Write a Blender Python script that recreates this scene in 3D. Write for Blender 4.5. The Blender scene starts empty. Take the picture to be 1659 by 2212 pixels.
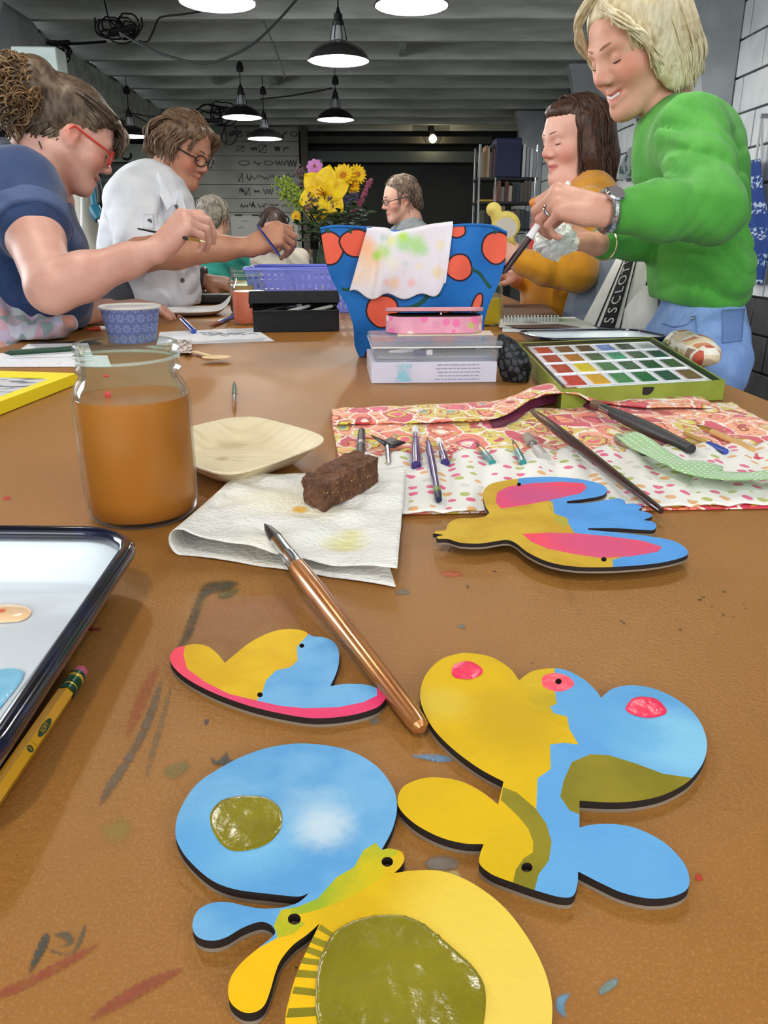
import bpy, math, random
import numpy as np
from mathutils import Vector, Matrix, noise as mnoise
from mathutils.geometry import delaunay_2d_cdt
random.seed(7); np.random.seed(7)
SC = bpy.context.scene; COL = SC.collection
# ------------------------------------------------------------------ camera, world, light, exposure
TZ = 0.90                                   # table top height
F_PX, CX, CY = 1660.0, 829.5, 1106.0        # focal length in pixels of the 1659 x 2212 frame
PITCH, YAW = math.radians(19.4), math.radians(1.09)
CAM = Vector((0, 0, TZ + 0.195))
FWD = Vector((math.cos(PITCH)*math.sin(YAW), math.cos(PITCH)*math.cos(YAW), -math.sin(PITCH)))
RGT = Vector((math.cos(YAW), -math.sin(YAW), 0))
UPV = RGT.cross(FWD)
cd = bpy.data.cameras.new('camera'); cam = bpy.data.objects.new('camera', cd); COL.objects.link(cam)
cam.matrix_world = Matrix.Translation(CAM) @ Matrix((RGT, UPV, -FWD)).transposed().to_4x4()
cd.sensor_fit = 'HORIZONTAL'; cd.sensor_width = 36.0; cd.lens = F_PX/1659*36.0; cd.clip_start = 0.01
SC.camera = cam
W = bpy.data.worlds.new('daylight'); SC.world = W; W.use_nodes = True
W.node_tree.nodes['Background'].inputs[0].default_value = (0.86, 0.93, 1.0, 1)
W.node_tree.nodes['Background'].inputs[1].default_value = 0.85
def area(name, loc, look, sx, sy, power, col):
    l = bpy.data.lights.new(name, 'AREA'); l.shape = 'RECTANGLE'; l.size = sx; l.size_y = sy; l.energy = power; l.color = col
    o = bpy.data.objects.new(name, l); COL.objects.link(o); o.location = loc
    o.rotation_euler = (Vector(look)-Vector(loc)).to_track_quat('-Z', 'Y').to_euler(); return o
area('rear_fill_light', (-1.2, -3.2, 2.3), (0, 2.2, 1.0), 3.2, 1.6, 72, (0.92, 0.96, 1.0))  # added soft area fill behind the camera; windows only assumed, none built
area('left_fill_light', (-4.0, 3.6, 1.9), (0.8, 3.2, 1.2), 2.6, 1.3, 150, (0.94, 0.97, 1.0))  # added fill from the left, brightens right wall and faces; no window modelled
area('right_fill_light', (2.0, -1.4, 2.2), (0, 2.4, 1.0), 1.6, 1.2, 34, (0.92, 0.96, 1.0))  # second added area fill, behind and right of the camera, without any window
SC.view_settings.view_transform = 'Standard'; SC.view_settings.look = 'None'
SC.view_settings.exposure = -0.06; SC.view_settings.gamma = 1.0; SC.view_settings.use_curve_mapping = False
SC.cycles.max_bounces = 8; SC.cycles.transparent_max_bounces = 12; SC.cycles.caustics_reflective = False; SC.cycles.caustics_refractive = False

def P(px, py, d):                           # point at z-depth d seen at pixel (px, py)
    return CAM + (FWD + RGT*((px-CX)/F_PX) + UPV*((CY-py)/F_PX))*d
def T(px, py, h=0.0):                       # point on the horizontal plane h above the table top
    r = FWD + RGT*((px-CX)/F_PX) + UPV*((CY-py)/F_PX)
    return CAM + r*((TZ+h-CAM.z)/r.z)
def YP(px, py, Y):                          # point on the vertical plane y = Y
    r = FWD + RGT*((px-CX)/F_PX) + UPV*((CY-py)/F_PX)
    return CAM + r*(Y/r.y)
def XP(px, py, X):
    r = FWD + RGT*((px-CX)/F_PX) + UPV*((CY-py)/F_PX)
    return CAM + r*(X/r.x)
def Zat(b, py):                             # height at which the vertical line through b reaches row py
    lo, hi = b.z-1, b.z+3
    for _ in range(50):
        m = (lo+hi)/2; q = Vector((b.x, b.y, m))-CAM
        y = CY - F_PX*q.dot(UPV)/q.dot(FWD)
        if y > py: lo = m
        else: hi = m
    return lo

# ------------------------------------------------------------------ materials
def lin(c):
    return tuple(((v/255/12.92) if v/255 <= 0.04045 else ((v/255+0.055)/1.055)**2.4) for v in c) + (1.0,)
class NT:
    def __init__(s, m): s.t = m.node_tree; s.n = s.t.nodes; s.l = s.t.links
    def new(s, ty, **kw):
        n = s.n.new(ty)
        for k, v in kw.items(): setattr(n, k, v)
        return n
    def put(s, sock, v):
        if isinstance(v, bpy.types.NodeSocket): s.l.new(v, sock)
        else: sock.default_value = v
    def math(s, op, a, b=0.0, clamp=False):
        n = s.new('ShaderNodeMath', operation=op, use_clamp=clamp); s.put(n.inputs[0], a); s.put(n.inputs[1], b); return n.outputs[0]
    def vmath(s, op, a, b=(0,0,0)):
        n = s.new('ShaderNodeVectorMath', operation=op); s.put(n.inputs[0], a); s.put(n.inputs[1], b)
        return n.outputs['Value'] if op in ('LENGTH','DISTANCE','DOT_PRODUCT') else n.outputs[0]
    def mix(s, f, a, b):
        n = s.new('ShaderNodeMix', data_type='RGBA'); s.put(n.inputs[0], f); s.put(n.inputs[6], a); s.put(n.inputs[7], b); return n.outputs[2]
    def noise(s, co, scale, detail=3.0, dist=0.0):
        n = s.new('ShaderNodeTexNoise'); s.put(n.inputs['Vector'], co); n.inputs['Scale'].default_value = scale
        n.inputs['Detail'].default_value = detail; n.inputs['Distortion'].default_value = dist; return n.outputs[0]
    def ramp(s, f, stops, interp='LINEAR'):
        n = s.new('ShaderNodeValToRGB'); cr = n.color_ramp; cr.interpolation = interp
        while len(cr.elements) < len(stops): cr.elements.new(0.5)
        for e, (p, c) in zip(cr.elements, stops): e.position = p; e.color = c if len(c) == 4 else lin(c)
        s.put(n.inputs[0], f); return n.outputs[0]
    def step(s, f, lo, hi):
        n = s.new('ShaderNodeMapRange'); s.put(n.inputs[0], f); n.inputs[1].default_value = lo; n.inputs[2].default_value = hi; n.interpolation_type = 'SMOOTHSTEP'; return n.outputs[0]
    def pos(s): return s.new('ShaderNodeNewGeometry').outputs['Position']
    def obj(s): return s.new('ShaderNodeTexCoord').outputs['Object']
    def scaled(s, co, v):
        n = s.new('ShaderNodeMapping'); s.put(n.inputs[0], co); n.inputs['Scale'].default_value = v; return n.outputs[0]
MATS = {}
def mat(name, rgb, rough=0.5, metal=0.0, rgb2=None, vscale=8.0, var=(0.35,0.65), stretch=None, bump=0.0, bscale=80.0, trans=0.0, ior=1.45,
        emit=0.0, spec=0.5, coat=0.0, sub=0.0, spots=(), detail=4.0, custom=None, sheen=0.0, alpha=1.0):
    if name in MATS: return MATS[name]
    m = bpy.data.materials.new(name); m.use_nodes = True; MATS[name] = m
    t = NT(m); b = t.n['Principled BSDF']
    col = lin(rgb); co = t.pos()
    if stretch: co = t.scaled(co, stretch)
    if rgb2 is not None:
        col = t.mix(t.step(t.noise(co, vscale, detail), var[0], var[1]), lin(rgb), lin(rgb2))
    for (p, r, c, soft, wob) in spots:
        d = t.vmath('DISTANCE', t.pos(), tuple(p))
        if wob: d = t.math('ADD', d, t.math('MULTIPLY', t.math('SUBTRACT', t.noise(t.pos(), 2.2/r, 4.0), 0.5), wob*r))
        f = t.step(d, r*(1+soft), r*(1-soft))
        if len(c) == 4: f = t.math('MULTIPLY', f, c[3])
        col = t.mix(f, col, lin(c[:3]))
    if custom: col = custom(t, col)
    t.put(b.inputs['Base Color'], col)
    b.inputs['Roughness'].default_value = rough; b.inputs['Metallic'].default_value = metal
    b.inputs['Transmission Weight'].default_value = trans; b.inputs['IOR'].default_value = ior
    b.inputs['Specular IOR Level'].default_value = spec; b.inputs['Coat Weight'].default_value = coat; b.inputs['Coat Roughness'].default_value = 0.08
    b.inputs['Sheen Weight'].default_value = sheen; b.inputs['Alpha'].default_value = alpha
    if sub: b.inputs['Subsurface Weight'].default_value = sub; b.inputs['Subsurface Radius'].default_value = (0.012, 0.005, 0.003)
    if emit: t.put(b.inputs['Emission Color'], col); b.inputs['Emission Strength'].default_value = emit
    if bump:
        n = t.new('ShaderNodeBump'); n.inputs['Strength'].default_value = bump; n.inputs['Distance'].default_value = 0.01
        t.put(n.inputs['Height'], t.noise(co, bscale, 4.0)); t.l.new(n.outputs[0], b.inputs['Normal'])
    return m

def thin_glass(name, tint=(0.93,0.97,0.95), refl=1.0, rough=0.02, body=0.0):
    if name in MATS: return MATS[name]
    m = bpy.data.materials.new(name); m.use_nodes = True; MATS[name] = m; t = NT(m); t.n.remove(t.n['Principled BSDF'])
    tr = t.new('ShaderNodeBsdfTransparent'); tr.inputs[0].default_value = (*tint, 1); gl = t.new('ShaderNodeBsdfGlossy'); gl.inputs['Roughness'].default_value = rough
    lw = t.new('ShaderNodeLayerWeight'); lw.inputs[0].default_value = 0.10
    mx = t.new('ShaderNodeMixShader'); t.put(mx.inputs[0], t.math('MULTIPLY', lw.outputs['Fresnel'], refl)); t.l.new(tr.outputs[0], mx.inputs[1]); t.l.new(gl.outputs[0], mx.inputs[2])
    if body:
        df = t.new('ShaderNodeBsdfDiffuse'); df.inputs[0].default_value = (0.78,0.84,0.78,1); m2 = t.new('ShaderNodeMixShader'); m2.inputs[0].default_value = body
        t.l.new(mx.outputs[0], m2.inputs[1]); t.l.new(df.outputs[0], m2.inputs[2]); mx = m2
    t.l.new(mx.outputs[0], t.n['Material Output'].inputs[0]); return m
# ------------------------------------------------------------------ mesh building
class MB:
    def __init__(s): s.v = []; s.f = []; s.m = []
    def add(s, vs, fs, mi=0):
        o = len(s.v); s.v += [Vector(q) for q in vs]
        for f in fs: s.f.append(tuple(i+o for i in f)); s.m.append(mi)
        return s
    def box(s, c, sz, R=None, mi=0, taper=1.0):
        c = Vector(c); vs = []
        for z in (-1, 1):
            k = taper if z > 0 else 1.0
            for x, y in ((-1,-1),(1,-1),(1,1),(-1,1)):
                q = Vector((x*sz[0]/2*k, y*sz[1]/2*k, z*sz[2]/2)); vs.append(c + (R @ q if R else q))
        return s.add(vs, [(3,2,1,0),(4,5,6,7),(0,1,5,4),(1,2,6,5),(2,3,7,6),(3,0,4,7)], mi)
    def hexa(s, bot, top, mi=0):            # 4 bottom + 4 top corners
        return s.add(list(bot)+list(top), [(3,2,1,0),(4,5,6,7),(0,1,5,4),(1,2,6,5),(2,3,7,6),(3,0,4,7)], mi)
    def tube(s, pts, r, n=8, mi=0, cap=True, closed=False, flat=1.0):
        pts = [Vector(p) for p in pts]; N = len(pts); rs = r if isinstance(r, (list, tuple)) else [r]*N
        vs = []; up = None
        for i, p in enumerate(pts):
            a = pts[(i-1) % N] if closed or i > 0 else p; b = pts[(i+1) % N] if closed or i < N-1 else p
            d = (b-a)
            d = d.normalized() if d.length > 1e-9 else Vector((0,0,1))
            if up is None: up = d.orthogonal().normalized()
            up = (up - d*up.dot(d)); up = up.normalized() if up.length > 1e-6 else d.orthogonal().normalized()
            w = d.cross(up)
            for k in range(n):
                t = 2*math.pi*k/n; vs.append(p + (up*math.cos(t)*flat + w*math.sin(t))*rs[i])
        fs = []
        for i in range(N if closed else N-1):
            j = (i+1) % N
            for k in range(n): fs.append((i*n+k, i*n+(k+1) % n, j*n+(k+1) % n, j*n+k))
        if cap and not closed: fs += [tuple(range(n-1,-1,-1)), tuple((N-1)*n+k for k in range(n))]
        return s.add(vs, fs, mi)
    def lathe(s, prof, c, n=32, R=None, mi=0, a0=0.0, a1=2*math.pi, mis=None):
        c = Vector(c); vs = []; full = abs(a1-a0-2*math.pi) < 1e-6; M = n if full else n+1
        for (r, z) in prof:
            for k in range(M):
                t = a0+(a1-a0)*k/n; q = Vector((r*math.cos(t), r*math.sin(t), z)); vs.append(c + (R @ q if R else q))
        fs = []; o = len(s.f)
        for i in range(len(prof)-1):
            for k in range(n):
                k2 = (k+1) % M; fs.append((i*M+k, i*M+k2, (i+1)*M+k2, (i+1)*M+k))
        s.add(vs, fs, mi)
        if mis:
            for i in range(len(prof)-1):
                for k in range(n): s.m[o+i*n+k] = mis[i]
        return s
    def grid(s, fn, nu, nv, mi=0, cu=False):
        vs = [fn(i/nu, j/nv) for j in range(nv+1) for i in range(nu if cu else nu+1)]; M = nu if cu else nu+1
        return s.add(vs, [(j*M+i, j*M+(i+1) % M, (j+1)*M+(i+1) % M, (j+1)*M+i) for j in range(nv) for i in range(nu)], mi)
    def sheet(s, poly, th, mi=0):           # planar polygon of world points thickened downwards along its normal
        poly = [Vector(p) for p in poly]; n = Vector()
        for i in range(len(poly)): n += poly[i].cross(poly[(i+1) % len(poly)])
        n.normalize(); N = len(poly)
        return s.add(poly + [p - n*th for p in poly], [tuple(range(N)), tuple(range(2*N-1, N-1, -1))] + [(i, i+N, (i+1) % N+N, (i+1) % N) for i in range(N)], mi)
    def ball(s, c, r, n=12, mi=0, R=None):
        r = Vector((r, r, r)) if not hasattr(r, '__len__') else Vector(r); c = Vector(c)
        def fn(u, v):
            a, b = 2*math.pi*u, math.pi*v
            q = Vector((r.x*math.sin(b)*math.cos(a), r.y*math.sin(b)*math.sin(a), -r.z*math.cos(b))); return c + (R @ q if R else q)
        return s.grid(fn, n, max(4, n//2+1), mi, cu=True)
def frame(d, up=(0,0,1)):                   # rotation whose Z axis is d
    z = Vector(d).normalized(); x = Vector(up).cross(z)
    x = x.normalized() if x.length > 1e-5 else z.orthogonal().normalized()
    return Matrix((x, z.cross(x), z)).transposed()
def origin_of(o):
    v = Vector()
    while o: v += o.location; o = o.parent
    return v
def mk(name, mb, mats, parent=None, smooth=True, ang=38, bevel=0, seg=2, subd=0, solid=0):
    me = bpy.data.meshes.new(name); off = origin_of(parent) if parent else Vector()
    if isinstance(mb, MB):
        vs = [tuple(q-off) for q in mb.v]; me.from_pydata(vs, [], mb.f)
        mi = mb.m
    else:
        vs, fs = mb; vs = np.asarray(vs, np.float64)-np.array(off); me.from_pydata(vs.tolist(), [], [tuple(f) for f in fs]); mi = None
    for m in (mats if isinstance(mats, (list, tuple)) else [mats]): me.materials.append(m)
    if mi and any(mi): me.polygons.foreach_set('material_index', mi)
    me.polygons.foreach_set('use_smooth', [smooth]*len(me.polygons)); me.update()
    if smooth and ang < 180: me.set_sharp_from_angle(angle=math.radians(ang))
    o = bpy.data.objects.new(name, me); COL.objects.link(o)
    if parent: o.parent = parent
    if solid: md = o.modifiers.new('thickness', 'SOLIDIFY'); md.thickness = solid; md.offset = -1
    if bevel: md = o.modifiers.new('bevel', 'BEVEL'); md.width = bevel; md.segments = seg; md.limit_method = 'ANGLE'; md.angle_limit = math.radians(40)
    if subd: md = o.modifiers.new('subdivision', 'SUBSURF'); md.levels = subd; md.render_levels = subd
    return o
def thing(name, label, cat, loc=(0,0,0), group=None):
    o = bpy.data.objects.new(name, None); COL.objects.link(o); o.location = loc; o.empty_display_size = 0.05
    o['label'] = label; o['category'] = cat
    if group: o['group'] = group
    return o
def tag(o, label, cat, group=None):
    o['label'] = label; o['category'] = cat
    if group: o['group'] = group
    return o
def struct(o): o['kind'] = 'structure'; return o
def dup(root, label=None, loc=None, rz=0.0):
    c = root.copy(); COL.objects.link(c)
    if loc is not None: c.location = loc
    c.rotation_euler = (0, 0, rz)
    if label: c['label'] = label
    for ch in list(root.children):
        k = ch.copy(); COL.objects.link(k); k.parent = c
        for g in ch.children:
            h = g.copy(); COL.objects.link(h); h.parent = k
    return c
def crom(pts, closed=True, n=6, corners=()):
    """smooth curve through traced points; indices in corners stay sharp"""
    pts = [Vector(p) for p in pts]; N = len(pts); out = []
    for i in range(N if closed else N-1):
        p1, p2 = pts[i], pts[(i+1) % N]
        p0 = pts[(i-1) % N] if (closed or i > 0) and i not in corners else p1*2-p2
        p3 = pts[(i+2) % N] if (closed or i+2 < N) and ((i+1) % N) not in corners else p2*2-p1
        for k in range(n):
            t = k/n
            out.append(0.5*((2*p1)+(p2-p0)*t+(2*p0-5*p1+4*p2-p3)*t*t+(3*p1-p0-3*p2+p3)*t**3))
    if not closed: out.append(pts[-1])
    return out
def inside(q, poly):
    q = np.asarray(q); p = np.asarray([(a[0], a[1]) for a in poly]); r = np.zeros(len(q), bool); j = len(p)-1
    for i in range(len(p)):
        c = (p[i,1] > q[:,1]) != (p[j,1] > q[:,1])
        x = (p[j,0]-p[i,0])*(q[:,1]-p[i,1])/((p[j,1]-p[i,1]) if p[j,1] != p[i,1] else 1e-12)+p[i,0]
        r ^= c & (q[:,0] < x); j = i
    return r
def panel(outline, regions=(), holes=(), step=None):
    """2-D outline cut into painted regions: returns points, triangles, region index of each triangle"""
    vs = []; es = []
    for loop in [outline]+list(holes)+[r[0] for r in regions]:
        o = len(vs); vs += [Vector((p[0], p[1])) for p in loop]; es += [(o+i, o+(i+1) % len(loop)) for i in range(len(loop))]
    if step:
        xs = [p[0] for p in outline]; ys = [p[1] for p in outline]
        g = np.array([(x, y) for x in np.arange(min(xs)+step/2, max(xs), step) for y in np.arange(min(ys)+step/2, max(ys), step)])
        vs += [Vector(p) for p in g[inside(g, outline)]]
    ov, oe, of, a, b, c = delaunay_2d_cdt(vs, es, [], 0, 1e-4)
    q = np.array([(v.x, v.y) for v in ov]); tri = np.array([f for f in of]); cen = q[tri].mean(1)
    keep = inside(cen, outline)
    for h in holes: keep &= ~inside(cen, h)
    idx = np.zeros(len(tri), int)
    for poly, mi in regions: idx[inside(cen, poly)] = mi
    tri = tri[keep]; used = np.unique(tri); new = np.zeros(len(q), int); new[used] = np.arange(len(used))
    return q[used], new[tri], idx[keep]
def circ(cx, cy, rx, ry=None, n=20, wob=0.0, rot=0.0):
    ry = rx if ry is None else ry; o = []
    for k in range(n):
        t = 2*math.pi*k/n; w = 1+wob*math.sin(3*t+cx)+wob*0.6*math.sin(5*t+cy)
        x, y = rx*w*math.cos(t), ry*w*math.sin(t); o.append(Vector((cx+x*math.cos(rot)-y*math.sin(rot), cy+x*math.sin(rot)+y*math.cos(rot))))
    return o
def stick(name, A, B, prof, m, parent, n=12):   # solid of revolution along A -> B, prof = (fraction, radius)
    A, B = Vector(A), Vector(B); L = (B-A).length; R = frame(B-A)
    pr = [(1e-5, prof[0][0]*L)]+[(r, t*L) for t, r in prof]+[(1e-5, prof[-1][0]*L)]
    return mk(name, MB().lathe(pr, A, n, R), m, parent)
def text_mesh(s, size, R, loc, m, parent, name='lettering', ext=0.0002, align='CENTER'):
    cu = bpy.data.curves.new('lettering', 'FONT'); cu.body = s; cu.size = size; cu.extrude = ext; cu.align_x = align; cu.align_y = 'CENTER'; cu.resolution_u = 3
    tmp = bpy.data.objects.new('tmp', cu); COL.objects.link(tmp)
    me = bpy.data.meshes.new_from_object(tmp.evaluated_get(bpy.context.evaluated_depsgraph_get()))
    bpy.data.objects.remove(tmp); off = origin_of(parent) if parent else Vector()
    me.transform(Matrix.Translation(Vector(loc)-off) @ R.to_4x4()); me.materials.clear(); me.materials.append(m)
    o = bpy.data.objects.new(name, me); COL.objects.link(o); o.parent = parent; return o
# ================================================================== THE ROOM
m_joist = mat('painted_joist', (208,212,203), 0.75, rgb2=(178,182,174), vscale=3.0, stretch=(0.6,4,4), bump=0.25, bscale=25)
m_board = mat('ceiling_board', (140,140,132), 0.8, rgb2=(104,104,98), vscale=2.5)
m_block = mat('white_block', (222,228,230), 0.65, rgb2=(205,212,215), vscale=5, bump=0.3, bscale=60)
m_mortar = mat('block_joint', (110,116,120), 0.9)
m_dado = mat('dark_block', (66,66,68), 0.5, rgb2=(50,50,53), vscale=6, bump=0.2, bscale=40)
m_post = mat('grey_post', (178,183,186), 0.7, rgb2=(158,163,166), vscale=4)
m_slate = mat('slate_floor', (62,62,62), 0.45, rgb2=(45,46,48), vscale=4)
m_plank = mat('sketch_plank', (150,152,144), 0.7, rgb2=(136,138,131), vscale=3)
m_ink = mat('black_ink', (38,40,42), 0.7)
m_dark = mat('dark_wall', (46,50,46), 0.75, rgb2=(36,39,36), vscale=2)
m_pale = mat('pale_board', (186,186,168), 0.7, rgb2=(160,160,146), vscale=4, stretch=(1,5,5))
m_black = mat('black_rubber', (18,19,20), 0.5)
m_bmetal = mat('black_enamel', (26,27,27), 0.28, coat=0.3)
m_white = mat('white_enamel', (240,240,235), 0.35)
m_chrome = mat('chrome', (215,218,222), 0.12, metal=1.0)
m_steel = mat('steel', (150,152,155), 0.35, metal=0.9)
RX, LX, CZ = 2.2, -2.6, 2.60
floor = struct(mk('floor', MB().box((-0.9, 5.2, -0.03), (6.6, 15.6, 0.06)), m_slate))
tile_me = None
for i in range(4):
    for j in range(25):
        x, y = 0.95+0.41*i, -2.3+0.41*j
        if tile_me is None:
            o = mk('tile', MB().box((0,0,0.004), (0.4,0.4,0.008)), m_slate, bevel=0.003); o.parent = floor; tile_me = o; o.location = (x,y,0)
        else:
            o = tile_me.copy(); COL.objects.link(o); o.location = (x,y,0)
ceil = struct(mk('ceiling', MB().box((-0.2, 6.2, CZ+0.27), (4.9, 13.2, 0.04)), m_board))
jm = None
for k in range(15):
    y = 3.1+0.66*k
    if jm is None:
        jm = mk('joist', MB().box((0,0,0.125), (4.9,0.065,0.25)), m_joist, bevel=0.006); jm.parent = ceil; o = jm
    else:
        o = jm.copy(); COL.objects.link(o)
    o.location = (-0.2, y, CZ); o.rotation_euler = (0,0,-0.028)
for k, x in enumerate((-1.55, -0.95, 0.3)):           # short blocking pieces between the far joists
    for y in ((8.7,) if k < 2 else (7.4,)):
        o = mk('blocking', MB().box((x, y, CZ+0.12), (0.05, 0.6, 0.2)), m_joist); o.parent = ceil
# right wall of painted blocks above a dark dado
wr = struct(mk('wall_right', MB().box((RX+0.14, 6.2, 1.44), (0.2, 13.4, 2.88)), m_mortar))
def blocks(m, z0, z1, y0, y1, bl=0.42, bh=0.2):
    first = None; r = 0; z = z0
    while z < z1-0.05:
        y = y0-(r % 2)*bl/2
        while y < y1:
            if first is None:
                first = mk('block', MB().box((0,0,0), (0.05, bl-0.012, bh-0.012)), m, bevel=0.004); first.parent = wr; o = first
            else:
                o = first.copy(); COL.objects.link(o)
            o.location = (RX+0.0+random.uniform(-0.002,0.002), y+bl/2, z+bh/2); y += bl
        z += bh; r += 1
blocks(m_block, 0.80, 2.58, 3.1, 12.2)
blocks(m_dado, 0.0, 0.78, 3.4, 7.0)
# haunched grey posts along the right wall
def haunch(name, x, y, s, w0=0.15, w1=0.36, th=0.13):
    prof = [(0,0),(w0,0),(w0,1.45),(w0+0.03,1.85),(w0+0.10,2.2),(w1,CZ),(0,CZ)]
    prof = [(x+s*a, z) for a, z in prof]
    mb = MB(); n = len(prof)
    mb.add([(a, y-th/2, z) for a, z in prof]+[(a, y+th/2, z) for a, z in prof],
           [tuple(range(n)), tuple(range(2*n-1,n-1,-1))]+[(i, i+n, (i+1) % n+n, (i+1) % n) for i in range(n)])
    return struct(mk(name, mb, m_post, bevel=0.008))
for i, y in enumerate((2.45, 5.15, 7.85, 10.5)): haunch('trim_%d' % (i+1), RX-0.03, y, -1)
# left eave beam, posts and the pale bay behind it
struct(mk('trim_7', MB().box((LX+0.16, 6.0, CZ-0.20), (0.16, 0.9, 0.40)), m_post, bevel=0.08, seg=4))
struct(mk('trim_5', MB().box((LX, 6.4, CZ-0.12), (0.2, 12.6, 0.24)), m_joist, bevel=0.01))
for i, y in enumerate((5.3,)): haunch('trim_%d' % (6+i), LX+0.06, y, 1, 0.16, 0.46)
bay = struct(mk('trim_8', MB().box((-3.4, 6.2, CZ+0.06), (1.6, 13.2, 0.04)), m_board))
bp = None
for k in range(20):
    if bp is None: bp = mk('plank', MB().box((0,0,0), (1.5, 0.44, 0.03)), m_pale); bp.parent = bay; o = bp
    else: o = bp.copy(); COL.objects.link(o)
    o.location = (-3.42, 3.2+0.46*k, CZ+0.02)
wl = struct(mk('wall_left', MB().box((-4.25, 5.2, 1.44), (0.1, 15.6, 2.88)), mat('pale_wall', (168,172,160), 0.8, rgb2=(146,150,140), vscale=2)))
# back: dark wall, a plank wall full of sketches, a dark sliding door
wb = struct(mk('wall_back', MB().box((-0.9, 12.65, 1.44), (6.8, 0.1, 2.88)), m_dark))
YB = 11.9
xl, xr = YP(402, 400, YB).x, YP(648, 400, YB).x
struct(mk('trim_9', MB().box(((xl+xr)/2, YB+0.06, 1.3), (xr-xl, 0.08, 2.6)), m_mortar))
pw = bpy.data.objects['trim_9']; pm = None
for k in range(14):
    zc = 0.1+0.185*k
    o = mk('plank', MB().box(((xl+xr)/2, YB, zc), (xr-xl, 0.03, 0.178)), m_plank, parent=pw)
rnd = random.Random(4)
for k in range(5, 14):                                   # marker sketches and signatures drawn on the planks
    mb = MB(); zc = 0.1+0.185*k; x = xl+0.75
    while x < xr-0.12:
        kind = rnd.choice('wwsob'); w = rnd.uniform(0.08, 0.20); h = rnd.uniform(0.025, 0.065)
        if kind == 'w':
            pts = [(x+w*i/13, YB-0.018, zc+h*rnd.uniform(-1,1)*(0.4+0.6*(i % 2))) for i in range(14)]
        elif kind == 's': pts = [(x+w*i/12, YB-0.018, zc+h*math.sin(i*1.7)) for i in range(13)]
        elif kind == 'o': pts = [(x+w/2+w*0.4*math.cos(i*0.55), YB-0.018, zc+h*0.9*math.sin(i*0.55)+0.004*i/12) for i in range(13)]
        else: pts = [(x,YB-0.018,zc-h),(x,YB-0.018,zc+h),(x+w*0.6,YB-0.018,zc+h),(x+w*0.6,YB-0.018,zc-h),(x,YB-0.018,zc-h),(x+w*0.6,YB-0.018,zc+h)]
        mb.tube(pts, 0.0052, 4); x += w+rnd.uniform(0.01, 0.05)
    o = mk('sketch', mb, m_ink, parent=pw); o['kind'] = 'stuff'
pst = thing('poster', 'large white sheet with a black number two pinned to the sketch plank wall', 'poster', YP(570, 520, YB-0.03))
a, b = YP(498, 466, YB-0.03), YP(646, 560, YB-0.03)
mk('sheet', MB().box(((a.x+b.x)/2, YB-0.028, (a.z+b.z)/2), (b.x-a.x, 0.006, a.z-b.z)), mat('poster_paper', (186,188,182), 0.8), parent=pst)
RXZ = Matrix(((1,0,0),(0,0,-1),(0,1,0)))
text_mesh('2.', 0.24, RXZ, YP(624, 481, YB-0.034), m_ink, pst)
for px in (515, 552): mk('clip', MB().box(YP(px, 465, YB-0.035), (0.10,0.012,0.025)), m_black, parent=pst)
mb = MB()
for q in range(9):
    c = YP(505+rnd.uniform(0,85), 478+7*q, YB-0.033)
    mb.tube([c+Vector((0.012*i, 0, rnd.uniform(-0.012,0.012))) for i in range(9)], 0.003, 4)
mk('handwriting', mb, m_ink, parent=pst)
a, b = YP(212, 352, 11.6), YP(398, 352, 11.6)
dr = struct(mk('door_1', MB().box(((a.x+b.x)/2, 11.66, a.z/2), (b.x-a.x, 0.06, a.z)), mat('door_grey', (70,82,80), 0.6)))
for k in range(3):
    mk('rail', MB().box(((a.x+b.x)/2, 11.62, a.z-0.06-0.16*k*k), (b.x-a.x, 0.03, 0.05)), mat('door_rail', (88,98,96), 0.6), parent=dr)
struct(mk('trim_10', MB().box(((a.x+b.x)/2-0.4, 11.6, a.z+0.12), (b.x-a.x+1.2, 0.12, 0.22)), mat('pale_trim', (150,158,152), 0.7)))
for nm, p0, p1, c in (('trim_11', (648,262), (672,560), (74,66,58)), ('trim_12', (684,345), (702,560), (128,140,138))):
    a, b = YP(p0[0], p0[1], 11.8), YP(p1[0], p1[1], 11.8)
    struct(mk(nm, MB().box(((a.x+b.x)/2, 11.8, a.z/2), (b.x-a.x, 0.12, a.z)), mat(nm+'_paint', c, 0.7)))
for nm, y0, y1, x0, x1, c in (('trim_13', 328, 352, 655, 1040, (84,92,88)), ('trim_14', 296, 312, 655, 1060, (70,70,64))):
    a, b = YP(x0, y0, 12.2), YP(x1, y1, 12.2)
    struct(mk(nm, MB().box(((a.x+b.x)/2, 12.2, (a.z+b.z)/2), (b.x-a.x, 0.2, a.z-b.z)), mat(nm+'_paint', c, 0.75)))
# pale plaster post beside the seated man, with a stand-pipe and the tool that hangs on it
a, b = P(118, 470, 5.0), P(176, 470, 5.0)
struct(mk('trim_15', MB().box(((a.x+b.x)/2-0.05, a.y, 1.1), (b.x-a.x+0.1, 0.16, 2.2)), mat('plaster_post', (178,190,186), 0.75, rgb2=(160,172,170), vscale=4), bevel=0.01))
struct(mk('trim_16', MB().tube([P(176, 330, 4.8), P(186, 450, 4.8), P(214, 620, 4.8)]+[P(232, 740, 4.8)], 0.075, 10), mat('beige_post', (150,146,134), 0.7)))
mb = MB(); mb.tube([P(176, y, 4.6) for y in (400, 450, 500, 530)]+[P(168, 545, 4.6), P(162, 555, 4.6)], 0.007, 6)
tag(mk('cable', mb, m_steel), 'thin grey cable running down the pale post behind the navy shirt', 'cable')
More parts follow.
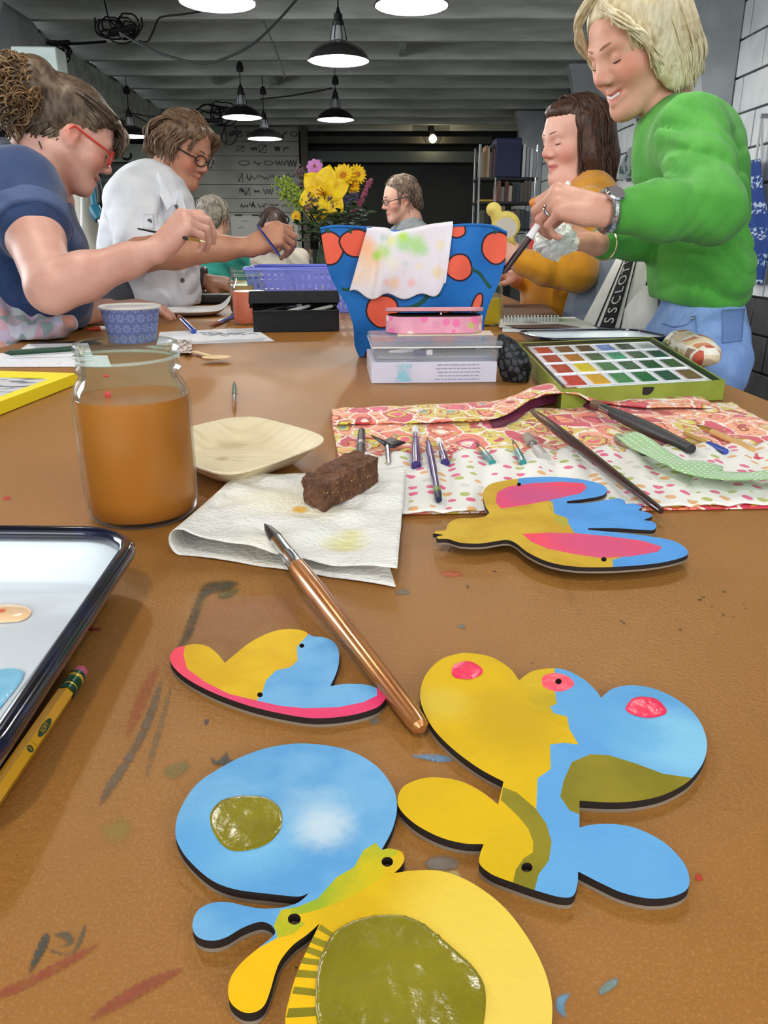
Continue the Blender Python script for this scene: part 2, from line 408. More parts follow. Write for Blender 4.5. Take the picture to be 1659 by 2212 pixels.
# ------------------------------------------------------------------ pendant lamps
L_SHADE = [(0.180,0),(0.178,0.008),(0.170,0.026),(0.150,0.050),(0.118,0.072),(0.084,0.088),(0.056,0.098),(0.044,0.104)]
def lamp(label, c, power, cord=True, visible=True, group='black shop pendant lamps', col=(1.0,0.965,0.91)):
    r = thing('pendant_lamp', label, 'lamp', c, group); c = Vector(c)
    mk('shade', MB().lathe(L_SHADE, c, 40), m_bmetal, r)
    mk('reflector', MB().lathe([(a-0.004, z+0.0005) for a, z in L_SHADE][:-1]+[(1e-4, 0.095)], c, 40), m_white, r)
    mk('rim', MB().tube([c+Vector((0.180*math.cos(t*math.pi/20), 0.180*math.sin(t*math.pi/20), 0.001)) for t in range(40)], 0.0035, 6, closed=True), m_bmetal, r)
    mk('neck', MB().lathe([(0.048,0.103),(0.044,0.112),(0.040,0.14),(0.032,0.172),(0.030,0.18)], c, 24), mat('polished_neck', (225,228,232), 0.35, metal=0.6), r)
    mb = MB()
    for k in range(6):
        t = k*math.pi/3; d = Vector((math.cos(t), math.sin(t), 0)); mb.tube([c+d*0.048+Vector((0,0,0.106)), c+d*0.041+Vector((0,0,0.145)), c+d*0.031+Vector((0,0,0.18))], 0.0028, 6)
    mk('cage', mb, m_bmetal, r)
    mk('socket', MB().lathe([(0.033,0.178),(0.034,0.20),(0.026,0.206),(0.024,0.238),(0.012,0.25),(0.006,0.275)], c, 20), m_black, r)
    if cord:
        mk('cord', MB().tube([c+Vector((0,0,0.27)), Vector((c.x+0.004, c.y, CZ+0.252))], 0.0045, 6), m_black, r)
        mk('hook', MB().lathe([(0.0,0.0),(0.03,0.0),(0.032,0.03),(0.02,0.07),(0.0,0.08)], (c.x+0.004, c.y, CZ-0.08), 12), m_black, r)
    bl = mk('bulb', MB().ball(c+Vector((0,0,0.05)), (0.03,0.03,0.038), 16), mat('lit_bulb', (255,244,225), 0.3, emit=14.0), r)
    li = bpy.data.lights.new('bulb_light', 'POINT'); li.energy = power; li.color = col; li.shadow_soft_size = 0.03
    lo = bpy.data.objects.new('bulb_light', li); COL.objects.link(lo); lo.parent = r; lo.location = (0,0,0.005)
    return r
LP = [((470,6,3.62), 'pendant lamp cut by the top edge, above the seated man'),
      ((889,13,3.73), 'pendant lamp cut by the top edge, nearest the blonde woman'),
      ((732,132,4.53), 'whole black pendant lamp in the middle, the largest seen entire'),
      ((725,259,7.5), 'small black pendant lamp directly above the purple flower'),
      ((523,254,6.95), 'black pendant lamp just right of the man, higher of the close pair'),
      ((572,300,8.05), 'black pendant lamp just right of the man, lower of the close pair'),
      ((283,295,8.0), 'small black pendant lamp between the woman in navy and the man')]
LP.append(((24,303,6.6), 'pendant lamp glimpsed behind the neck of the woman in navy'))
for (q, lab) in LP: lamp(lab, P(*q), 26.0 if q[2] < 5 else 44.0)
for x, y, hang in ((-0.70, 1.50, 'hung over the left side of the near table end'), (0.55, 1.7, 'hung over the right side of the near table end'), (-0.2, -0.3, 'hung behind the near end of the table')):         # out of view; the row is assumed to go on over the near end
    lamp('assumed black pendant lamp '+hang, (x, y, 2.15), 19.0)
r = thing('clamp_light', 'small warm bulb glowing on the dark back wall', 'lamp', YP(935, 300, 12.0))
c = Vector(r.location)
mk('bulb', MB().ball(c, 0.055, 12), mat('warm_bulb', (255,235,190), 0.4, emit=9.0), r)
mk('socket', MB().tube([c+Vector((-0.01,0.02,0.05)), c+Vector((-0.03,0.05,0.16))], 0.045, 8), m_black, r)
mk('bracket', MB().tube([c+Vector((-0.03,0.05,0.15)), c+Vector((-0.03,0.6,0.15))], 0.02, 6), m_black, r)
li = bpy.data.lights.new('bulb_light', 'POINT'); li.energy = 3; li.color = (1,0.8,0.5); lo = bpy.data.objects.new('bulb_light', li); COL.objects.link(lo); lo.parent = r; lo.location = (0,-0.09,-0.03)
# ------------------------------------------------------------------ cables looped along the joists
def path(pts, d, n=5): return crom([P(x, y, d) for x, y in pts], closed=False, n=n)
def loops(cx, cy, d, rx, ry, n, seed, rad=0.006):
    rg = random.Random(seed); mb = MB()
    for k in range(n):
        a, b = rx*rg.uniform(0.4,1), ry*rg.uniform(0.4,1); ox, oy = rg.uniform(-rx,rx)*0.7, rg.uniform(-ry,ry)*0.5
        mb.tube([P(cx+ox+a*math.cos(t*0.45), cy+oy+b*math.sin(t*0.45)+(6 if t > 9 else 0), d+0.02*math.sin(t+k)+0.03*k/n) for t in range(14)], rad, 5)
    return mb
def bundle(label, loopspec, ties, extra):
    c = P(loopspec[0], loopspec[1], loopspec[2]); r = thing('cable_bundle', label, 'cables', c, 'cable bundles under the joists')
    o = mk('loop', loops(*loopspec), m_black, r); o['kind'] = 'stuff'
    for e in extra: mk('cable', MB().tube(path(e[0], e[1]), e[2], 5), m_black, r)
    for t in ties: mk('wrap', MB().tube([P(*t[0], loopspec[2]-0.03), P(*t[1], loopspec[2]-0.03)], t[2], 7), m_black, r)
bundle('tangle of black cables tied up under the joist at upper left', (255,66,5.3,42,30,9,1), [((240,70),(292,58),0.022)],
       [([(205,38),(208,70),(228,80),(250,72)],5.2,0.006), ([(225,0),(232,30),(240,60)],5.2,0.005), ([(305,38),(306,60),(285,85),(262,60)],5.2,0.006)])
bundle('loose black cable coil hanging behind the curly bun', (130,112,6.0,22,22,6,2), [((110,95),(150,92),0.02)], [([(90,92),(150,95),(230,90)],6.0,0.010)])
bundle('black cable tangle hanging in front of the sketch wall', (478,240,8.6,32,24,10,3), [((440,262),(480,260),0.02),((495,292),(510,285),0.02)],
       [([(420,240),(445,226),(470,232),(480,270)],8.6,0.008), ([(490,265),(478,300),(500,312),(514,290),(505,270)],8.6,0.007), ([(484,270),(490,300),(486,316)],8.6,0.006)])
def cable(label, pts, d, r=0.006, m=None): tag(mk('cable', MB().tube(path(pts, d), r, 6), m or m_black), label, 'cable', 'loose ceiling cables')
cable('long grey cable sagging from the tangle up to the right', [(258,70),(300,94),(360,120),(430,136),(480,128),(545,96),(600,45),(645,-6)], 5.1, 0.008, mat('grey_cable', (70,74,74), 0.5))
cable('black cable from the tangle to a knot near the first lamp', [(300,88),(318,90),(330,70),(340,45),(352,36),(400,30),(450,22)], 5.25)
cable('black cable stretched between the far pendant lamps', [(562,214),(620,208),(690,196),(718,190)], 7.4, 0.007)
cable('thin cables fanning from the small left lamp to the beam', [(235,238),(280,244),(330,252),(352,244)], 8.0, 0.006)
cable('lower thin cable behind the small left lamp', [(240,232),(290,250),(330,272),(336,285)], 8.1, 0.006)
cable('cable running down the joists right of the sagging loop', [(558,25),(575,60),(596,110),(616,168)], 5.6, 0.006, mat('pale_cable', (112,114,108), 0.6))
tag(mk('hook', MB().tube(path([(272,312),(272,322),(283,332),(281,342),(270,344),(262,336)], 10.46), [0.015]*25+[0.007], 7), m_black), 'black iron hook hanging below the small left pendant lamp', 'hook')
# ------------------------------------------------------------------ wire shelf with books
D = 7.2
sh = thing('wire_shelf', 'black wire shelf rack crammed with books beside the yellow woman', 'shelf', P(1095, 440, D))
z_of = lambda y: YP(1095, y, P(1095, 440, D).y).z
x0, x1, Ys = P(1028,400,D).x, P(1158,400,D).x, P(1095,440,D).y
for x in (x0+0.02, x1-0.02):
    for y in (Ys, Ys+0.35): mk('upright', MB().tube([(x,y,0),(x,y,z_of(312))], 0.012, 8), m_chrome, sh)
mk('upright', MB().tube([(x0+0.17,Ys-0.01,z_of(560)),(x0+0.17,Ys-0.01,z_of(312))], 0.009, 8), m_chrome, sh)
SHV = (386, 438, 496, 560)
for y in SHV:
    mb = MB().box(((x0+x1)/2, Ys+0.175, z_of(y)), (x1-x0, 0.36, 0.022))
    mk('shelf_board', mb, m_black, sh)
BKN = ['brown','grey beige','slate','cream','maroon','light grey','blue grey','tan','taupe','charcoal']; ORD = ['first','second','third','fourth','fifth','sixth','seventh','eighth','ninth','tenth']
bkc = [(120,84,70),(150,140,120),(60,66,70),(170,160,140),(98,60,52),(120,120,112),(52,60,74),(140,112,84),(90,84,76),(46,48,50)]
def books(xa, xb, y, hs, n, seed, grp, lab, dep=0.24):
    rg = random.Random(seed); x = xa; base = z_of(y)+0.011
    proto = None
    for k in range(n):
        w = (xb-xa)/n; h = rg.uniform(*hs)
        ci = rg.randrange(10); r = thing('book', '%s book, %s from the left on the %s' % (BKN[ci], ORD[k], lab), 'book', (x+w/2, Ys+0.12, base), grp)
        c = Vector(r.location)
        mk('cover', MB().box(c+Vector((0,0,h/2)), (w*0.92, dep, h)), mat('book_%d' % ci, bkc[ci], 0.6), r)
        mk('pages', MB().box(c+Vector((0,0.004,h/2+0.002)), (w*0.66, dep-0.012, h)), mat('book_pages', (190,184,168), 0.8), r)
        x += w
books(x0+0.035, x0+0.165, 386, (0.20,0.29), 7, 1, 'worn books at the left of the top shelf', 'top shelf of the rack')
books(x0+0.19, x1-0.05, 438, (0.12,0.18), 9, 2, 'books on the second shelf', 'second shelf of the rack')
books(x0+0.04, x1-0.05, 496, (0.14,0.2), 10, 3, 'books on the third shelf', 'third shelf of the rack')
r = thing('binder', 'wide navy binder box standing on the top shelf', 'binder', (P(1092,380,D).x, Ys+0.1, z_of(386)+0.011)); c = Vector(r.location)
mk('cover', MB().box(c+Vector((0,0,0.165)), (0.235,0.26,0.33)), mat('navy_binder', (22,32,72), 0.5), r, bevel=0.006)
mk('label_strip', MB().box(c+Vector((0,-0.131,0.30)), (0.2,0.003,0.01)), mat('binder_label', (40,52,96), 0.5), r)
for k, px in enumerate((1126,1134,1142,1149)):
    tag(mk('folder', MB().box((P(px,380,D).x, Ys+0.1, z_of(386)+0.011+0.14-0.01*k), (0.028,0.25,0.28-0.02*k)), mat('folder_%d' % (k % 2), ((196,198,196),(150,156,160))[k % 2], 0.6), bevel=0.004), ('pale','grey','second pale','last grey')[k]+' upright folder, counted rightward from the navy binder', 'folder', 'pale folders on the top shelf')
tag(mk('box', MB().box((P(1050,430,D).x, Ys+0.1, z_of(438)+0.02), (0.13,0.2,0.018)), mat('yellow_box', (196,160,40), 0.5), bevel=0.003), 'flat yellow box lying on the second shelf', 'box')
# ------------------------------------------------------------------ shell stools
m_shell = mat('blue_grey_shell', (140,154,172), 0.45)
def stool(label, loc, rz, grp='blue grey shell stools'):
    r = thing('shell_stool', label, 'chair', (0,0,0), grp)
    def bk(u, v):
        a = (u-0.5)*2.0; z = 0.60+0.50*v; w = 0.235*(1-0.12*v*v); e = max(0, abs(a)-0.55)/0.45
        return Vector((w*a, 0.20+0.05*v-0.09*a*a, z-(0.10*e*e if v > 0.5 else 0)*(v-0.5)*2))
    mk('backrest', MB().grid(bk, 16, 12), m_shell, r, solid=0.008, ang=180)
    def st(u, v):
        a, b = (u-0.5)*2, (v-0.5)*2; return Vector((0.225*a*(1-0.1*b*b), 0.20*b, 0.60+0.02*a*a-0.012*max(0,-b)))
    mk('seat', MB().grid(st, 12, 12), m_shell, r, solid=0.012, ang=180)
    for sx in (-1,1):
        for sy in (-1,1): mk('leg', MB().tube([(sx*0.14,sy*0.13,0.59),(sx*0.22,sy*0.21,0.0)], 0.011, 8), m_steel, r)
    mk('footrest', MB().tube([(0.19,-0.18,0.25),(0.19,0.18,0.25),(-0.19,0.18,0.25),(-0.19,-0.18,0.25)], 0.009, 8, closed=True), m_steel, r)
    r.location = loc; r.rotation_euler = (0,0,rz); return r
CH = stool('blue grey shell stool with the lettered towel over its back', (0.467, 1.978, 0), math.radians(-75))
dup(CH, 'blue grey shell stool behind the woman in navy', (-1.08, 3.0, 0), math.radians(75))
dup(CH, 'blue grey shell stool under the woman in yellow', (0.68, 2.62, 0), math.radians(-90))
# ------------------------------------------------------------------ things hung on the walls
def apron(label, pts, X, cols, seed):
    r = thing('apron', label, 'apron', XP(pts[0][0], pts[0][1], X), 'aprons hung on the right wall')
    L = [XP(a, b, X) for a, b in pts]
    tp, bt = L[0], L[1]; w = L[2].y-L[0].y
    def fn(u, v):
        ww = 0.10+0.30*min(1, v*1.6); y = tp.y+(u-0.5)*ww*1.3; return Vector((X-0.03+0.03*math.sin(u*19+v*2)*min(1,v*2), y, tp.z+(bt.z-tp.z)*v))
    mk('cloth', MB().grid(fn, 28, 40), cols, r, solid=0.004, ang=180)
    mk('strap', MB().tube([tp+Vector((0.0,-0.03,-0.02)), tp+Vector((-0.02,0,0.22)), tp+Vector((0.0,0.04,-0.02))], 0.008, 6), mat('white_strap', (214,216,214), 0.8), r)
    mk('peg', MB().tube([tp+Vector((-0.03,0,0.215)), tp+Vector((0.03,0,0.215))], 0.012, 8), m_steel, r)
def apron_print(t, col):
    s = t.new('ShaderNodeSeparateXYZ'); t.put(s.inputs[0], t.pos())
    row = t.math('FRACT', t.math('MULTIPLY', s.outputs[2], 7.5)); band = t.step(t.math('ABSOLUTE', t.math('SUBTRACT', row, 0.5)), 0.26, 0.2)
    z = t.math('MULTIPLY', t.step(t.noise(t.pos(), 62, 2), 0.51, 0.57), band)
    return t.mix(z, col, lin((190,205,225)))
apron('blue apron with white bird print hung at the right edge', [(1640,345),(1634,612),(1659,400)], RX-0.06, mat('apron_blue', (34,66,132), 0.8, custom=apron_print), 1)
apron('pale apron with a dark green hem hung beside the green sweater', [(1372,318),(1342,392),(1380,400)], RX-0.06,
      mat('apron_pale', (150,158,160), 0.8, rgb2=(60,92,86), vscale=14, var=(0.5,0.58)), 2)
r = thing('hanging_tag', 'small red paddle hung on a blue cord on the white wall', 'tag', XP(1376, 258, RX-0.04)); c = Vector(r.location)
mk('paddle', MB().box(c+Vector((0,0,-0.05)), (0.012,0.06,0.13)), mat('red_paddle', (120,44,36), 0.5), r, bevel=0.003)
mk('cord', MB().tube([c+Vector((0,0,-0.11)), c+Vector((0,0,-0.24))], 0.006, 5), mat('blue_cord', (40,60,120), 0.6), r)
r = thing('heat_gun', 'teal heat gun hanging on the post beside the white shirt', 'tool', P(207, 440, 4.66)); d = 4.66
m_teal = mat('teal_plastic', (24,96,120), 0.35)
mk('handle', MB().tube([P(203,392,d),P(203,420,d),P(206,445,d)], [0.020,0.023,0.026], 12), m_teal, r)
mk('barrel', MB().tube([P(203,448,d),P(209,462,d),P(216,474,d)], [0.036,0.040,0.032], 14), m_teal, r)
mk('nozzle', MB().tube([P(216,474,d),P(226,500,d)], [0.022,0.016], 10), m_steel, r)
mk('grip', MB().tube([P(211,398,d-0.01),P(213,420,d-0.01),P(213,440,d-0.01)], 0.012, 8), m_black, r)
mk('cord', MB().tube(path([(202,392),(200,384),(210,380),(216,400),(226,452),(234,478),(228,496)], d), 0.009, 7), m_black, r)
# ================================================================== THE TABLE
def table_print(t, col):
    n = t.noise(t.scaled(t.pos(), (1, 1, 1)), 900, 3.0)
    return t.mix(t.math('MULTIPLY', t.step(n, 0.48, 0.72), 0.20), col, lin((204,160,104)))
m_table = mat('table_paint', (154,104,46), 0.46, rgb2=(146,98,42), vscale=3.5, bump=0.12, bscale=420, custom=table_print, spec=0.32)
m_leg = mat('table_leg', (92,62,36), 0.6)
TL, TR, TN, TF = -0.72, 0.52, -0.25, 4.3
tb = thing('work_table', 'long brown painted work table, stained with paint, filling the foreground', 'table', (-0.1, 2.0, 0))
mk('tabletop', MB().box(((TL+TR)/2, (TN+TF)/2, TZ-0.02), (TR-TL, TF-TN, 0.04)), m_table, tb, bevel=0.004)
mk('apron_rail', MB().box(((TL+TR)/2, (TN+TF)/2, TZ-0.08), (TR-TL-0.12, TF-TN-0.12, 0.08)), m_leg, tb, bevel=0.003)
for x in (TL+0.1, TR-0.1):
    for y in (TN+0.1, 1.15, TF-0.1): mk('leg', MB().box((x, y, (TZ-0.04)/2), (0.07,0.07,TZ-0.04)), m_leg, tb, bevel=0.004)
def stain_mat(name, rgb, a):
    def cu(t, col): return col
    m = mat(name, rgb, 0.5, custom=cu); t = NT(m); b = t.n['Principled BSDF']
    if not b.inputs['Alpha'].is_linked:
        fa = t.new('ShaderNodeAttribute', attribute_name='fade'); t.put(b.inputs['Alpha'], t.math('MULTIPLY', t.step(fa.outputs['Fac'], 0.0, 0.8), t.math('MULTIPLY', t.step(t.noise(t.scaled(t.pos(), (1,1,1)), 190, 5.0), 0.05, 0.60), a*1.05)))
    return m
def stain(pts, rgb, a=0.7, n=5):
    pts = crom(pts, True, n); w = math.sqrt(abs(sum(pts[i-1][0]*pts[i][1]-pts[i][0]*pts[i-1][1] for i in range(len(pts))))/2); q, tri, _ = panel(pts, step=max(1.3, w/20))
    ed = np.array([(p[0], p[1]) for p in pts]); dd = np.array([np.min(np.hypot(ed[:,0]-x, ed[:,1]-y)) for x, y in q]); fade = np.clip(dd/max(1.0, 0.75*dd.max()), 0, 1)
    o = mk('paint_stain', ([tuple(T(x, y, 0.0003)) for x, y in q], tri), stain_mat('stain_%d_%d_%d_%d' % (*rgb, int(a*100)), rgb, a), tb); at = o.data.attributes.new('fade', 'FLOAT', 'POINT'); at.data.foreach_set('value', fade.astype(np.float32))
for pts, rgb, a in [
    ([(438,1262),(478,1252),(520,1258),(495,1278),(450,1290),(432,1330),(410,1385),(380,1400),(392,1370),(415,1310)], (74,72,52), 0.7),
    ([(470,1280),(520,1270),(500,1292),(475,1296)], (96,98,52), 0.6),
    ([(436,1296),(560,1282),(620,1276),(650,1300),(655,1360),(560,1370),(500,1425),(470,1400),(392,1392)], (176,122,84), 0.45),
    ([(340,1480),(352,1470),(330,1560),(270,1670),(215,1745),(225,1700),(290,1600)], (112,92,70), 0.8),
    ([(368,1480),(372,1490),(345,1600),(315,1690),(318,1640)], (132,112,76), 0.55),
    ([(355,1655),(400,1640),(412,1660),(380,1685),(355,1680)], (140,130,76), 0.6),
    ([(455,1632),(470,1640),(490,1622),(500,1640),(520,1638),(505,1650),(460,1652)], (76,76,66), 0.85),
    ([(440,1555),(452,1552),(452,1562),(442,1568)], (70,72,76), 0.8),
    ([(60,2100),(92,2018),(110,2025),(90,2070),(70,2102)], (72,72,62), 0.8),
    ([(112,2018),(150,2012),(160,2040),(120,2050),(155,2055),(180,1998),(188,2006),(160,2060),(105,2056),(140,2035)], (92,88,74), 0.65),
    ([(0,2135),(60,2110),(150,2062),(220,2035),(170,2075),(80,2125),(0,2160)], (170,78,54), 0.55),
    ([(210,2180),(300,2120),(380,2090),(395,2100),(330,2140),(240,2190),(190,2212)], (166,78,56), 0.6),
    ([(885,1632),(940,1628),(985,1640),(960,1648),(910,1640)], (112,150,178), 0.8),
    ([(915,1860),(950,1845),(995,1858),(985,1880),(930,1884)], (134,124,112), 0.8),
    ([(955,1880),(985,1876),(1000,1896),(970,1898)], (206,178,110), 0.7),
    ([(1290,2140),(1310,2118),(1335,2110),(1335,2128),(1300,2152)], (120,142,140), 0.85),
    ([(1205,2150),(1235,2145),(1222,2170),(1225,2200),(1205,2190),(1198,2170)], (110,160,190), 0.85),
    ([(1500,1890),(1512,1886),(1520,1900),(1505,1905)], (190,52,34), 0.9),
    ([(945,1238),(975,1230),(1005,1242),(970,1248)], (200,96,58), 0.7),
    ([(850,1282),(870,1270),(890,1280),(870,1286)], (128,120,108), 0.7), ([(985,1355),(998,1345),(1008,1360)], (128,128,112), 0.7),
    ([(795,1555),(815,1545),(825,1560),(805,1568)], (128,124,112), 0.7),
    ([(5,1075),(18,1071),(26,1077),(10,1081)], (200,44,26), 0.95),
    ([(170,1358),(216,1355),(216,1362),(180,1364)], (130,42,36), 0.8), ([(290,1510),(330,1440),(345,1450),(300,1560),(270,1600)], (176,84,46), 0.4),
    ([(1008,1262),(1016,1268),(1008,1272)], (90,66,40), 0.7), ([(210,1790),(270,1760),(290,1800),(240,1830)], (168,150,70), 0.4),
    ([(1210,1205),(1180,1190),(1260,1350)], (150,100,50), 0.1)]: stain(pts, rgb, a)
for x, y, s in ((1512,1295,5),(1520,1290,4),(1565,1278,5),(1538,1311,3),(1562,1328,4),(1585,1332,3),(1607,1304,3),(1612,1314,3),(1343,1342,4),(1348,1346,4),(1068,1234,4),(1470,1360,4),(640,2090,4),(1150,1432,3)):
    stain(circ(x, y, s, s*0.55, 7, 0.2), (58,40,24), 0.95, 1)
# ================================================================== PAINTED WOODEN ORNAMENTS
m_edge = mat('burnt_edge', (30,20,16), 0.7); m_ply = mat('ply_edge', (136,122,104), 0.7)
yel = mat('yellow_paint', (224,178,6), 0.58, spec=0.22, rgb2=(214,158,10), vscale=45, bump=0.08, bscale=250)
yel2 = mat('ochre_yellow_paint', (208,170,42), 0.58, spec=0.22, rgb2=(194,152,30), vscale=38, bump=0.06, bscale=250)
blu = mat('sky_blue_paint', (94,160,212), 0.58, spec=0.22, rgb2=(116,176,218), vscale=42, bump=0.06, bscale=250)
olv = mat('olive_paint', (138,126,24), 0.55, spec=0.22, rgb2=(122,112,16), vscale=40)
olv2 = mat('mottled_olive', (176,158,18), 0.58, spec=0.22, rgb2=(150,138,24), vscale=60)
lime = mat('lime_paint', (150,170,36), 0.58, spec=0.22, rgb2=(206,184,20), vscale=55, var=(0.4,0.7))
pnk = mat('hot_pink_paint', (255,62,84), 0.36, rgb2=(240,48,96), vscale=40, bump=0.12, bscale=170)
pnk2 = mat('magenta_paint', (226,48,108), 0.36, rgb2=(196,70,140), vscale=30, bump=0.1, bscale=170)
skyp = mat('pale_sky_paint', (150,206,232), 0.58, spec=0.22, rgb2=(112,182,228), vscale=50, var=(0.4,0.65))
def ornament(label, scale, off, outline, corners, regions, holes, mats, h=0.0046, th=0.0045, raised=(), n=7):
    f = lambda p: (off[0]+p[0]/scale, off[1]+p[1]/scale)
    out = crom([f(p) for p in outline], True, n, corners); hl = [circ(*f((x, y)), r/scale, r/scale*0.86, 16) for x, y, r in holes]
    regs = [([f(p) for p in poly], mi) for poly, mi in regions]
    q, tri, idx = panel(out, regs, hl)
    cen = T(*f(outline[0]), h-th); r = thing('wooden_ornament', label, 'ornament', cen, 'painted wooden ornaments')
    mb = MB(); mb.v = [T(x, y, h) for x, y in q]; up = []
    for t, k in zip(tri, idx):
        a, b, c = (mb.v[i] for i in t); t = tuple(int(i) for i in t)
        mb.f.append(t if (b-a).cross(c-a).z > 0 else t[::-1]); mb.m.append(int(k))
    mk('painted_face', mb, mats, r, ang=180)
    mb = MB()
    for loop in [out]+hl:
        N = len(loop); L = [T(p.x, p.y, h) for p in loop]
        vs = L+[p-Vector((0,0,th*0.68)) for p in L]+[p-Vector((0,0,th)) for p in L]
        mb.add(vs, [(i, (i+1) % N, N+(i+1) % N, N+i) for i in range(N)], 0); mb.f += [(len(mb.v)-3*N+N+i, len(mb.v)-3*N+N+(i+1) % N, len(mb.v)-N+(i+1) % N, len(mb.v)-N+i) for i in range(N)]; mb.m += [1]*N
    mk('board_edge', mb, [m_edge, m_ply], r, ang=60)
    mb = MB(); mb.v = [T(x, y, h)-Vector((0,0,th)) for x, y in q]; mb.f = [tuple(int(i) for i in t) for t in tri]; mb.m = [0]*len(tri)
    mk('board_back', mb, m_ply, r)
    for nm, poly, m, amp in raised:
        pl = [f(p) for p in poly]; q2, t2, _ = panel(crom(pl, True, 5), step=max(3.0, (max(p[0] for p in pl)-min(p[0] for p in pl))/60))
        vs = []; ed = np.array([(p[0], p[1]) for p in crom(pl, True, 5)])
        for x, y in q2:
            p = T(x, y, h); d = float(np.min(np.hypot(ed[:,0]-x, ed[:,1]-y))); e = min(1, d/6)
            z = 0.0002+e*(0.00025+amp*(0.5+mnoise.noise((p.x*75, p.y*130, 1.3))+0.45*mnoise.noise((p.x*280, p.y*160, 7.7)))); vs.append((p.x, p.y, p.z+max(0.0001, z)))
        fl = [tuple(t) if (Vector(vs[t[1]])-Vector(vs[t[0]])).cross(Vector(vs[t[2]])-Vector(vs[t[0]])).z > 0 else tuple(t[::-1]) for t in t2.tolist()]
        mk(nm, (vs, fl), m, r, ang=180)
    return r
wetolive = mat('wet_olive_paint', (122,112,22), 0.22, rgb2=(136,126,30), vscale=30, bump=0.10, bscale=140, spec=0.6)
wetpink = mat('wet_pink_paint', (252,52,92), 0.28, rgb2=(236,40,86), vscale=60, bump=0.1, bscale=160)
# butterfly with the blue egg wing and the yellow disc wing
ws = [((350+650/1.907), (1580+370/1.907))]
fA = lambda x, y: T(350+x/1.907, 1580+y/1.907, 0.0046)
bluA = mat('sky_blue_paint_smudged', (90,156,208), 0.58, spec=0.22, rgb2=(114,174,216), vscale=45, bump=0.06, bscale=250,
           spots=[(fA(630,330), 0.0110, (180,212,228,0.5), 0.75, 0.9), (fA(665,395), 0.0085, (212,228,232,0.7), 0.75, 0.8), (fA(300,440), 0.018, (130,196,232,0.6), 0.5, 0.3), (fA(130,470), 0.012, (86,158,214,0.6), 0.6, 0.3)])
yelA = mat('yellow_paint_faded', (222,184,18), 0.58, spec=0.22, rgb2=(212,172,14), vscale=45, bump=0.08, bscale=250,
           spots=[(fA(1480,1180), 0.034, (238,206,92,0.9), 0.45, 0.12), (fA(1300,760), 0.022, (236,204,80,0.8), 0.5, 0.15), (fA(360,1080), 0.022, (248,188,8,0.9), 0.5, 0.1)])
ornament('painted butterfly with a blue egg wing and yellow disc wing, at the bottom edge', 1.907, (350,1580),
    [(600,50),(760,75),(880,140),(950,230),(968,310),(950,400),(905,488),(940,482),(985,495),(998,525),(985,555),(957,583),(1040,573),(1150,575),(1270,620),(1400,715),(1500,840),(1570,970),(1603,1090),(1605,1205),
     (1575,1370),(1480,1540),(1300,1670),(1060,1715),(820,1660),(640,1530),(540,1380),(508,1205),(530,1080),(570,960),(650,790),(600,835),(540,880),(490,940),(465,1000),(445,1070),(420,1130),(380,1157),(330,1155),(285,1120),(272,1070),(285,1010),(330,950),(400,890),(450,850),(466,825),(445,795),(400,785),(330,810),(260,850),(200,862),(145,845),(125,800),(145,740),(200,708),(270,703),(350,720),(420,730),(500,725),(560,705),(602,668),(560,680),(450,670),(300,650),(200,610),(110,530),(65,460),(55,400),(75,320),(140,220),(240,150),(350,95),(470,60)],
    (6,11,30,58),
    [([(1010,470),(905,488),(860,560),(780,610),(700,660),(640,720),(560,725),(490,740),(465,790),(475,850),(420,880),(200,1000),(200,1250),(500,1300),(400,1800),(1700,1800),(1700,470)], 1),
     ([(880,458),(830,490),(790,560),(720,600),(640,690),(560,722),(490,735),(460,800),(480,850),(540,835),(590,790),(520,765),(640,735),(760,690),(860,630),(920,590),(905,540),(960,510),(975,492),(930,480),(905,490)], 2)]+
    [(p, 3) for p in ([(655,795),(712,835),(700,850),(640,815)], [(625,845),(690,870),(684,898),(610,870)], [(600,885),(664,908),(658,935),(588,908)], [(576,930),(650,940),(645,965),(566,955)], [(560,980),(640,988),(638,1018),(550,1012)], [(545,1050),(640,1062),(638,1092),(536,1080)], [(522,1140),(640,1135),(645,1172),(510,1180)], [(508,1230),(650,1215),(660,1250),(508,1275)], [(515,1330),(670,1295),(685,1330),(525,1370)])],
    [(928,537,24),(545,773,27)], [bluA, yelA, lime, olv],
    raised=[('olive_disc', [(970,758),(1070,790),(1170,870),(1250,940),(1310,1010),(1333,1080),(1325,1205),(1280,1400),(1100,1500),(850,1480),(700,1380),(640,1205),(632,1100),(640,980),(670,890),(720,820),(830,770)], wetolive, 0.0006),
            ('olive_oval', [(360,267),(430,275),(480,310),(495,355),(485,410),(440,460),(370,488),(290,493),(240,460),(205,400),(200,340),(240,290),(300,270)], wetolive, 0.0003)])
# butterfly with pink spots
fB = lambda x, y: T(840+x/2.0256, 1380+y/2.0256, 0.0046)
yelB = mat('golden_yellow_paint', (222,180,8), 0.58, spec=0.22, rgb2=(212,172,8), vscale=30, bump=0.08, bscale=250,
           spots=[(fB(540,340), 0.020, (196,160,22,0.75), 0.7, 0.5), (fB(700,270), 0.008, (186,160,30,0.8), 0.6, 0.5), (fB(640,180), 0.009, (206,174,40,0.7), 0.6, 0.4), (fB(230,280), 0.012, (222,192,70,0.6), 0.6, 0.3), (fB(540,920), 0.010, (212,176,16,0.8), 0.6, 0.4)])
bluB = mat('sky_blue_paint_cloudy', (94,160,214), 0.58, spec=0.22, rgb2=(100,166,216), vscale=30, bump=0.06, bscale=250,
           spots=[(fB(1250,450), 0.022, (142,204,232,0.8), 0.5, 0.4), (fB(1050,400), 0.014, (96,166,216,0.7), 0.6, 0.6), (fB(1180,230), 0.008, (92,158,206,0.7), 0.6, 0.4)])
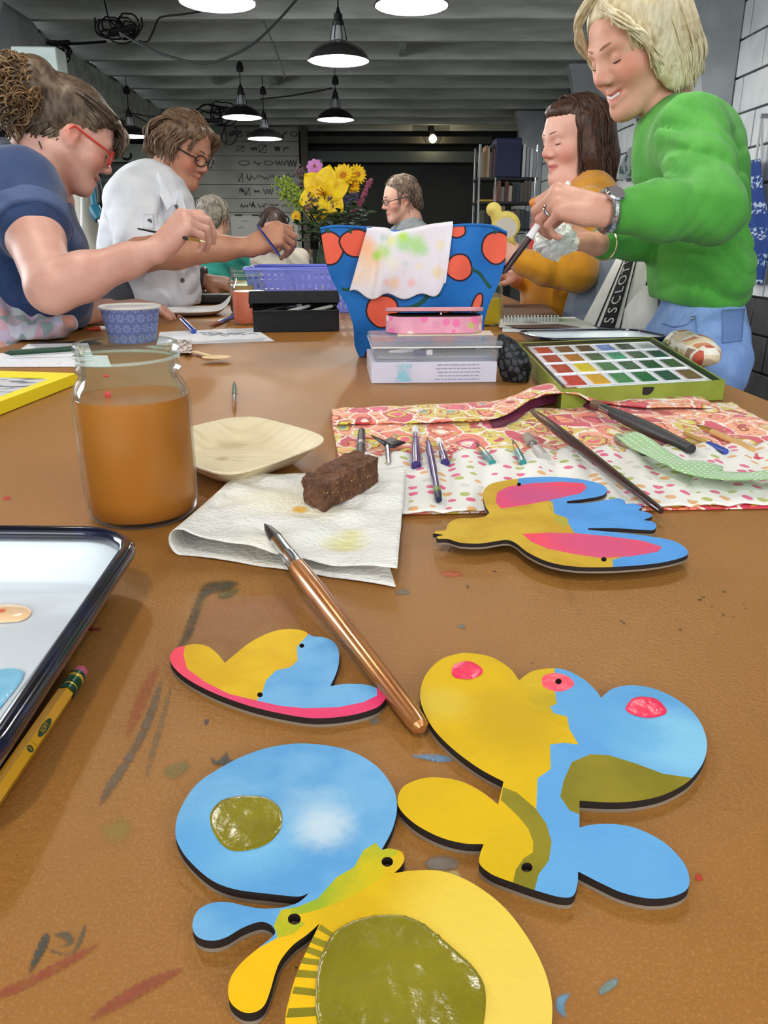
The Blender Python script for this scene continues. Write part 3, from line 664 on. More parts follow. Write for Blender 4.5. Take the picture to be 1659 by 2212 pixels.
ornament('painted butterfly split yellow and blue with three pink spots', 2.0256, (840,1380),
    [(350,62),(450,80),(530,130),(570,182),(620,145),(690,130),(770,135),(850,175),(905,225),(928,258),(980,218),(1060,203),(1160,218),(1270,270),(1350,345),(1390,440),(1380,530),(1330,605),(1270,650),(1180,690),(1060,712),(950,715),(834,708),(834,825),(900,812),(1000,812),(1100,835),(1210,895),(1290,980),(1315,1050),(1300,1100),(1230,1130),(1130,1135),(1020,1110),(930,1070),(828,1018),(825,1075),(805,1125),(750,1130),(640,1100),(540,1065),(450,1030),(398,985),(400,940),(415,898),(330,895),(230,870),(130,820),(60,760),(38,710),(60,650),(130,615),(210,606),(310,622),(400,665),(478,725),(502,625),(400,570),(290,490),(200,400),(150,310),(137,240),(160,160),(220,95),(290,68)],
    (3,9,22,23,35,44,55,56),
    [([(725,60),(725,215),(735,285),(705,295),(720,325),(780,340),(790,395),(830,462),(765,455),(705,462),(708,570),(650,610),(645,740),(680,850),(690,950),(640,1040),(635,1200),(0,1200),(0,0),(725,0)], 1),
     ([(500,648),(560,672),(640,740),(690,810),(712,890),(700,970),(655,1030),(635,1110),(540,1080),(555,1010),(590,960),(630,935),(632,890),(610,830),(560,770),(490,705)], 2),
     ([(800,540),(880,505),(960,508),(1080,545),(1200,590),(1320,607),(1340,620),(1200,730),(834,745),(834,768),(790,750),(750,690),(765,620)], 2), (circ(737,190,72,40,20,0.03,0.1), 3)],
    [(742,186,14),(604,1000,25)], [bluB, yelB, olv, pnk],
    raised=[('pink_spot', circ(340,140,68,40,16,0.04), wetpink, 0.0002), ('pink_spot', circ(1125,302,88,46,16,0.05,0.1), wetpink, 0.00025),
            ])
# leaf-like wing with a pink rim
fC = lambda x, y: T(350+x/2.765, 960+y/2.765, 0.0046)
pnkC = mat('pink_rim_paint', (255,58,74), 0.36, spots=[(fC(1100,1590), 0.085, (222,44,106,0.9), 0.5, 0.1)], bump=0.05, bscale=200)
ornament('painted wing ornament, yellow and blue with a pink rim, left of the big brush', 2.765, (350,960),
    [(150,1200),(200,1192),(270,1205),(330,1250),(375,1305),(440,1250),(530,1180),(640,1125),(740,1103),(840,1112),(900,1145),(960,1150),(1020,1175),(1055,1230),(1055,1310),(1035,1380),(1005,1443),(1100,1430),(1220,1435),(1300,1465),(1335,1510),(1300,1560),(1220,1595),(1080,1625),(900,1635),(700,1605),(500,1555),(300,1480),(150,1400),(70,1330),(47,1270),(80,1220)], (4,16),
    [([(145,1150),(128,1260),(150,1340),(260,1420),(400,1490),(565,1530),(600,1480),(620,1410),(680,1350),(770,1330),(810,1290),(805,1210),(870,1140),(860,1050),(300,1050)], 1),
     ([(565,1530),(600,1480),(620,1410),(680,1350),(770,1330),(810,1290),(805,1210),(870,1137),(1100,1050),(1200,1400),(1283,1460),(1285,1500),(1200,1540),(1050,1570),(850,1575),(700,1560)], 2)],
    [(835,1202,15),(585,1495,17)], [pnkC, mat('lemon_paint', (226,184,26), 0.58, spec=0.22, rgb2=(214,168,20), vscale=38, bump=0.06, bscale=250), blu])
# bird
fD = lambda x, y: T(850+x/2.0507, 980+y/2.0507, 0.0105)
pnkD = mat('pink_wing_paint', (248,54,86), 0.36, rgb2=(226,60,112), vscale=38, spots=[(fD(620,180), 0.024, (196,72,136,0.75), 0.7, 0.5), (fD(930,420), 0.026, (208,58,120,0.7), 0.7, 0.4)])
ornament('painted wooden bird with pink wings, lying half on the dotted cloth', 2.0507, (850,980),
    [(175,352),(190,342),(232,340),(245,308),(290,287),(360,285),(405,278),(425,262),(405,225),(398,170),(430,135),(500,118),(600,105),(720,103),(840,115),(920,135),(947,160),(925,185),(850,200),(768,210),(769,220),(862,218),(950,203),(1000,198),(1025,210),(1022,222),(1070,222),(1100,235),(1085,250),(1130,262),(1145,277),(1108,294),(1150,302),(1165,320),(1150,338),(1100,337),(980,330),(862,330),(862,337),(1000,350),(1150,368),(1250,390),(1303,430),(1290,455),(1200,480),(1080,495),(930,503),(800,500),(690,480),(600,440),(540,395),(500,382),(440,390),(380,398),(300,395),(240,378),(198,378),(190,368),(222,360)], (0,1,2,7,19,20,25,28,31,37,38,56,57,58),
    [([(550,60),(552,130),(640,190),(705,215),(712,265),(770,285),(775,310),(800,348),(1000,400),(1190,410),(970,470),(975,540),(1500,540),(1500,60)], 1),
     ([(690,215),(712,265),(770,285),(775,310),(760,330),(715,300),(720,270),(690,245)], 3),
     ([(475,243),(452,215),(460,170),(510,145),(620,130),(740,124),(840,130),(858,150),(830,175),(720,200),(600,225)], 2),
     ([(570,355),(680,350),(800,352),(950,365),(1100,385),(1190,412),(1170,435),(1050,455),(920,462),(800,445),(680,420),(610,390)], 2)],
    [(556,136,9),(932,468,12)], [yel2, mat('bright_blue_paint', (84,156,224), 0.58, spec=0.22, rgb2=(78,146,214), vscale=40, bump=0.06, bscale=250), pnkD, mat('olive_feather', (176,160,50), 0.58, spec=0.22)], h=0.0105, th=0.004)
# ================================================================== MASON JARS OF PAINT WATER
m_glass = thin_glass('clear_glass', refl=0.55, body=0.016)
J_OUT = [(0.030,0.0),(0.0345,0.0008),(0.0375,0.004),(0.0392,0.010),(0.0398,0.018),(0.0402,0.084),(0.0396,0.090),(0.0372,0.096),(0.0352,0.0995),(0.0338,0.1015),(0.0334,0.104),(0.0352,0.1055),(0.0352,0.1085),(0.0336,0.110),(0.0336,0.1185),(0.0348,0.1195),(0.0348,0.1225),(0.0342,0.1245),(0.0326,0.1252)]
J_IN = [(0.0310,0.1245),(0.0308,0.118),(0.0308,0.104),(0.0330,0.0975),(0.0358,0.0935),(0.0374,0.088),(0.0378,0.082),(0.0376,0.020),(0.0372,0.010),(0.0340,0.0042),(0.0001,0.0032)]
def jar(label, c, level, m_liq, s=1.0, beads=True):
    r = thing('mason_jar', label, 'jar', c, 'mason jars of paint water'); c = Vector(c)
    sc = lambda pr: [(a*s, b*s) for a, b in pr]
    mk('glass', MB().lathe([(1e-4,0.0015)]+sc(J_OUT)+sc(J_IN), c, 64), m_glass, r, ang=180)
    liq = [(a+0.0006, z) for a, z in J_IN[::-1] if z < level-0.002]; ra = liq[-1][0]
    rr = np.interp(level, [z for a, z in J_IN[::-1]], [a for a, z in J_IN[::-1]])+0.0006
    mk('paint_water', MB().lathe(sc([(1e-4,0.0056)]+liq[1:]+[(rr, level), (rr-0.003, level-0.0004), (1e-4, level-0.0005)]), c, 64), m_liq, r, ang=60)
    th = [c+Vector((0.0346*s*math.cos(t*0.16), 0.0346*s*math.sin(t*0.16), s*(0.1125+0.0045*t/26))) for t in range(27)]
    for k in range(2):
        R = Matrix.Rotation(k*2.9+3.6, 3, 'Z'); mk('thread', MB().tube([c+R @ (p-c) for p in th], [0.0002]+[0.0011*s]*25+[0.0002], 7), thin_glass('glass_thread', refl=0.5, body=0.25), r)
    return r
m_orange = mat('orange_paint_water', (172,100,14), 0.25, rgb2=(180,108,22), vscale=14, sub=0.0, spec=0.4)
jb = T(312, 1110)
J1 = jar('large jar of murky orange paint water, nearest the camera', jb, 0.088, m_orange, 1.03)
for px, py in ((233,853),(229,812)):
    c = P(px, py, (jb-CAM).dot(FWD)-0.036); mk('paint_fleck', MB().ball(c, (0.0022,0.0008,0.0030 if py > 830 else 0.001), 8), mat('red_fleck', (220,50,50), 0.4), J1)
jar('small jar of coral pink paint water behind the black pencil case', T(541, 700), 0.078, mat('coral_paint_water', (238,120,92), 0.25, rgb2=(246,134,104), vscale=14), 1.02)
jar('jar of tan paint water tucked behind the coral jar', T(529, 676), 0.076, mat('tan_paint_water', (196,140,82), 0.25), 1.02)
jar('jar of bright yellow paint water behind the blue tote', T(1046, 702), 0.062, mat('yellow_paint_water', (226,186,10), 0.25), 1.02)
# ================================================================== ENAMEL TRAYS
m_enam = mat('white_enamel_tray', (232,238,242), 0.16, rgb2=(222,230,236), vscale=6, coat=0.5)
m_navy = mat('navy_enamel_rim', (20,24,58), 0.14, rgb2=(16,16,24), vscale=40, coat=0.6)
def tray(label, A, B, Dd, hgt=0.030, inset=0.014, rr=0.034, rim=0.0048, wear=()):
    """rim corner A, corners B and Dd next to it; rim height hgt above the table"""
    A, B, Dd = Vector(A), Vector(B), Vector(Dd); e1, e2 = (B-A), (Dd-A); L1, L2 = e1.length, e2.length; e1.normalize(); e2.normalize()
    if e1.cross(e2).z < 0: flip = True
    else: flip = False
    cen = A+e1*L1/2+e2*L2/2; cen.z = TZ
    def ring(hw, hh, r, z, n=10):
        o = []
        for sx, sy, a0 in ((1,1,0),(-1,1,90),(-1,-1,180),(1,-1,270)):
            for k in range(n+1):
                t = math.radians(a0+90*k/n); o.append(cen+e1*(sx*(hw-r)+r*math.cos(t))+e2*(sy*(hh-r)+r*math.sin(t))+Vector((0,0,z)))
        return o
    r = thing('enamel_tray', label, 'tray', cen, 'white enamel trays with navy rims')
    spec = [(1,hgt,0),(0.62,hgt*0.66,0),(0.22,hgt*0.30,0),(0.08,0.0062,0),(0.0,0.0045,0),(-0.12,0.004,0)]
    rings = [ring(L1/2-inset*(1-a), L2/2-inset*(1-a), max(0.008, rr-inset*(1-a)*0.6), z) for a, z, _ in spec]
    N = len(rings[0]); mb = MB(); vs = [p for g in rings for p in g]+[cen+Vector((0,0,0.004))]
    fs = [(i*N+k, i*N+(k+1) % N, (i+1)*N+(k+1) % N, (i+1)*N+k) for i in range(len(rings)-1) for k in range(N)]+[((len(rings)-1)*N+k, (len(rings)-1)*N+(k+1) % N, len(rings)*N) for k in range(N)]
    mk('basin', mb.add(vs, fs), m_enam, r, ang=180, solid=0.0015)
    mb = MB(); vo = [p for g in (ring(L1/2+0.001, L2/2+0.001, rr, hgt-0.002), ring(L1/2-inset*0.4, L2/2-inset*0.4, rr-inset*0.3, hgt*0.55), ring(L1/2-inset*0.95, L2/2-inset*0.95, rr-inset*0.6, 0.0008)) for p in g]
    mk('outer_wall', mb.add(vo, [(i*N+k, (i+1)*N+k, (i+1)*N+(k+1) % N, i*N+(k+1) % N) for i in range(2) for k in range(N)]), m_navy, r, ang=180)
    mk('rolled_rim', MB().tube(ring(L1/2, L2/2, rr, hgt), rim, 10, closed=True), m_navy, r, ang=180)
    return r, cen
A = T(302, 1154, 0.030); B = A+(T(0, 1151, 0.030)-A).normalized()*0.30; e = (T(0, 1602, 0.030)-A).normalized()
tr, tc = tray('white enamel tray with a navy rim and paint blobs, at the left edge', A, B, A+e*0.235)
def blob(pts, h, m, amp, name='paint_blob', parent=tr):
    pts = crom(pts, True, 5); q, tri, _ = panel(pts, step=4.0); ed = np.array([(p.x, p.y) for p in pts]); vs = []
    for x, y in q:
        d = float(np.min(np.hypot(ed[:,0]-x, ed[:,1]-y))); p = T(x, y, h); vs.append((p.x, p.y, p.z+amp*min(1, d/10)**0.5))
    fl = [tuple(t) if (Vector(vs[t[1]])-Vector(vs[t[0]])).cross(Vector(vs[t[2]])-Vector(vs[t[0]])).z > 0 else tuple(t[::-1]) for t in tri.tolist()]
    return mk(name, (vs, fl), m, parent, ang=180)
b1 = blob([(-20,1312),(30,1307),(60,1312),(68,1325),(50,1340),(10,1345),(-20,1342)], 0.0045, mat('peach_paint', (246,202,152), 0.12, rgb2=(250,212,168), vscale=60, coat=0.5), 0.0022)
b1['label'] = 'glossy peach paint blob'
blob([(-10,1318),(8,1314),(12,1320),(-8,1326)], 0.0068, mat('coral_streak', (226,120,80), 0.15), 0.0003, 'paint_streak')
b2 = blob([(-40,1452),(0,1445),(30,1443),(52,1452),(40,1480),(0,1530),(-40,1580)], 0.0045, mat('wet_sky_blue', (148,208,234), 0.2, rgb2=(120,190,226), vscale=40, coat=0.3), 0.0006); b2['label'] = 'sky blue paint puddle'
for a, b, w in ((284,1182,0.0012),(246,1236,0.0008),(160,1352,0.0014)):
    p = T(a, b, 0.031); mk('chip', MB().ball(p, (w*1.2, w*2.2, 0.0032), 8), mat('enamel_chip', (176,170,164), 0.5), tr)
A = T(1112, 716, 0.022); B2 = T(1370, 713, 0.022); tray('white enamel tray with a thin blue rim behind the paint tin', A, B2, A+Vector((0.03,-0.14,0)), hgt=0.022, inset=0.02, rr=0.03, rim=0.003)
# ================================================================== PENCIL
A, B = T(176, 1448, 0.0042), T(-60, 1790, 0.0040); ax = (B-A).normalized(); R = frame(ax)
pc = thing('pencil', 'yellow pencil with green striped ferrule and pink eraser', 'pencil', (A.x, A.y, TZ)); m_py = mat('pencil_yellow', (226,164,20), 0.28, coat=0.4); m_pg = mat('ferrule_green', (22,72,44), 0.3, metal=0.4)
mk('eraser', MB().lathe([(1e-4,-0.001),(0.0024,-0.0005),(0.0033,0.001),(0.0034,0.007)], A, 20, R), mat('eraser_pink', (196,96,124), 0.7), pc)
mk('ferrule', MB().lathe([(0.0036,0.005),(0.0038,0.0055),(0.0038,0.0075),(0.0039,0.008),(0.0036,0.0082),(0.0036,0.0095),(0.0039,0.010),(0.0039,0.0145),(0.0036,0.015),(0.0036,0.0162),(0.0039,0.0165),(0.0039,0.0195),(0.0036,0.020)], A, 24, R,
   mis=[0,0,0,1,1,1,0,0,1,1,0,0]), [m_pg, mat('ferrule_gold', (214,180,70), 0.3, metal=0.6)], pc, ang=30)
Rh = R @ Matrix.Rotation(math.radians(8), 3, 'Z')
mk('barrel', MB().lathe([(0.0034,0.0195),(0.00385,0.0205),(0.00385,0.18)], A, 6, Rh), m_py, pc, ang=25)
mk('tip', MB().lathe([(0.0038,0.18),(0.0012,0.196),(1e-4,0.2)], A, 12, R), mat('cedar', (206,164,112), 0.6), pc)
m_pr = mat('pencil_print', (36,60,34), 0.5)
nrm = (CAM-A); nrm = (nrm-ax*nrm.dot(ax)).normalized()
fdir = None                                  # the hexagon side facing up
for k in range(6):
    t = math.radians(8+30+60*k); q = R @ Vector((math.cos(t), math.sin(t), 0))
    if fdir is None or q.dot(nrm) > fdir.dot(nrm): fdir = q
RT = Matrix((-ax, fdir.cross(-ax), fdir)).transposed(); pl = lambda s: A+ax*s+fdir*(0.00385*math.cos(math.radians(30))+0.00002)
mk('stamp', MB().lathe([(1e-4,0.0),(0.0019,0.0),(0.0019,0.00008),(1e-4,0.00008)], (0,0,0), 20).add([],[]), m_pr, pc)
st = bpy.data.objects['stamp']
for v in st.data.vertices:
    q = v.co+Vector(pc.location); q = Vector((q.x*3.3, q.y*0.85, q.z)); v.co = pl(0.048)+RT @ q-Vector(pc.location)
text_mesh('SOFT', 0.0027, RT, pl(0.048)+fdir*0.0001, mat('print_yellow', (214,160,30), 0.4), pc, ext=0.00004)
mk('stamp_disc', MB().lathe([(1e-4,0.0),(0.0016,0.0),(0.0016,0.00008),(1e-4,0.00008)], pl(0.062), 18, RT), m_pr, pc)
text_mesh('2', 0.0026, RT, pl(0.062)+fdir*0.0001, mat('print_yellow', (214,160,30), 0.4), pc, ext=0.00004)
text_mesh('1', 0.0016, RT, pl(0.0585)+RT @ Vector((0,0.0009,0)), m_pr, pc, ext=0.00004); text_mesh('2', 0.0016, RT, pl(0.0585)-RT @ Vector((0,0.0009,0)), m_pr, pc, ext=0.00004)
# ================================================================== NAPKIN, BROWNIE, BIG BRUSH, LEAF PLATE
m_nap = mat('paper_towel', (240,238,230), 0.9, bump=0.35, bscale=260, spots=[(T(690,1110,.006), 0.022, (232,220,180,0.6), 0.8, 0.8), (T(745,1180,.006), 0.012, (222,214,130,0.75), 0.8, 0.8),
    (T(600,1090,.006), 0.030, (240,230,196,0.7), 0.8, 0.6), (T(648,1106,.006), 0.006, (230,170,20,0.9), 0.4, 0.5), (T(560,1200,.006), 0.02, (236,228,206,0.5), 0.8, 0.6), (T(760,1160,.006), 0.008, (226,218,120,0.6), 0.8, 0.7)])
np_ = thing('paper_towel', 'folded white paper towel with yellow paint stains under the brownie', 'paper towel', T(640, 1160))
def nap(u, v):                              # u: top right -> left fold -> bottom right ; v: front -> back
    tr_, tl_ = T(858,1249,.005).lerp(T(877,1022,.005), v), T(392,1203,.0).lerp(T(526,1042,.0), v)
    lift = 0.0155*(1-v)**1.3+0.006
    if u < 0.5:
        a = u/0.5; p = tr_.lerp(tl_, a); s = a*a*(3-2*a); p.z = TZ+0.0105*(1-a)+(0.004+lift)*a*a*(1.0-0.25*a)+0.0012*math.sin(a*13+v*9)*(1-v*0.5)+0.0045*mnoise.noise((p.x*32, p.y*44, 0))
        p.z = max(p.z, TZ+0.0035)
    elif u < 0.62:
        a = (u-0.5)/0.12; t = math.pi*a; h = (0.004+lift)*0.75; p = tl_+(tl_-tr_).normalized()*0.008*math.sin(t); p.z = TZ+0.0012+(h-0.0012)*(0.5+0.5*math.cos(t))
        if v == 0: pass
    else:
        a = (u-0.62)/0.38; p = (tl_+Vector((0.006,0,0))*(1-v)).lerp(tr_+Vector((-0.001,-0.004*(1-v),0)), a*(1-0.28*v)); p.z = TZ+0.0012+0.0008*abs(math.sin(a*9+v*4))
    return p
mk('folded_sheet', MB().grid(nap, 90, 40), m_nap, np_, ang=180, solid=0.0006)
None and mk('under_fold', MB().grid(lambda u, v: T(590+275*u, 1252-20*v-190*v*v*0+0, 0.0).lerp(T(590+275*u+15*u, 1060, 0.0), v)+Vector((0,0,0.0026+0.0006*math.sin(u*7+v*3))), 20, 12), m_nap, np_, ang=180, solid=0.0006)
# brownie
m_brown = mat('brownie_crumb', (128,84,56), 0.8, rgb2=(98,62,40), vscale=120, bump=0.9, bscale=280)
a0, a1, a2 = T(700,1120,.005), T(818,1056,.005), T(652,1098,.005); a0.z = a1.z = a2.z = TZ+0.0092
ex, ey = a1-a0, a2-a0; H = 0.0215
bw = thing('brownie', 'half eaten chocolate brownie bar on the paper towel', 'brownie', (a0+ex/2+ey/2))
def cube_grid(n):
    mb = MB()
    for ax_ in range(3):
        for s in (0, 1):
            def fn(u, v):
                q = [0,0,0]; q[ax_] = s; q[(ax_+1) % 3] = u if s else 1-u; q[(ax_+2) % 3] = v; return Vector(q)
            mb.grid(fn, n, n)
    return mb
mb = cube_grid(44)
def bro(q):
    c = Vector((q.x-0.5, q.y-0.5, q.z-0.5)); k = 0.03                      # soft corners
    q = Vector((0.5+c.x*(1-k*(abs(c.y)*2)**4*(abs(c.z)*2)**4), 0.5+c.y*(1-k*(abs(c.x)*2)**6), 0.5+c.z*(1-0.04*(abs(c.x)*2)**6)))
    p = a0+ex*q.x+ey*q.y+Vector((0,0,H*q.z*(0.92+0.12*q.x)))
    n = mnoise.noise(p*140)*0.0015+mnoise.noise(p*420)*0.0006+mnoise.noise(p*50)*0.0030
    if q.z > 0.9:
        w = mnoise.noise(Vector((p.x*60+3, p.y*110, 2)))
        n += -0.0022*max(0, 1-abs(w)*7)+0.0008
    out = (ex.normalized()*c.x+ey.normalized()*c.y+Vector((0,0,c.z))).normalized() if c.length else Vector((0,0,1))
    r = p+out*n
    if q.z < 0.02: r.z = max(r.z, a0.z)
    return r
mb.v = [bro(q) for q in mb.v]; mk('crumb', mb, m_brown, bw, ang=180)
mbn = MB(); rg = random.Random(3)
for k in range(16): q = bro(Vector((rg.random(), 0.0, 0.1+0.8*rg.random()))); mbn.ball(q, rg.uniform(0.0004, 0.0009), 6)
o = mk('nut_fleck', mbn, mat('nut', (180,140,84), 0.7), bw); o['kind'] = 'stuff'
# big bronze brush
m_hair = mat('black_bristle', (34,34,38), 0.4, rgb2=(20,20,22), vscale=300, stretch=(1,1,1)); m_fer = mat('silver_ferrule', (206,210,214), 0.16, metal=1.0, rgb2=(180,184,190), vscale=60)
m_bronze = mat('bronze_lacquer', (184,122,66), 0.24, metal=0.5, rgb2=(160,100,54), vscale=30, coat=0.5)
def brush(label, tip, butt, rmax, lens, mats, group=None, h=(0.01, 0.005), flat=1.0, taper=0.55, name='paint_brush', rf=0.85, point=True):
    A, B = T(*tip, h[0]), T(*butt, h[1]); L = (B-A).length; r = thing(name, label, 'brush', B, group); a, b = lens
    bp_ = [(0.0, rmax*0.05), (a*0.35, rmax*rf*0.62), (a*0.8, rmax*rf*0.95), (a*1.02, rmax*rf*0.9)] if point else [(0.0, rmax*rf*0.9), (a*0.5, rmax*rf*1.05), (a*1.02, rmax*rf*0.9)]
    stick('bristles', A, B, bp_, mats[0], r)
    stick('ferrule', A, B, [(a*0.95, rmax*rf*0.92), (a+(b-a)*0.55, rmax*rf), (a+(b-a)*0.6, rmax*rf*1.06), (a+(b-a)*0.66, rmax*rf), (a+(b-a)*0.74, rmax*rf*1.06), (a+(b-a)*0.8, rmax*rf), (b, rmax*0.96)], mats[1], r, 16)
    stick('handle', A, B, [(b*0.99, rmax*0.92), (b+(1-b)*0.06, rmax), (b+(1-b)*0.2, rmax*1.04), (b+(1-b)*0.5, rmax*(0.45+0.55*taper)+0.0), (0.97, rmax*taper*0.98), (0.992, rmax*taper*0.85), (1.0, rmax*taper*0.4)], mats[2], r, 16)
    return r
brush('large bronze handled round brush resting on the paper towel', (571,1131), (912,1576), 0.0058, (0.135, 0.305), (m_hair, m_fer, m_bronze), h=(0.0155, 0.0048), taper=0.78, rf=0.84)
# square palm leaf plate
def leaf_print(t, col):
    w = t.noise(t.scaled(t.pos(), (16, 260, 16)), 1.0, 3.0); return t.mix(t.math('MULTIPLY', t.step(w, 0.42, 0.75), 0.28), col, lin((176,156,112)))
m_leaf = mat('palm_leaf', (238,222,188), 0.6, rgb2=(228,210,172), vscale=12, bump=0.2, bscale=60, custom=leaf_print, spots=[(T(480,990,.005), 0.006, (176,140,96,0.7), 0.6, 0.6), (T(500,962,.005), 0.012, (190,166,122,0.5), 0.6, 0.8)])
C4 = [T(528,899,.020), T(732,955,.020), T(486,1040,.020), T(300,960,.020)]
pl_ = thing('leaf_plate', 'square palm leaf plate with rounded corners beside the jar', 'plate', (C4[0]+C4[2])/2-Vector((0,0,0.02)))
def sq(t, k=4.5):
    c, s = math.cos(t), math.sin(t); r = (abs(c)**k+abs(s)**k)**(-1/k); return c*r, s*r
def leafp(u, v):
    x, y = sq(2*math.pi*u+math.pi/4); prof = [(0.0,0.003),(0.55,0.0032),(0.70,0.0045),(0.78,0.009),(0.88,0.0165),(0.945,0.0205),(1.0,0.0215)]
    f = v*(len(prof)-1); i = min(int(f), len(prof)-2); k = f-i; rr = prof[i][0]+(prof[i+1][0]-prof[i][0])*k; z = prof[i][1]+(prof[i+1][1]-prof[i][1])*k
    a, b = (x*rr+1)/2, (y*rr+1)/2
    p = C4[3].lerp(C4[0], a).lerp(C4[2].lerp(C4[1], a), 1-b); p.z = TZ+max(0.0018, z*(1+0.06*math.sin(u*9)*v)); return p
mk('dish', MB().grid(leafp, 72, 24, cu=True), m_leaf, pl_, ang=180, solid=0.0014)
# ================================================================== BRUSH ROLL OF PAISLEY CLOTH
def paisley(t, col):
    p = t.pos(); v = t.new('ShaderNodeTexVoronoi'); v.feature = 'F1'; v.inputs['Scale'].default_value = 27; v.inputs['Randomness'].default_value = 0.85
    wob = t.new('ShaderNodeTexNoise'); t.put(wob.inputs['Vector'], p); wob.inputs['Scale'].default_value = 22
    pp = t.vmath('ADD', p, t.vmath('SCALE', t.vmath('SUBTRACT', wob.outputs['Color'], (0.5,0.5,0.5)), (0,0,0)))
    sc = t.new('ShaderNodeVectorMath', operation='SCALE'); t.put(sc.inputs[0], t.vmath('SUBTRACT', wob.outputs['Color'], (0.5,0.5,0.5))); sc.inputs['Scale'].default_value = 0.030
    pp = t.vmath('ADD', p, sc.outputs[0]); pp = t.scaled(pp, (1.25,0.75,1)); t.put(v.inputs['Vector'], pp)
    d = v.outputs['Distance']; sp = t.new('ShaderNodeSeparateColor'); t.put(sp.inputs[0], v.outputs['Color']); rnd_ = sp.outputs[0]
    heart = t.ramp(rnd_, [(0,(222,206,70)),(0.30,(226,90,128)),(0.52,(250,160,110)),(0.74,(196,48,52)),(0.9,(226,210,96))], 'CONSTANT')
    inner = t.ramp(sp.outputs[1], [(0,(248,232,214)),(0.4,(236,86,120)),(0.7,(250,178,128)),(0.88,(120,170,170))], 'CONSTANT')
    c = t.mix(t.step(d, 0.20, 0.22), inner, heart)
    c = t.mix(t.step(t.math('ABSOLUTE', t.math('SUBTRACT', d, 0.36)), 0.035, 0.028), c, lin((184,46,44)))
    ring = t.mix(t.step(d, 0.40, 0.41), c, t.ramp(sp.outputs[2], [(0,(246,170,128)),(0.34,(238,132,104)),(0.56,(212,62,84)),(0.78,(222,202,84))], 'CONSTANT'))
    v2 = t.new('ShaderNodeTexVoronoi'); v2.inputs['Scale'].default_value = 85; t.put(v2.inputs['Vector'], pp)
    s2 = t.new('ShaderNodeSeparateColor'); t.put(s2.inputs[0], v2.outputs['Color'])
    small = t.ramp(s2.outputs[0], [(0,(250,240,226)),(0.3,(214,52,88)),(0.5,(210,192,66)),(0.66,(250,180,140)),(0.85,(150,150,70))], 'CONSTANT')
    f = t.math('MULTIPLY', t.step(v2.outputs['Distance'], 0.30, 0.26), t.step(s2.outputs[1], 0.42, 0.44))
    c2 = t.mix(f, ring, small)
    v3 = t.new('ShaderNodeTexVoronoi'); v3.feature = 'DISTANCE_TO_EDGE'; v3.inputs['Scale'].default_value = 27; v3.inputs['Randomness'].default_value = 0.85; t.put(v3.inputs['Vector'], pp)
    c2 = t.mix(t.step(v3.outputs['Distance'], 0.045, 0.03), c2, lin((252,238,222)))
    n = t.noise(p, 60, 2.0); return t.mix(t.step(t.math('ABSOLUTE', t.math('SUBTRACT', n, 0.5)), 0.016, 0.008), c2, lin((190,60,52)))
def dots(t, col):
    p = t.scaled(t.pos(), (1,1,0.02)); v = t.new('ShaderNodeTexVoronoi'); v.inputs['Scale'].default_value = 60; v.inputs['Randomness'].default_value = 0.42; t.put(v.inputs['Vector'], t.scaled(p, (1.15,0.95,1)))
    s = t.new('ShaderNodeSeparateColor'); t.put(s.inputs[0], v.outputs['Color'])
    c = t.ramp(s.outputs[0], [(0,(226,88,130)),(0.30,(178,184,92)),(0.52,(230,172,110)),(0.72,(222,216,206)),(0.9,(226,88,130))], 'CONSTANT')
    return t.mix(t.step(v.outputs['Distance'], 0.30, 0.27), col, c)
m_pais = mat('paisley_cloth', (250,190,150), 0.85, custom=paisley, sheen=0.2); m_dots = mat('dotted_cloth', (240,236,226), 0.85, custom=dots, sheen=0.2, bump=0.1, bscale=200)
m_maroon = mat('maroon_lining', (112,34,62), 0.8, rgb2=(90,26,52), vscale=20)
br = thing('brush_roll', 'unrolled paisley brush roll with a dotted pocket strip', 'brush roll', T(1200, 1000))
A0, A1, A2, A3 = T(740,1010), T(1830,1080), T(1600,868), T(716,900)       # near-left, near-right, far-right, far-left
def quad(c, u, v): return c[0].lerp(c[1], u).lerp(c[3].lerp(c[2], u), v)
QB = [T(732,1000), T(1800,1000), T(1580,872), T(716,905)]
def wavy(u, v, k): return 0.0012*math.sin(u*31+v*5+k)+0.0010*mnoise.noise((u*9, v*6, k))
def pais(u, v): p = quad(QB, u, v); p.z = TZ+0.0034+wavy(u, v, 1)+(0.0015*mnoise.noise((u*30, v*12, 2))); return p
mk('paisley_sheet', MB().grid(pais, 110, 40), m_pais, br, ang=180, solid=0.001)
QP = [T(720,1122), T(1720,1098), T(1700,968), T(742,996)]
CHN = 13
def pock(u, v):
    p = quad(QP, u, v); ch = abs(math.sin(math.pi*u*CHN)); p.z = TZ+0.0032+0.0046*ch*(0.4+0.6*v)+0.0012*mnoise.noise((u*14, v*5, 4))+0.0006*abs(math.sin(u*70))*(1-v)
    p.y += 0.004*mnoise.noise((u*11, 0, 3))*(1-v)+(0.003*ch if v > 0.95 else 0); return p
mk('dotted_pocket', MB().grid(pock, 160, 30), m_dots, br, ang=180, solid=0.0008)
mk('under_layer', MB().grid(lambda u, v: quad([T(735,1118), T(1720,1102), T(1700,975), T(745,1000)], u, v)+Vector((0,0.002,0.0016)), 30, 6), m_pais, br, ang=180, solid=0.0008)
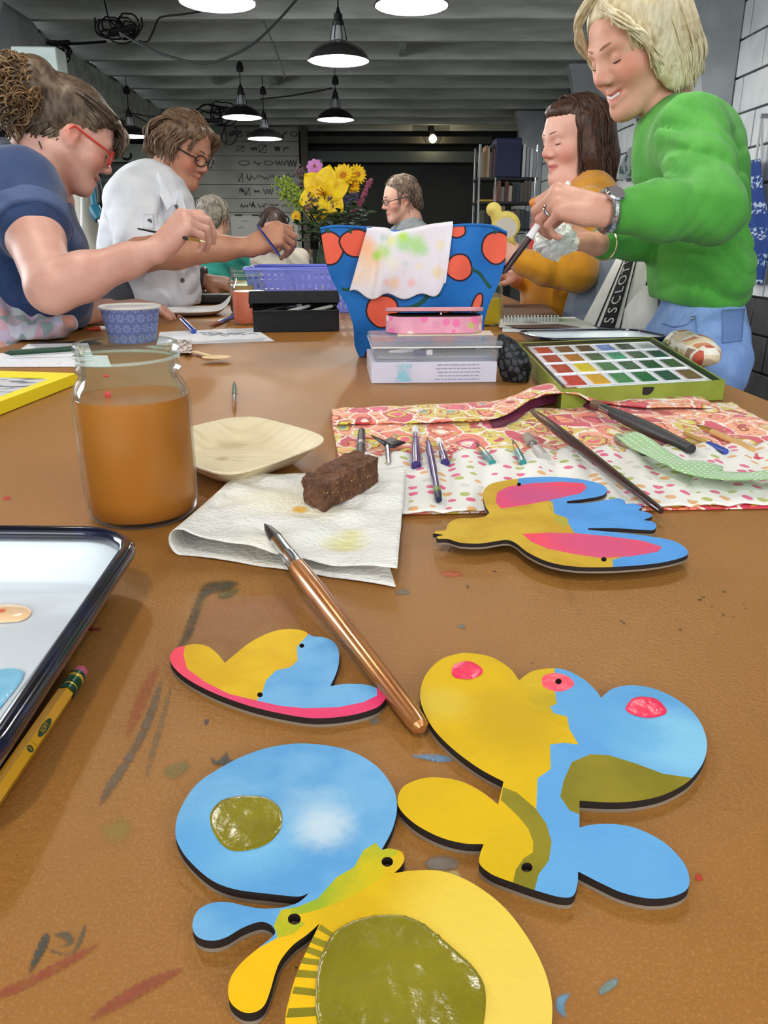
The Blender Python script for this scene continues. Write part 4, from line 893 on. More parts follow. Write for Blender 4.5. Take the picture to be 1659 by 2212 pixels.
# the turned-down flap along the far edge, humped in the middle
FE = [(716,884),(760,882),(850,878),(950,874),(1060,868),(1110,856),(1150,838),(1200,828),(1250,832),(1285,845),(1320,852),(1400,852),(1500,848),(1528,868)]
FN = [(722,918),(770,916),(860,915),(950,912),(1050,908),(1100,893),(1150,862),(1200,850),(1245,852),(1275,866),(1310,872),(1380,880),(1460,880),(1540,882)]
FH = [.005,.0055,.006,.007,.008,.012,.019,.022,.021,.013,.008,.0075,.008,.006]
fe = crom([Vector((a, b, h)) for (a, b), h in zip(FE, FH)], False, 8); fn_ = crom([Vector((a, b, h)) for (a, b), h in zip(FN, FH)], False, 8)
def flap(u, v):
    i = u*(len(fe)-1); k = min(int(i), len(fe)-2); t_ = i-k; a, b = fe[k].lerp(fe[k+1], t_), fn_[k].lerp(fn_[k+1], t_)
    far, near = T(a.x, a.y, a.z*0.55), T(b.x, b.y, b.z)
    p = far.lerp(near, v); p.z += 0.004*math.sin(math.pi*min(1, v*1.1))*(0.5+0.5*(b.z > 0.009))+0.0012*mnoise.noise((u*26, v*4, 9)); return p
mk('paisley_flap', MB().grid(flap, 104, 14), m_pais, br, ang=180, solid=0.001)
def lining(u, v):
    i = (0.32+0.40*u)*(len(fe)-1); k = int(i); b = fn_[k].lerp(fn_[k+1], i-k); p = T(b.x, b.y, b.z-0.002); q = T(b.x+4, b.y+20, 0.0045); r = p.lerp(q, v); r.y += 0.012*math.sin(math.pi*v)+0.003*mnoise.noise((u*12, v*4, 1)); return r
mk('maroon_lining', MB().grid(lining, 40, 10), m_maroon, br, ang=180, solid=0.0008)
# brushes lying in the roll
m_purple = mat('purple_lacquer', (44,36,104), 0.2, coat=0.5); m_wht = mat('white_plastic', (240,238,236), 0.35); m_teal2 = mat('teal_lacquer', (34,128,128), 0.25, coat=0.4)
m_blk = mat('matte_black', (40,40,42), 0.45); m_dbr = mat('dark_brown_lacquer', (60,28,24), 0.18, rgb2=(44,20,18), vscale=30, coat=0.6); m_tan = mat('tan_bristle', (120,92,66), 0.7, rgb2=(70,56,44), vscale=200)
m_gold = mat('gold_ferrule', (206,164,86), 0.25, metal=0.8); m_wood = mat('pale_wood', (206,160,96), 0.5); m_clear = thin_glass('clear_plastic', (0.95,0.96,0.97), 0.8, 0.12); m_blue = mat('blue_lacquer', (48,70,160), 0.25, coat=0.4)
G = 'brushes in the paisley roll'
def inroll(label, a, b, r0, parts, cat='brush', name='paint_brush', h=(0.0085, 0.0065)):
    A, B = T(*a, h[0]), T(*b, h[1]); r = thing(name, label, cat, B, G)
    for nm, t0, t1, ra, rb, m in parts: stick(nm, A.lerp(B, t0), A.lerp(B, t1), [(0.0, r0*ra), (0.5, r0*(ra+rb)/2*1.04), (1.0, r0*rb)], m, r)
    return r
inroll('thick black pencil standing out of the leftmost pocket', (781,931), (778,1000), 0.0042, [('barrel',0,1,.9,1,m_blk),('band',.42,.50,1.03,1.03,m_steel)], 'pencil', 'pencil')
fb = inroll('fan brush with splayed black bristles', (836,958), (840,1004), 0.0026, [('ferrule',0,1,1.1,0.9,m_fer)])
o = mk('bristles', MB().add(*(lambda L: (L, [tuple(range(len(L)))]))([T(832,966,.009),T(802,942,.011),T(816,947,.0114),T(830,953,.0116),T(846,946,.0116),T(860,953,.011),T(876,957,.010),T(852,968,.009)])), m_hair, fb, solid=0.0014)
inroll('purple pen with a white tip, left of the loose purple brush', (897,925), (899,1006), 0.0046, [('cap',0,.14,.75,.85,m_wht),('collar',.14,.3,.55,.6,m_chrome),('grip',.3,.6,.7,1,m_purple),('barrel',.6,1,1,1,m_purple)], 'pen', 'water_brush_pen')
inroll('slim purple pen with a white tip, right of the loose purple brush', (948,950), (962,1000), 0.0042, [('cap',0,.2,.7,.85,m_wht),('collar',.2,.62,.6,.7,m_chrome),('barrel',.62,1,.95,1,m_purple)], 'pen', 'water_brush_pen')
inroll('loose purple brush lying over the dotted pockets with a dark blue end', (923,945), (948,1080), 0.0034, [('bristles',0,.12,.15,.6,m_tan),('ferrule',.1,.2,.7,.8,m_purple),('handle',.2,.86,1.05,.85,m_purple),('green_band',.86,.93,.9,.95,mat('leaf_green', (110,140,60), 0.4)),('end_cap',.92,1,1,.7,mat('ink_blue', (28,32,62), 0.3))], h=(0.0105,0.0085))
inroll('short teal brush with a brown tip, left of the pair of teal brushes', (1028,956), (1064,1000), 0.0030, [('bristles',0,.3,.2,.7,m_tan),('ferrule',.28,.5,.75,.85,m_gold),('handle',.5,1,.95,1.1,m_teal2)])
inroll('short teal brush beside the clear wide brush', (1107,950), (1130,1000), 0.0030, [('bristles',0,.3,.2,.7,m_tan),('ferrule',.28,.5,.75,.85,m_gold),('handle',.5,1,.95,1.1,m_teal2)])
inroll('wide brush with a clear stubby handle', (1138,943), (1176,992), 0.0052, [('bristles',0,.35,.9,1.05,mat('grey_bristle', (150,140,128), 0.7)),('ferrule',.33,.62,.75,.6,m_fer),('handle',.6,1,1.0,1.2,mat('frosted', (176,172,166), 0.35))])
inroll('long dark brown round brush lying across the roll toward the camera', (1150,888), (1428,1104), 0.0052, [('bristles',0,.09,.5,.78,m_tan),('ferrule',.08,.20,.78,.86,mat('copper_ferrule', (120,84,62), 0.25, metal=0.7)),('handle',.19,.42,.92,1.0,m_dbr),('shaft',.42,.96,1.0,.60,m_dbr),('end',.96,1,.60,.48,m_dbr)], h=(0.021,0.0095))
inroll('black handled wash brush with a silver ferrule', (1282,872), (1494,970), 0.0064, [('bristles',0,.11,.8,.9,m_tan),('ferrule',.10,.24,.85,.72,m_fer),('handle',.23,.6,.95,1.15,m_blk),('taper',.6,1,1.15,.75,m_blk)], h=(0.014,0.0105))
inroll('silver and brown brush in front of the green ribbon', (1334,945), (1396,985), 0.0056, [('bristles',0,.22,.8,.95,mat('grey_bristle', (150,140,128), 0.7)),('ferrule',.2,.72,.9,.7,m_fer),('handle',.7,1,.8,.9,m_dbr)])
inroll('thin tan brush at the right of the roll', (1505,918), (1626,972), 0.0034, [('bristles',0,.12,.15,.6,m_tan),('ferrule',.1,.3,.7,.8,m_gold),('handle',.3,1,1,.9,m_wood)])
inroll('thin blue tipped brush behind the tan brush', (1478,935), (1568,976), 0.0034, [('ferrule',0,.6,.6,.75,mat('amber_plastic', (190,150,80), 0.3)),('handle',.6,1,.9,.9,m_blue)])
# pale green ribbon with white dots
def rib_dots(t, col):
    v = t.new('ShaderNodeTexVoronoi'); v.inputs['Scale'].default_value = 190; v.inputs['Randomness'].default_value = 0.15; t.put(v.inputs['Vector'], t.scaled(t.pos(), (1,0.8,0)))
    return t.mix(t.step(v.outputs['Distance'], 0.22, 0.16), col, lin((238,246,220)))
rbp = crom([T(1350,940,.012), T(1390,966,.013), T(1440,990,.016), T(1490,1000,.018), T(1560,1018,.017), T(1640,1026,.014), T(1740,1030,.012)], False, 8)
rbw = crom([Vector((0.010,0,0)), Vector((0.011,0,0)), Vector((0.015,0,0)), Vector((0.023,0,0)), Vector((0.024,0,0)), Vector((0.017,0,0)), Vector((0.013,0,0))], False, 8)
def rib(u, v):
    i = u*(len(rbp)-1); k = min(int(i), len(rbp)-2); p = rbp[k].lerp(rbp[k+1], i-k); d = (rbp[k+1]-rbp[k]).normalized(); s = Vector((-d.y, d.x, 0)); w = rbw[k].x
    return p+s*(v-0.5)*2*w+Vector((0,0,0.003*math.sin(u*14)*(v-0.5)+0.0045*v*math.sin(u*6+1)))
tag(mk('ribbon', MB().grid(rib, 60, 8), mat('green_ribbon', (140,186,118), 0.5, custom=rib_dots, sheen=0.3), ang=180, solid=0.0005), 'pale green ribbon with white dots lying over the brush roll', 'ribbon')
# ================================================================== WATERCOLOUR TIN
m_tin = mat('olive_green_tin', (140,154,56), 0.4, rgb2=(128,142,48), vscale=20); m_tinb = mat('black_tray', (24,24,26), 0.3); m_pan = mat('white_pan', (242,244,248), 0.3)
FL, FR, BR_, BL = T(1214,842,.026), T(1567,822,.026), T(1409,728,.026), T(1118,740,.026)
tn = thing('watercolour_tin', 'open green tin of twenty-three watercolour pans', 'paint tin', (FL+FR+BR_+BL)/4-Vector((0,0,.026)))
dz = Vector((0,0,.025)); q4 = [FL, FR, BR_, BL]
mb = MB()
for i in range(4):
    a, b = q4[i], q4[(i+1) % 4]; c = (FL+FR+BR_+BL)/4; ia, ib = a.lerp(c, 0.025), b.lerp(c, 0.025)
    mb.add([a-dz, b-dz, b, a, ia, ib, ia-dz*0.5, ib-dz*0.5], [(0,1,2,3),(3,2,5,4),(4,5,7,6)])
mb.add([p-dz for p in q4], [(3,2,1,0)])
mk('case', mb, m_tin, tn, smooth=False)
mk('notch', MB().lathe([(1e-4,0),(0.010,0),(0.010,0.0006),(1e-4,0.0006)], FL.lerp(FR,0.50)+Vector((0,-0.0006,-0.0025)), 24, Matrix(((1,0,0),(0,0,-1),(0,1,0))), a0=math.pi, a1=2*math.pi), m_tinb, tn)
TQ = lambda u, v, z=0.0: quad([FL, FR, BR_, BL], 0.02+0.96*u, 0.03+0.94*v)+Vector((0,0,z))
mb = MB(); bo = [TQ(*p) for p in ((0,0),(1,0),(1,1),(0,1))]; bi = [TQ(*p, -0.002) for p in ((.025,.03),(.975,.03),(.975,.97),(.025,.97))]
for i in range(4): mb.add([bo[i], bo[(i+1) % 4], bi[(i+1) % 4], bi[i]], [(0,1,2,3)])
mk('black_rim', mb, m_tinb, tn, smooth=False)
mk('pan_tray', MB().sheet([TQ(*p, -0.0045) for p in ((.02,.02),(.98,.02),(.98,.98),(.02,.98))], 0.002), m_pan, tn, smooth=False)
PC = [[(206,44,56),(240,180,24),(52,138,70),(26,104,64),(28,60,62),(122,66,50)], [(176,34,50),(240,222,36),(58,128,58),(26,76,46),(28,66,44),(54,76,48)],
      [(150,40,50),(176,120,52),(46,98,50),(66,176,134),(32,76,46),(28,68,48)], [(206,52,50),(84,72,60),(56,56,56),(116,152,232),(30,66,44),(206,210,214)]]
for j in range(4):
    for i in range(6):
        u0, u1, v0, v1 = 0.04+0.153*i, 0.04+0.153*i+0.142, 0.05+0.228*j, 0.05+0.228*j+0.205
        L = [TQ(u0,v0,-.003), TQ(u1,v0,-.003), TQ(u1,v1,-.003), TQ(u0,v1,-.003)]; c = (L[0]+L[1]+L[2]+L[3])/4
        m_ = [Vector((c.x, c.y, c.z))+(p-c)*0.90 for p in L]; lo = [p-Vector((0,0,.0008)) for p in m_]; mb = MB()
        for k in range(4): mb.add([L[k], L[(k+1) % 4], m_[(k+1) % 4], m_[k], lo[k], lo[(k+1) % 4], L[k]-Vector((0,0,.008)), L[(k+1) % 4]-Vector((0,0,.008))], [(0,1,2,3),(3,2,5,4),(0,6,7,1)])
        pn = mk('pan', mb, m_pan, tn, smooth=False)
        iw = [TQ(u0+.030,v0+.020,-.0030), TQ(u1-.010,v0+.020,-.0030), TQ(u1-.010,v1-.026,-.0030), TQ(u0+.030,v1-.026,-.0030)]
        mk('paint_cake', MB().sheet(iw, 0.003), mat('cake_%d%d' % (j, i), PC[j][i], 0.25, bump=0.25, bscale=120, coat=0.2), pn)
def milky(name):
    m = thin_glass(name, (0.97,0.98,0.99), 0.8, 0.12); t = NT(m); out = t.n['Material Output']; src = out.inputs[0].links[0].from_socket
    df = t.new('ShaderNodeBsdfDiffuse'); df.inputs[0].default_value = lin((226,228,232)); mx = t.new('ShaderNodeMixShader'); mx.inputs[0].default_value = 0.22
    t.l.new(src, mx.inputs[1]); t.l.new(df.outputs[0], mx.inputs[2]); t.l.new(mx.outputs[0], out.inputs[0]); return m
# ================================================================== BOXES, POUCH, CLOTH ROLL, NOTEBOOKS ON THE RIGHT
def rbox(name, c, sz, R, m, parent, bev=0.003): return mk(name, MB().box(c, sz, R), m, parent, bevel=bev)
fl_, fr_ = T(802,829), T(1072,826); wx = (fr_-fl_); Lb = wx.length; wx.normalize(); wy = Vector((-wx.y, wx.x, 0)); RB = Matrix((wx, wy, Vector((0,0,1)))).transposed()
DB = 0.150; BH = Zat(fl_, 783)-TZ
lb = thing('lilac_box', 'flat pale lilac cardboard box with small print, under the clear box', 'box', fl_+wx*Lb/2+wy*DB/2); cb = Vector(lb.location)
mk('carton', MB().box(cb+Vector((0,0,BH/2)), (Lb, DB, BH-0.0005), RB), mat('lilac_card', (212,210,226), 0.35, rgb2=(222,220,234), vscale=10), lb, bevel=0.0008)
sheen = mk('foil_patch', MB().sheet([fl_+wx*(0.033+a)+Vector((0,0,b))-wy*0.0004 for a, b in ((0,.002),(.026,.003),(.024,.013),(.026,BH-.003),(.003,BH-.003),(.006,.014))], 0.0003), mat('holographic_foil', (150,214,230), 0.3, rgb2=(214,216,238), vscale=160, metal=0.3), lb, smooth=False)
rg = random.Random(5); mb = MB()
for k in range(5):
    x = 0.092+0.006*rg.random(); z = BH-0.0045-0.0052*k
    while x < 0.150+0.008*rg.random():
        w = rg.uniform(0.003, 0.009); mb.box(fl_+wx*(x+w/2)+Vector((0,0,z))-wy*0.0003, (w, 0.0004, 0.0016), RB); x += w+0.0015
o = mk('small_print', mb, mat('grey_print', (160,158,176), 0.7), lb, smooth=False); o['kind'] = 'stuff'
CH_ = 0.029; cc = fl_+wx*(Lb/2+0.006)+wy*(DB/2+0.0); cx_ = thing('clear_box', 'clear plastic box of brushes on the lilac box, below the pink tin', 'box', cc+Vector((0,0,BH))); LC = Lb*1.05
m_cl = milky('frosted_plastic')
zc = TZ+BH
mk('tub', MB().box(cc+Vector((0,0,BH+0.0005+0.0095)), (LC-0.008, DB-0.008, 0.019), RB), m_cl, cx_, bevel=0.003)
mk('lid', MB().box(cc+Vector((0,0,BH+0.020+0.0045)), (LC, DB, 0.009), RB), m_cl, cx_, bevel=0.003)
mk('lid_lip', MB().tube([cc+RB @ Vector((sx*LC/2, sy*DB/2, BH+0.0205)) for sx, sy in ((-1,-1),(1,-1),(1,1),(-1,1))], 0.0012, 6, closed=True), m_wht, cx_)
mk('tray_liner', MB().box(cc+Vector((0,0.01,BH+0.003)), (LC-0.02, DB-0.03, 0.004), RB), mat('liner_grey', (150,152,158), 0.6), cx_)
for k, (xa, xb, yy, m1, m2) in enumerate(((-0.03,0.06,-0.045,m_blk,m_steel),(-0.07,-0.028,-0.052,m_wht,m_steel),(0.02,0.075,-0.03,m_steel,m_blue))):
    A, B = cc+RB @ Vector((xa, yy, BH+0.010+0.002*k)), cc+RB @ Vector((xb, yy+0.01, BH+0.013)); w_ = thing('paint_brush', ('dark brush seen inside the clear box','white water brush inside the clear box at left','blue handled brush inside the clear box at right')[k], 'brush', A, 'brushes inside the clear box')
    stick('handle', A, B, [(0,0.0015),(0.4,0.003),(1,0.0026)], m1, w_); stick('ferrule', B, B+(B-A)*0.14, [(0,0.0026),(1,0.0022)], m2, w_)
p_ = cc+RB @ Vector((-0.035, -0.058, BH+0.011)); wb_ = thing('pen_top', 'navy and white pen cap inside the clear box', 'pen cap', p_)
stick('sleeve', p_, p_+wx*0.018, [(0,0.0042),(1,0.0042)], m_purple, wb_); stick('button', p_+wx*0.018, p_+wx*0.0275, [(0,0.003),(.3,0.0044),(1,0.0044)], m_wht, wb_)
topz = BH+0.029
tag(mk('envelope', MB().sheet([cc+RB @ Vector(q) for q in ((-0.055,-0.012,topz+0.0012),(0.093,-0.004,topz+0.0012),(0.098,0.05,topz+0.0012),(-0.05,0.05,topz+0.0012))], 0.0009), mat('cream_card', (232,214,190), 0.8), smooth=False), 'cream card sheet between the pink tin and the clear box', 'card')
# pink tin with its lid ajar
def floral(t, col):
    v = t.new('ShaderNodeTexVoronoi'); v.inputs['Scale'].default_value = 62; t.put(v.inputs['Vector'], t.pos()); s = t.new('ShaderNodeSeparateColor'); t.put(s.inputs[0], v.outputs['Color'])
    c = t.ramp(s.outputs[0], [(0,(240,120,170)),(0.4,(228,150,178)),(0.62,(196,186,120)),(0.8,(240,226,220))], 'CONSTANT'); return t.mix(t.step(v.outputs['Distance'], 0.46, 0.40), col, c)
m_pink = mat('pink_tin', (226,152,172), 0.4, rgb2=(236,166,186), vscale=30, custom=floral)
pc0 = T(941, 721, topz+0.0015); Lp = 0.152; hp = 0.036
pt = thing('pink_tin', 'pink floral tin with its lid ajar, topmost on the clear box', 'tin', pc0+Vector((0,0.03,0)))
def stad(L, Wd, n=10):
    o = []
    for cx2, a0 in ((L/2-Wd*0.45, -90), (-L/2+Wd*0.45, 90)):
        for k in range(n+1): t = math.radians(a0+180*k/n); o.append((cx2+Wd*0.45*math.cos(t), Wd/2*math.sin(t)))
    return o
def prismz(c, ol, z0, z1, m, name, parent, tilt=0.0, top=True, bev=0.001, sc=1.0):
    mb = MB(); N = len(ol); y0 = max(p[1] for p in ol)
    def at(x, y, z): return c+RB @ Vector((x*sc, y*sc, 0))+Vector((0,0,z+tilt*(y0-y)))
    vs = [at(x,y,z0) for x, y in ol]+[at(x,y,z1) for x, y in ol]
    fs = [tuple(range(N-1,-1,-1))]+([tuple(range(N,2*N))] if top else [])+[(i, (i+1) % N, N+(i+1) % N, N+i) for i in range(N)]
    return mk(name, mb.add(vs, fs), m, parent, bevel=bev)
c_ = pc0+Vector((0,0.032,0)); so = stad(Lp, 0.062)
prismz(c_, so, 0, hp*0.70, m_pink, 'tin_body', pt); prismz(c_, so, hp*0.70, hp*0.74, mat('dark_gap', (40,28,30), 0.7), 'inside', pt, sc=0.96)
prismz(c_, so, hp*0.76, hp*0.93, mat('pink_lid', (224,160,166), 0.4, rgb2=(216,148,158), vscale=30), 'lid', pt, tilt=0.10, sc=1.01)
mk('catch', MB().ball(c_+RB @ Vector((0.006,-0.0325,hp*0.84)), 0.0022, 10), m_chrome, pt)
# black mesh pouch
def netp(t, col):
    v = t.new('ShaderNodeTexVoronoi'); v.feature = 'DISTANCE_TO_EDGE'; v.inputs['Scale'].default_value = 95; t.put(v.inputs['Vector'], t.pos()); return t.mix(t.step(v.outputs['Distance'], 0.10, 0.16), lin((14,15,18)), col)
pb = T(1118, 828); r = thing('mesh_pouch', 'black drawstring mesh pouch slumped beside the paint tin', 'pouch', pb)
def pouch(u, v):
    a = 2*math.pi*u; k = math.sin(math.pi*min(1, v*0.92+0.08))**0.75; rx, ry = 0.031*(0.35+0.65*k)*(1-0.45*v), 0.026*(0.35+0.65*k)*(1-0.3*v)
    p = pb+Vector((rx*math.cos(a)-0.022*v*v, 0.02+ry*math.sin(a), 0.001+0.066*v)); n = 0.004*mnoise.noise(p*60)+0.002*mnoise.noise(p*140); p.x += n; p.y += n*math.sin(a); p.z = max(p.z, TZ+0.0008); return p
mk('bag', MB().grid(pouch, 40, 26, cu=True), mat('black_mesh', (64,68,74), 0.5, custom=netp), r, ang=180)
mk('drawstring', MB().tube([pb+Vector((-0.022,0.006,0.064)), pb+Vector((-0.027,0.0,0.070)), pb+Vector((-0.020,-0.006,0.060)), pb+Vector((-0.008,-0.016,0.036))], 0.0012, 6), m_black, r)
# rolled patterned cloth at the table's right edge
def checks(t, col):
    v = t.new('ShaderNodeTexVoronoi'); v.distance = 'CHEBYCHEV'; v.inputs['Scale'].default_value = 36; v.inputs['Randomness'].default_value = 0.35; t.put(v.inputs['Vector'], t.pos()); s = t.new('ShaderNodeSeparateColor'); t.put(s.inputs[0], v.outputs['Color'])
    c = t.ramp(s.outputs[0], [(0,(206,140,96)),(0.25,(226,206,170)),(0.45,(160,160,96)),(0.65,(150,116,96)),(0.8,(196,90,70)),(0.92,(222,196,150))], 'CONSTANT'); return t.mix(t.step(v.outputs['Distance'], 0.44, 0.40), lin((236,232,218)), c)
ca, cb2 = T(1476, 762), T(1552, 812); r = thing('cloth_roll', 'rolled patchwork patterned cloth at the right table edge', 'cloth', ca.lerp(cb2, .5))
dr_ = (cb2-ca).normalized(); sd = Vector((-dr_.y, dr_.x, 0))
def roll(u, v):
    a = 2*math.pi*u; rr = 0.023+0.004*mnoise.noise((v*6, math.cos(a)*1.5, math.sin(a)*1.5)); e = max(0.0, math.sin(math.pi*v))**0.25
    p = ca.lerp(cb2, v)+Vector((-0.010,0.016,0))+sd*(1.45*rr*math.cos(a)*e)+Vector((0,0,0.0240+rr*math.sin(a)*e)); p.z = max(p.z, TZ+0.0008); return p
mk('roll', MB().grid(roll, 40, 30, cu=True), mat('patchwork', (230,220,190), 0.85, custom=checks), r, ang=180)
for t_ in ():
    c = ca.lerp(cb2, t_)+Vector((-0.010,0.016,0.0245)); mk('roll_end', MB().tube([c+sd*(0.032*math.cos(k*0.5)*(1-k/34))+Vector((0,0,0.0215*math.sin(k*0.5)*(1-k/34))) for k in range(30)], 0.0018, 5), mat('roll_edge', (226,218,196), 0.85), r)
# papers, spiral notebook
m_paper = mat('white_paper', (240,242,246), 0.85); m_sketch = mat('sketch_paper', (232,232,236), 0.85, rgb2=(196,196,204), vscale=60, var=(0.55,0.75))
def paper(label, pts, h, m=m_paper, grp=None, th=0.0009, name='paper_sheet'): return tag(mk(name, MB().sheet([T(x, y, h) for x, y in pts], th), m, smooth=False), label, 'paper', grp)
paper('white paper lying under the blue rimmed tray', [(1085,716),(1300,716),(1255,690),(1086,698)], 0.002, grp='papers by the spiral notebook')
pp_ = paper('upper white paper with green and brown painted strokes', [(1078,706),(1290,708),(1240,684),(1080,690)], 0.0045, mat('painted_paper', (238,238,236), 0.85, spots=[(T(1190,690,.0045), 0.05, (150,190,120,0.7), 0.6, 0.9), (T(1150,697,.0045), 0.02, (120,90,80,0.7), 0.5, 0.9)]), 'papers by the spiral notebook', 0.0015)
mk('folded_edge', MB().sheet([T(1090,703,.0052), T(1205,700,.0052), T(1255,707,.0052), T(1120,709,.0052)], 0.0004), mat('brown_edge', (96,70,62), 0.7), pp_, smooth=False)
na, nb, nc, nd = T(1086,684,.018), T(1208,682,.018), T(1180,656,.018), T(1088,658,.018)
r = thing('spiral_notebook', 'brown covered notebook with a white spiral along its near edge', 'notebook', (na+nb)/2-Vector((0,0,.018)))
mk('cover', MB().sheet([na,nb,nc,nd], 0.002), mat('brown_cover', (92,74,56), 0.5), r, smooth=False); mk('page_block', MB().sheet([p-Vector((0,0,.0022)) for p in (na,nb,nc,nd)], 0.0125), mat('page_edges', (226,224,218), 0.8, rgb2=(190,188,182), vscale=300, stretch=(0.1,0.1,1)), r, smooth=False)
for k in range(17):
    c = na.lerp(nb, (k+0.5)/17)+Vector((0,-0.002,-0.008)); mk('spiral_ring', MB().tube([c+Vector((0, 0.0075*math.cos(t*0.7), 0.0095*math.sin(t*0.7))) for t in range(9)], 0.0016, 5, closed=True), mat('white_wire', (226,228,230), 0.3), r)
# ================================================================== BLUE TOTE WITH STAINED CLOTH
m_tb = mat('tote_blue', (26,112,190), 0.75, rgb2=(18,98,172), vscale=14, bump=0.12, bscale=160); m_or = mat('print_orange', (240,104,76), 0.75, rgb2=(232,96,70), vscale=20); m_ol = mat('print_outline', (44,26,40), 0.75); m_st = mat('print_stem', (24,78,64), 0.75)
OUT = [(692,494),(725,489),(790,492),(860,500),(930,494),(1000,486),(1060,488),(1095,503),(1092,560),(1078,610),(1058,655),(1046,700),(1048,745),(1042,772),(900,776),(775,770),(766,745),(762,700),(745,655),(722,615),(705,570)]
regs = []
def fruit(cx, cy, rx, ry, rot=0.0): regs.append((circ(cx, cy, rx+4, ry+4, 26, 0.03, rot), 2)); regs.append((circ(cx, cy, rx, ry, 26, 0.03, rot), 1))
def stem(pts, w):
    c = crom(pts, False, 6); L = [Vector((p.x, p.y)) for p in c]; a = []; b = []
    for i, p in enumerate(L):
        d = (L[min(i+1, len(L)-1)]-L[max(i-1, 0)]).normalized(); n_ = Vector((-d.y, d.x)); ww = w*(0.5+0.5*(i/len(L) if i > len(L)*0.5 else 0.6)); a.append(p+n_*ww); b.append(p-n_*ww)
    regs.append((a+b[::-1], 3))
fruit(712,536,28,34,-0.1); fruit(770,525,34,28); fruit(986,496,18,16); fruit(1072,535,29,33,0.15); fruit(992,578,26,27); fruit(826,672,33,33); fruit(1031,655,8,20,0.35); fruit(801,770,10,12); fruit(960,700,26,26); fruit(735,705,1,1)
stem([(1017,582),(1035,590),(1050,610),(1060,622)], 4.5); stem([(858,668),(890,664),(915,650),(925,638),(950,634)], 6); stem([(755,493),(757,500),(756,504)], 4); stem([(703,496),(712,501)], 5); stem([(1066,498),(1072,504)], 4); stem([(738,624),(752,626),(765,622)], 4)
YT = T(900, 772).y+0.005
def tote_at(x, y, back=0.0):
    t_ = max(0, min(1, (772-y)/280)); bul = 0.020*math.sin(math.pi*min(1, t_*0.9+0.1))*(1-((x-893)/215)**2)
    p = YP(x, y, YT-max(0, bul)-0.035*t_+0.004*math.sin(x*0.045+y*0.03)); p.z = max(p.z, TZ+0.001); return p
ol = crom(OUT, True, 4, (0,7,13,15)); q, tri, idx = panel(ol, regs, step=9)
tt = thing('tote_bag', 'blue canvas tote printed with coral cherries, standing behind the boxes', 'bag', tote_at(900, 772))
mb = MB(); mb.v = [tote_at(x, y) for x, y in q]
for f, k in zip(tri, idx):
    f = tuple(int(i) for i in f); a, b, c = (mb.v[i] for i in f); mb.f.append(f if (b-a).cross(c-a).y < 0 else f[::-1]); mb.m.append(int(k))
mk('front_panel', mb, [m_tb, m_or, m_ol, m_st], tt, ang=180)
fr = [tote_at(p.x, p.y) for p in ol]; N = len(ol); cenx = sum(p.x for p in fr)/N
bk = [Vector((cenx+(p.x-cenx)*0.93, p.y+0.11+0.035*min(1,(p.z-TZ)/0.16), p.z)) for p in fr]; mid = [(a+b)/2+Vector(((cenx-a.x)*0.05,0,0)) for a, b in zip(fr, bk)]
mb = MB(); mb.add(fr+mid+bk, [((i+1) % N, i, N+i, N+(i+1) % N) for i in range(N) if i >= 7*4]+[(N+(i+1) % N, N+i, 2*N+i, 2*N+(i+1) % N) for i in range(N) if i >= 7*4])
mk('gusset', mb, m_tb, tt, ang=60)
mk('back_panel', MB().add(bk, [tuple(range(N))]), m_tb, tt, smooth=False)
mk('hem', MB().tube([p+Vector((0,-0.0006,0)) for p in fr[:7*4+1]], 0.0022, 6), m_tb, tt)
# cloth draped over the tote
cs = lambda x, y, r, c, soft=0.7, wob=0.8: (tote_at(x, y)+Vector((0,-0.008,0)), r, c, soft, wob)
m_cloth = mat('stained_cloth', (236,230,234), 0.9, bump=0.15, bscale=180, spots=[cs(800,560,.020,(248,196,140,.8)), cs(790,530,.014,(250,186,130,.8)), cs(795,590,.018,(248,222,196,.8)), cs(828,545,.012,(180,222,96,.75)), cs(815,553,.007,(150,222,60,.8)), cs(872,524,.013,(160,222,130,.75)), cs(900,530,.014,(166,226,110,.75)),
    cs(870,510,.008,(190,230,80,.8)), cs(915,542,.008,(176,226,150,.6)), cs(845,520,.008,(236,236,150,.7)), cs(950,530,.008,(244,228,190,.7)), cs(848,570,.010,(246,238,206,.7)), cs(850,610,.010,(250,206,160,.7)), cs(832,608,.006,(248,170,150,.6)), cs(888,610,.007,(250,180,170,.7)), cs(945,588,.009,(240,214,150,.7)), cs(875,570,.005,(160,210,190,.5)), cs(905,575,.006,(250,232,190,.6)), cs(872,588,.004,(246,170,190,.5)), cs(830,515,.006,(120,190,170,.5)), cs(770,600,.010,(250,220,190,.7))])
CT = [(792,497),(835,500),(850,507),(880,503),(930,492),(978,486)]; CB = [(755,628),(800,640),(850,639),(905,640),(948,630),(962,606)]
ct = crom(CT, False, 6); cbp = crom(CB, False, 6); cl = thing('stained_cloth', 'white cloth with green and orange paint stains draped over the tote', 'cloth', tote_at(870, 560))
def drape(u, v):
    i = u*(len(ct)-1); k = min(int(i), len(ct)-2); a = ct[k].lerp(ct[k+1], i-k); b = cbp[k].lerp(cbp[k+1], i-k)
    if v < 0.12:
        p = tote_at(a.x, a.y); w = 1-v/0.12; return p+Vector((0, 0.020*w-0.004, 0.006*math.sin(math.pi*(0.5+0.5*w))-0.030*w*w))
    t_ = (v-0.12)/0.88; q_ = a.lerp(b, t_); fold = 0.003*math.sin(u*17+t_*3)*t_+0.005*math.exp(-((u-0.2-0.06*t_)/0.05)**2)
    return tote_at(q_.x, q_.y)+Vector((0,-0.006-abs(fold)-0.004*math.sin(math.pi*t_), 0.0045*math.sin(u*23)*t_*t_))
mk('cloth', MB().grid(drape, 60, 50), m_cloth, cl, ang=180, solid=0.0008)
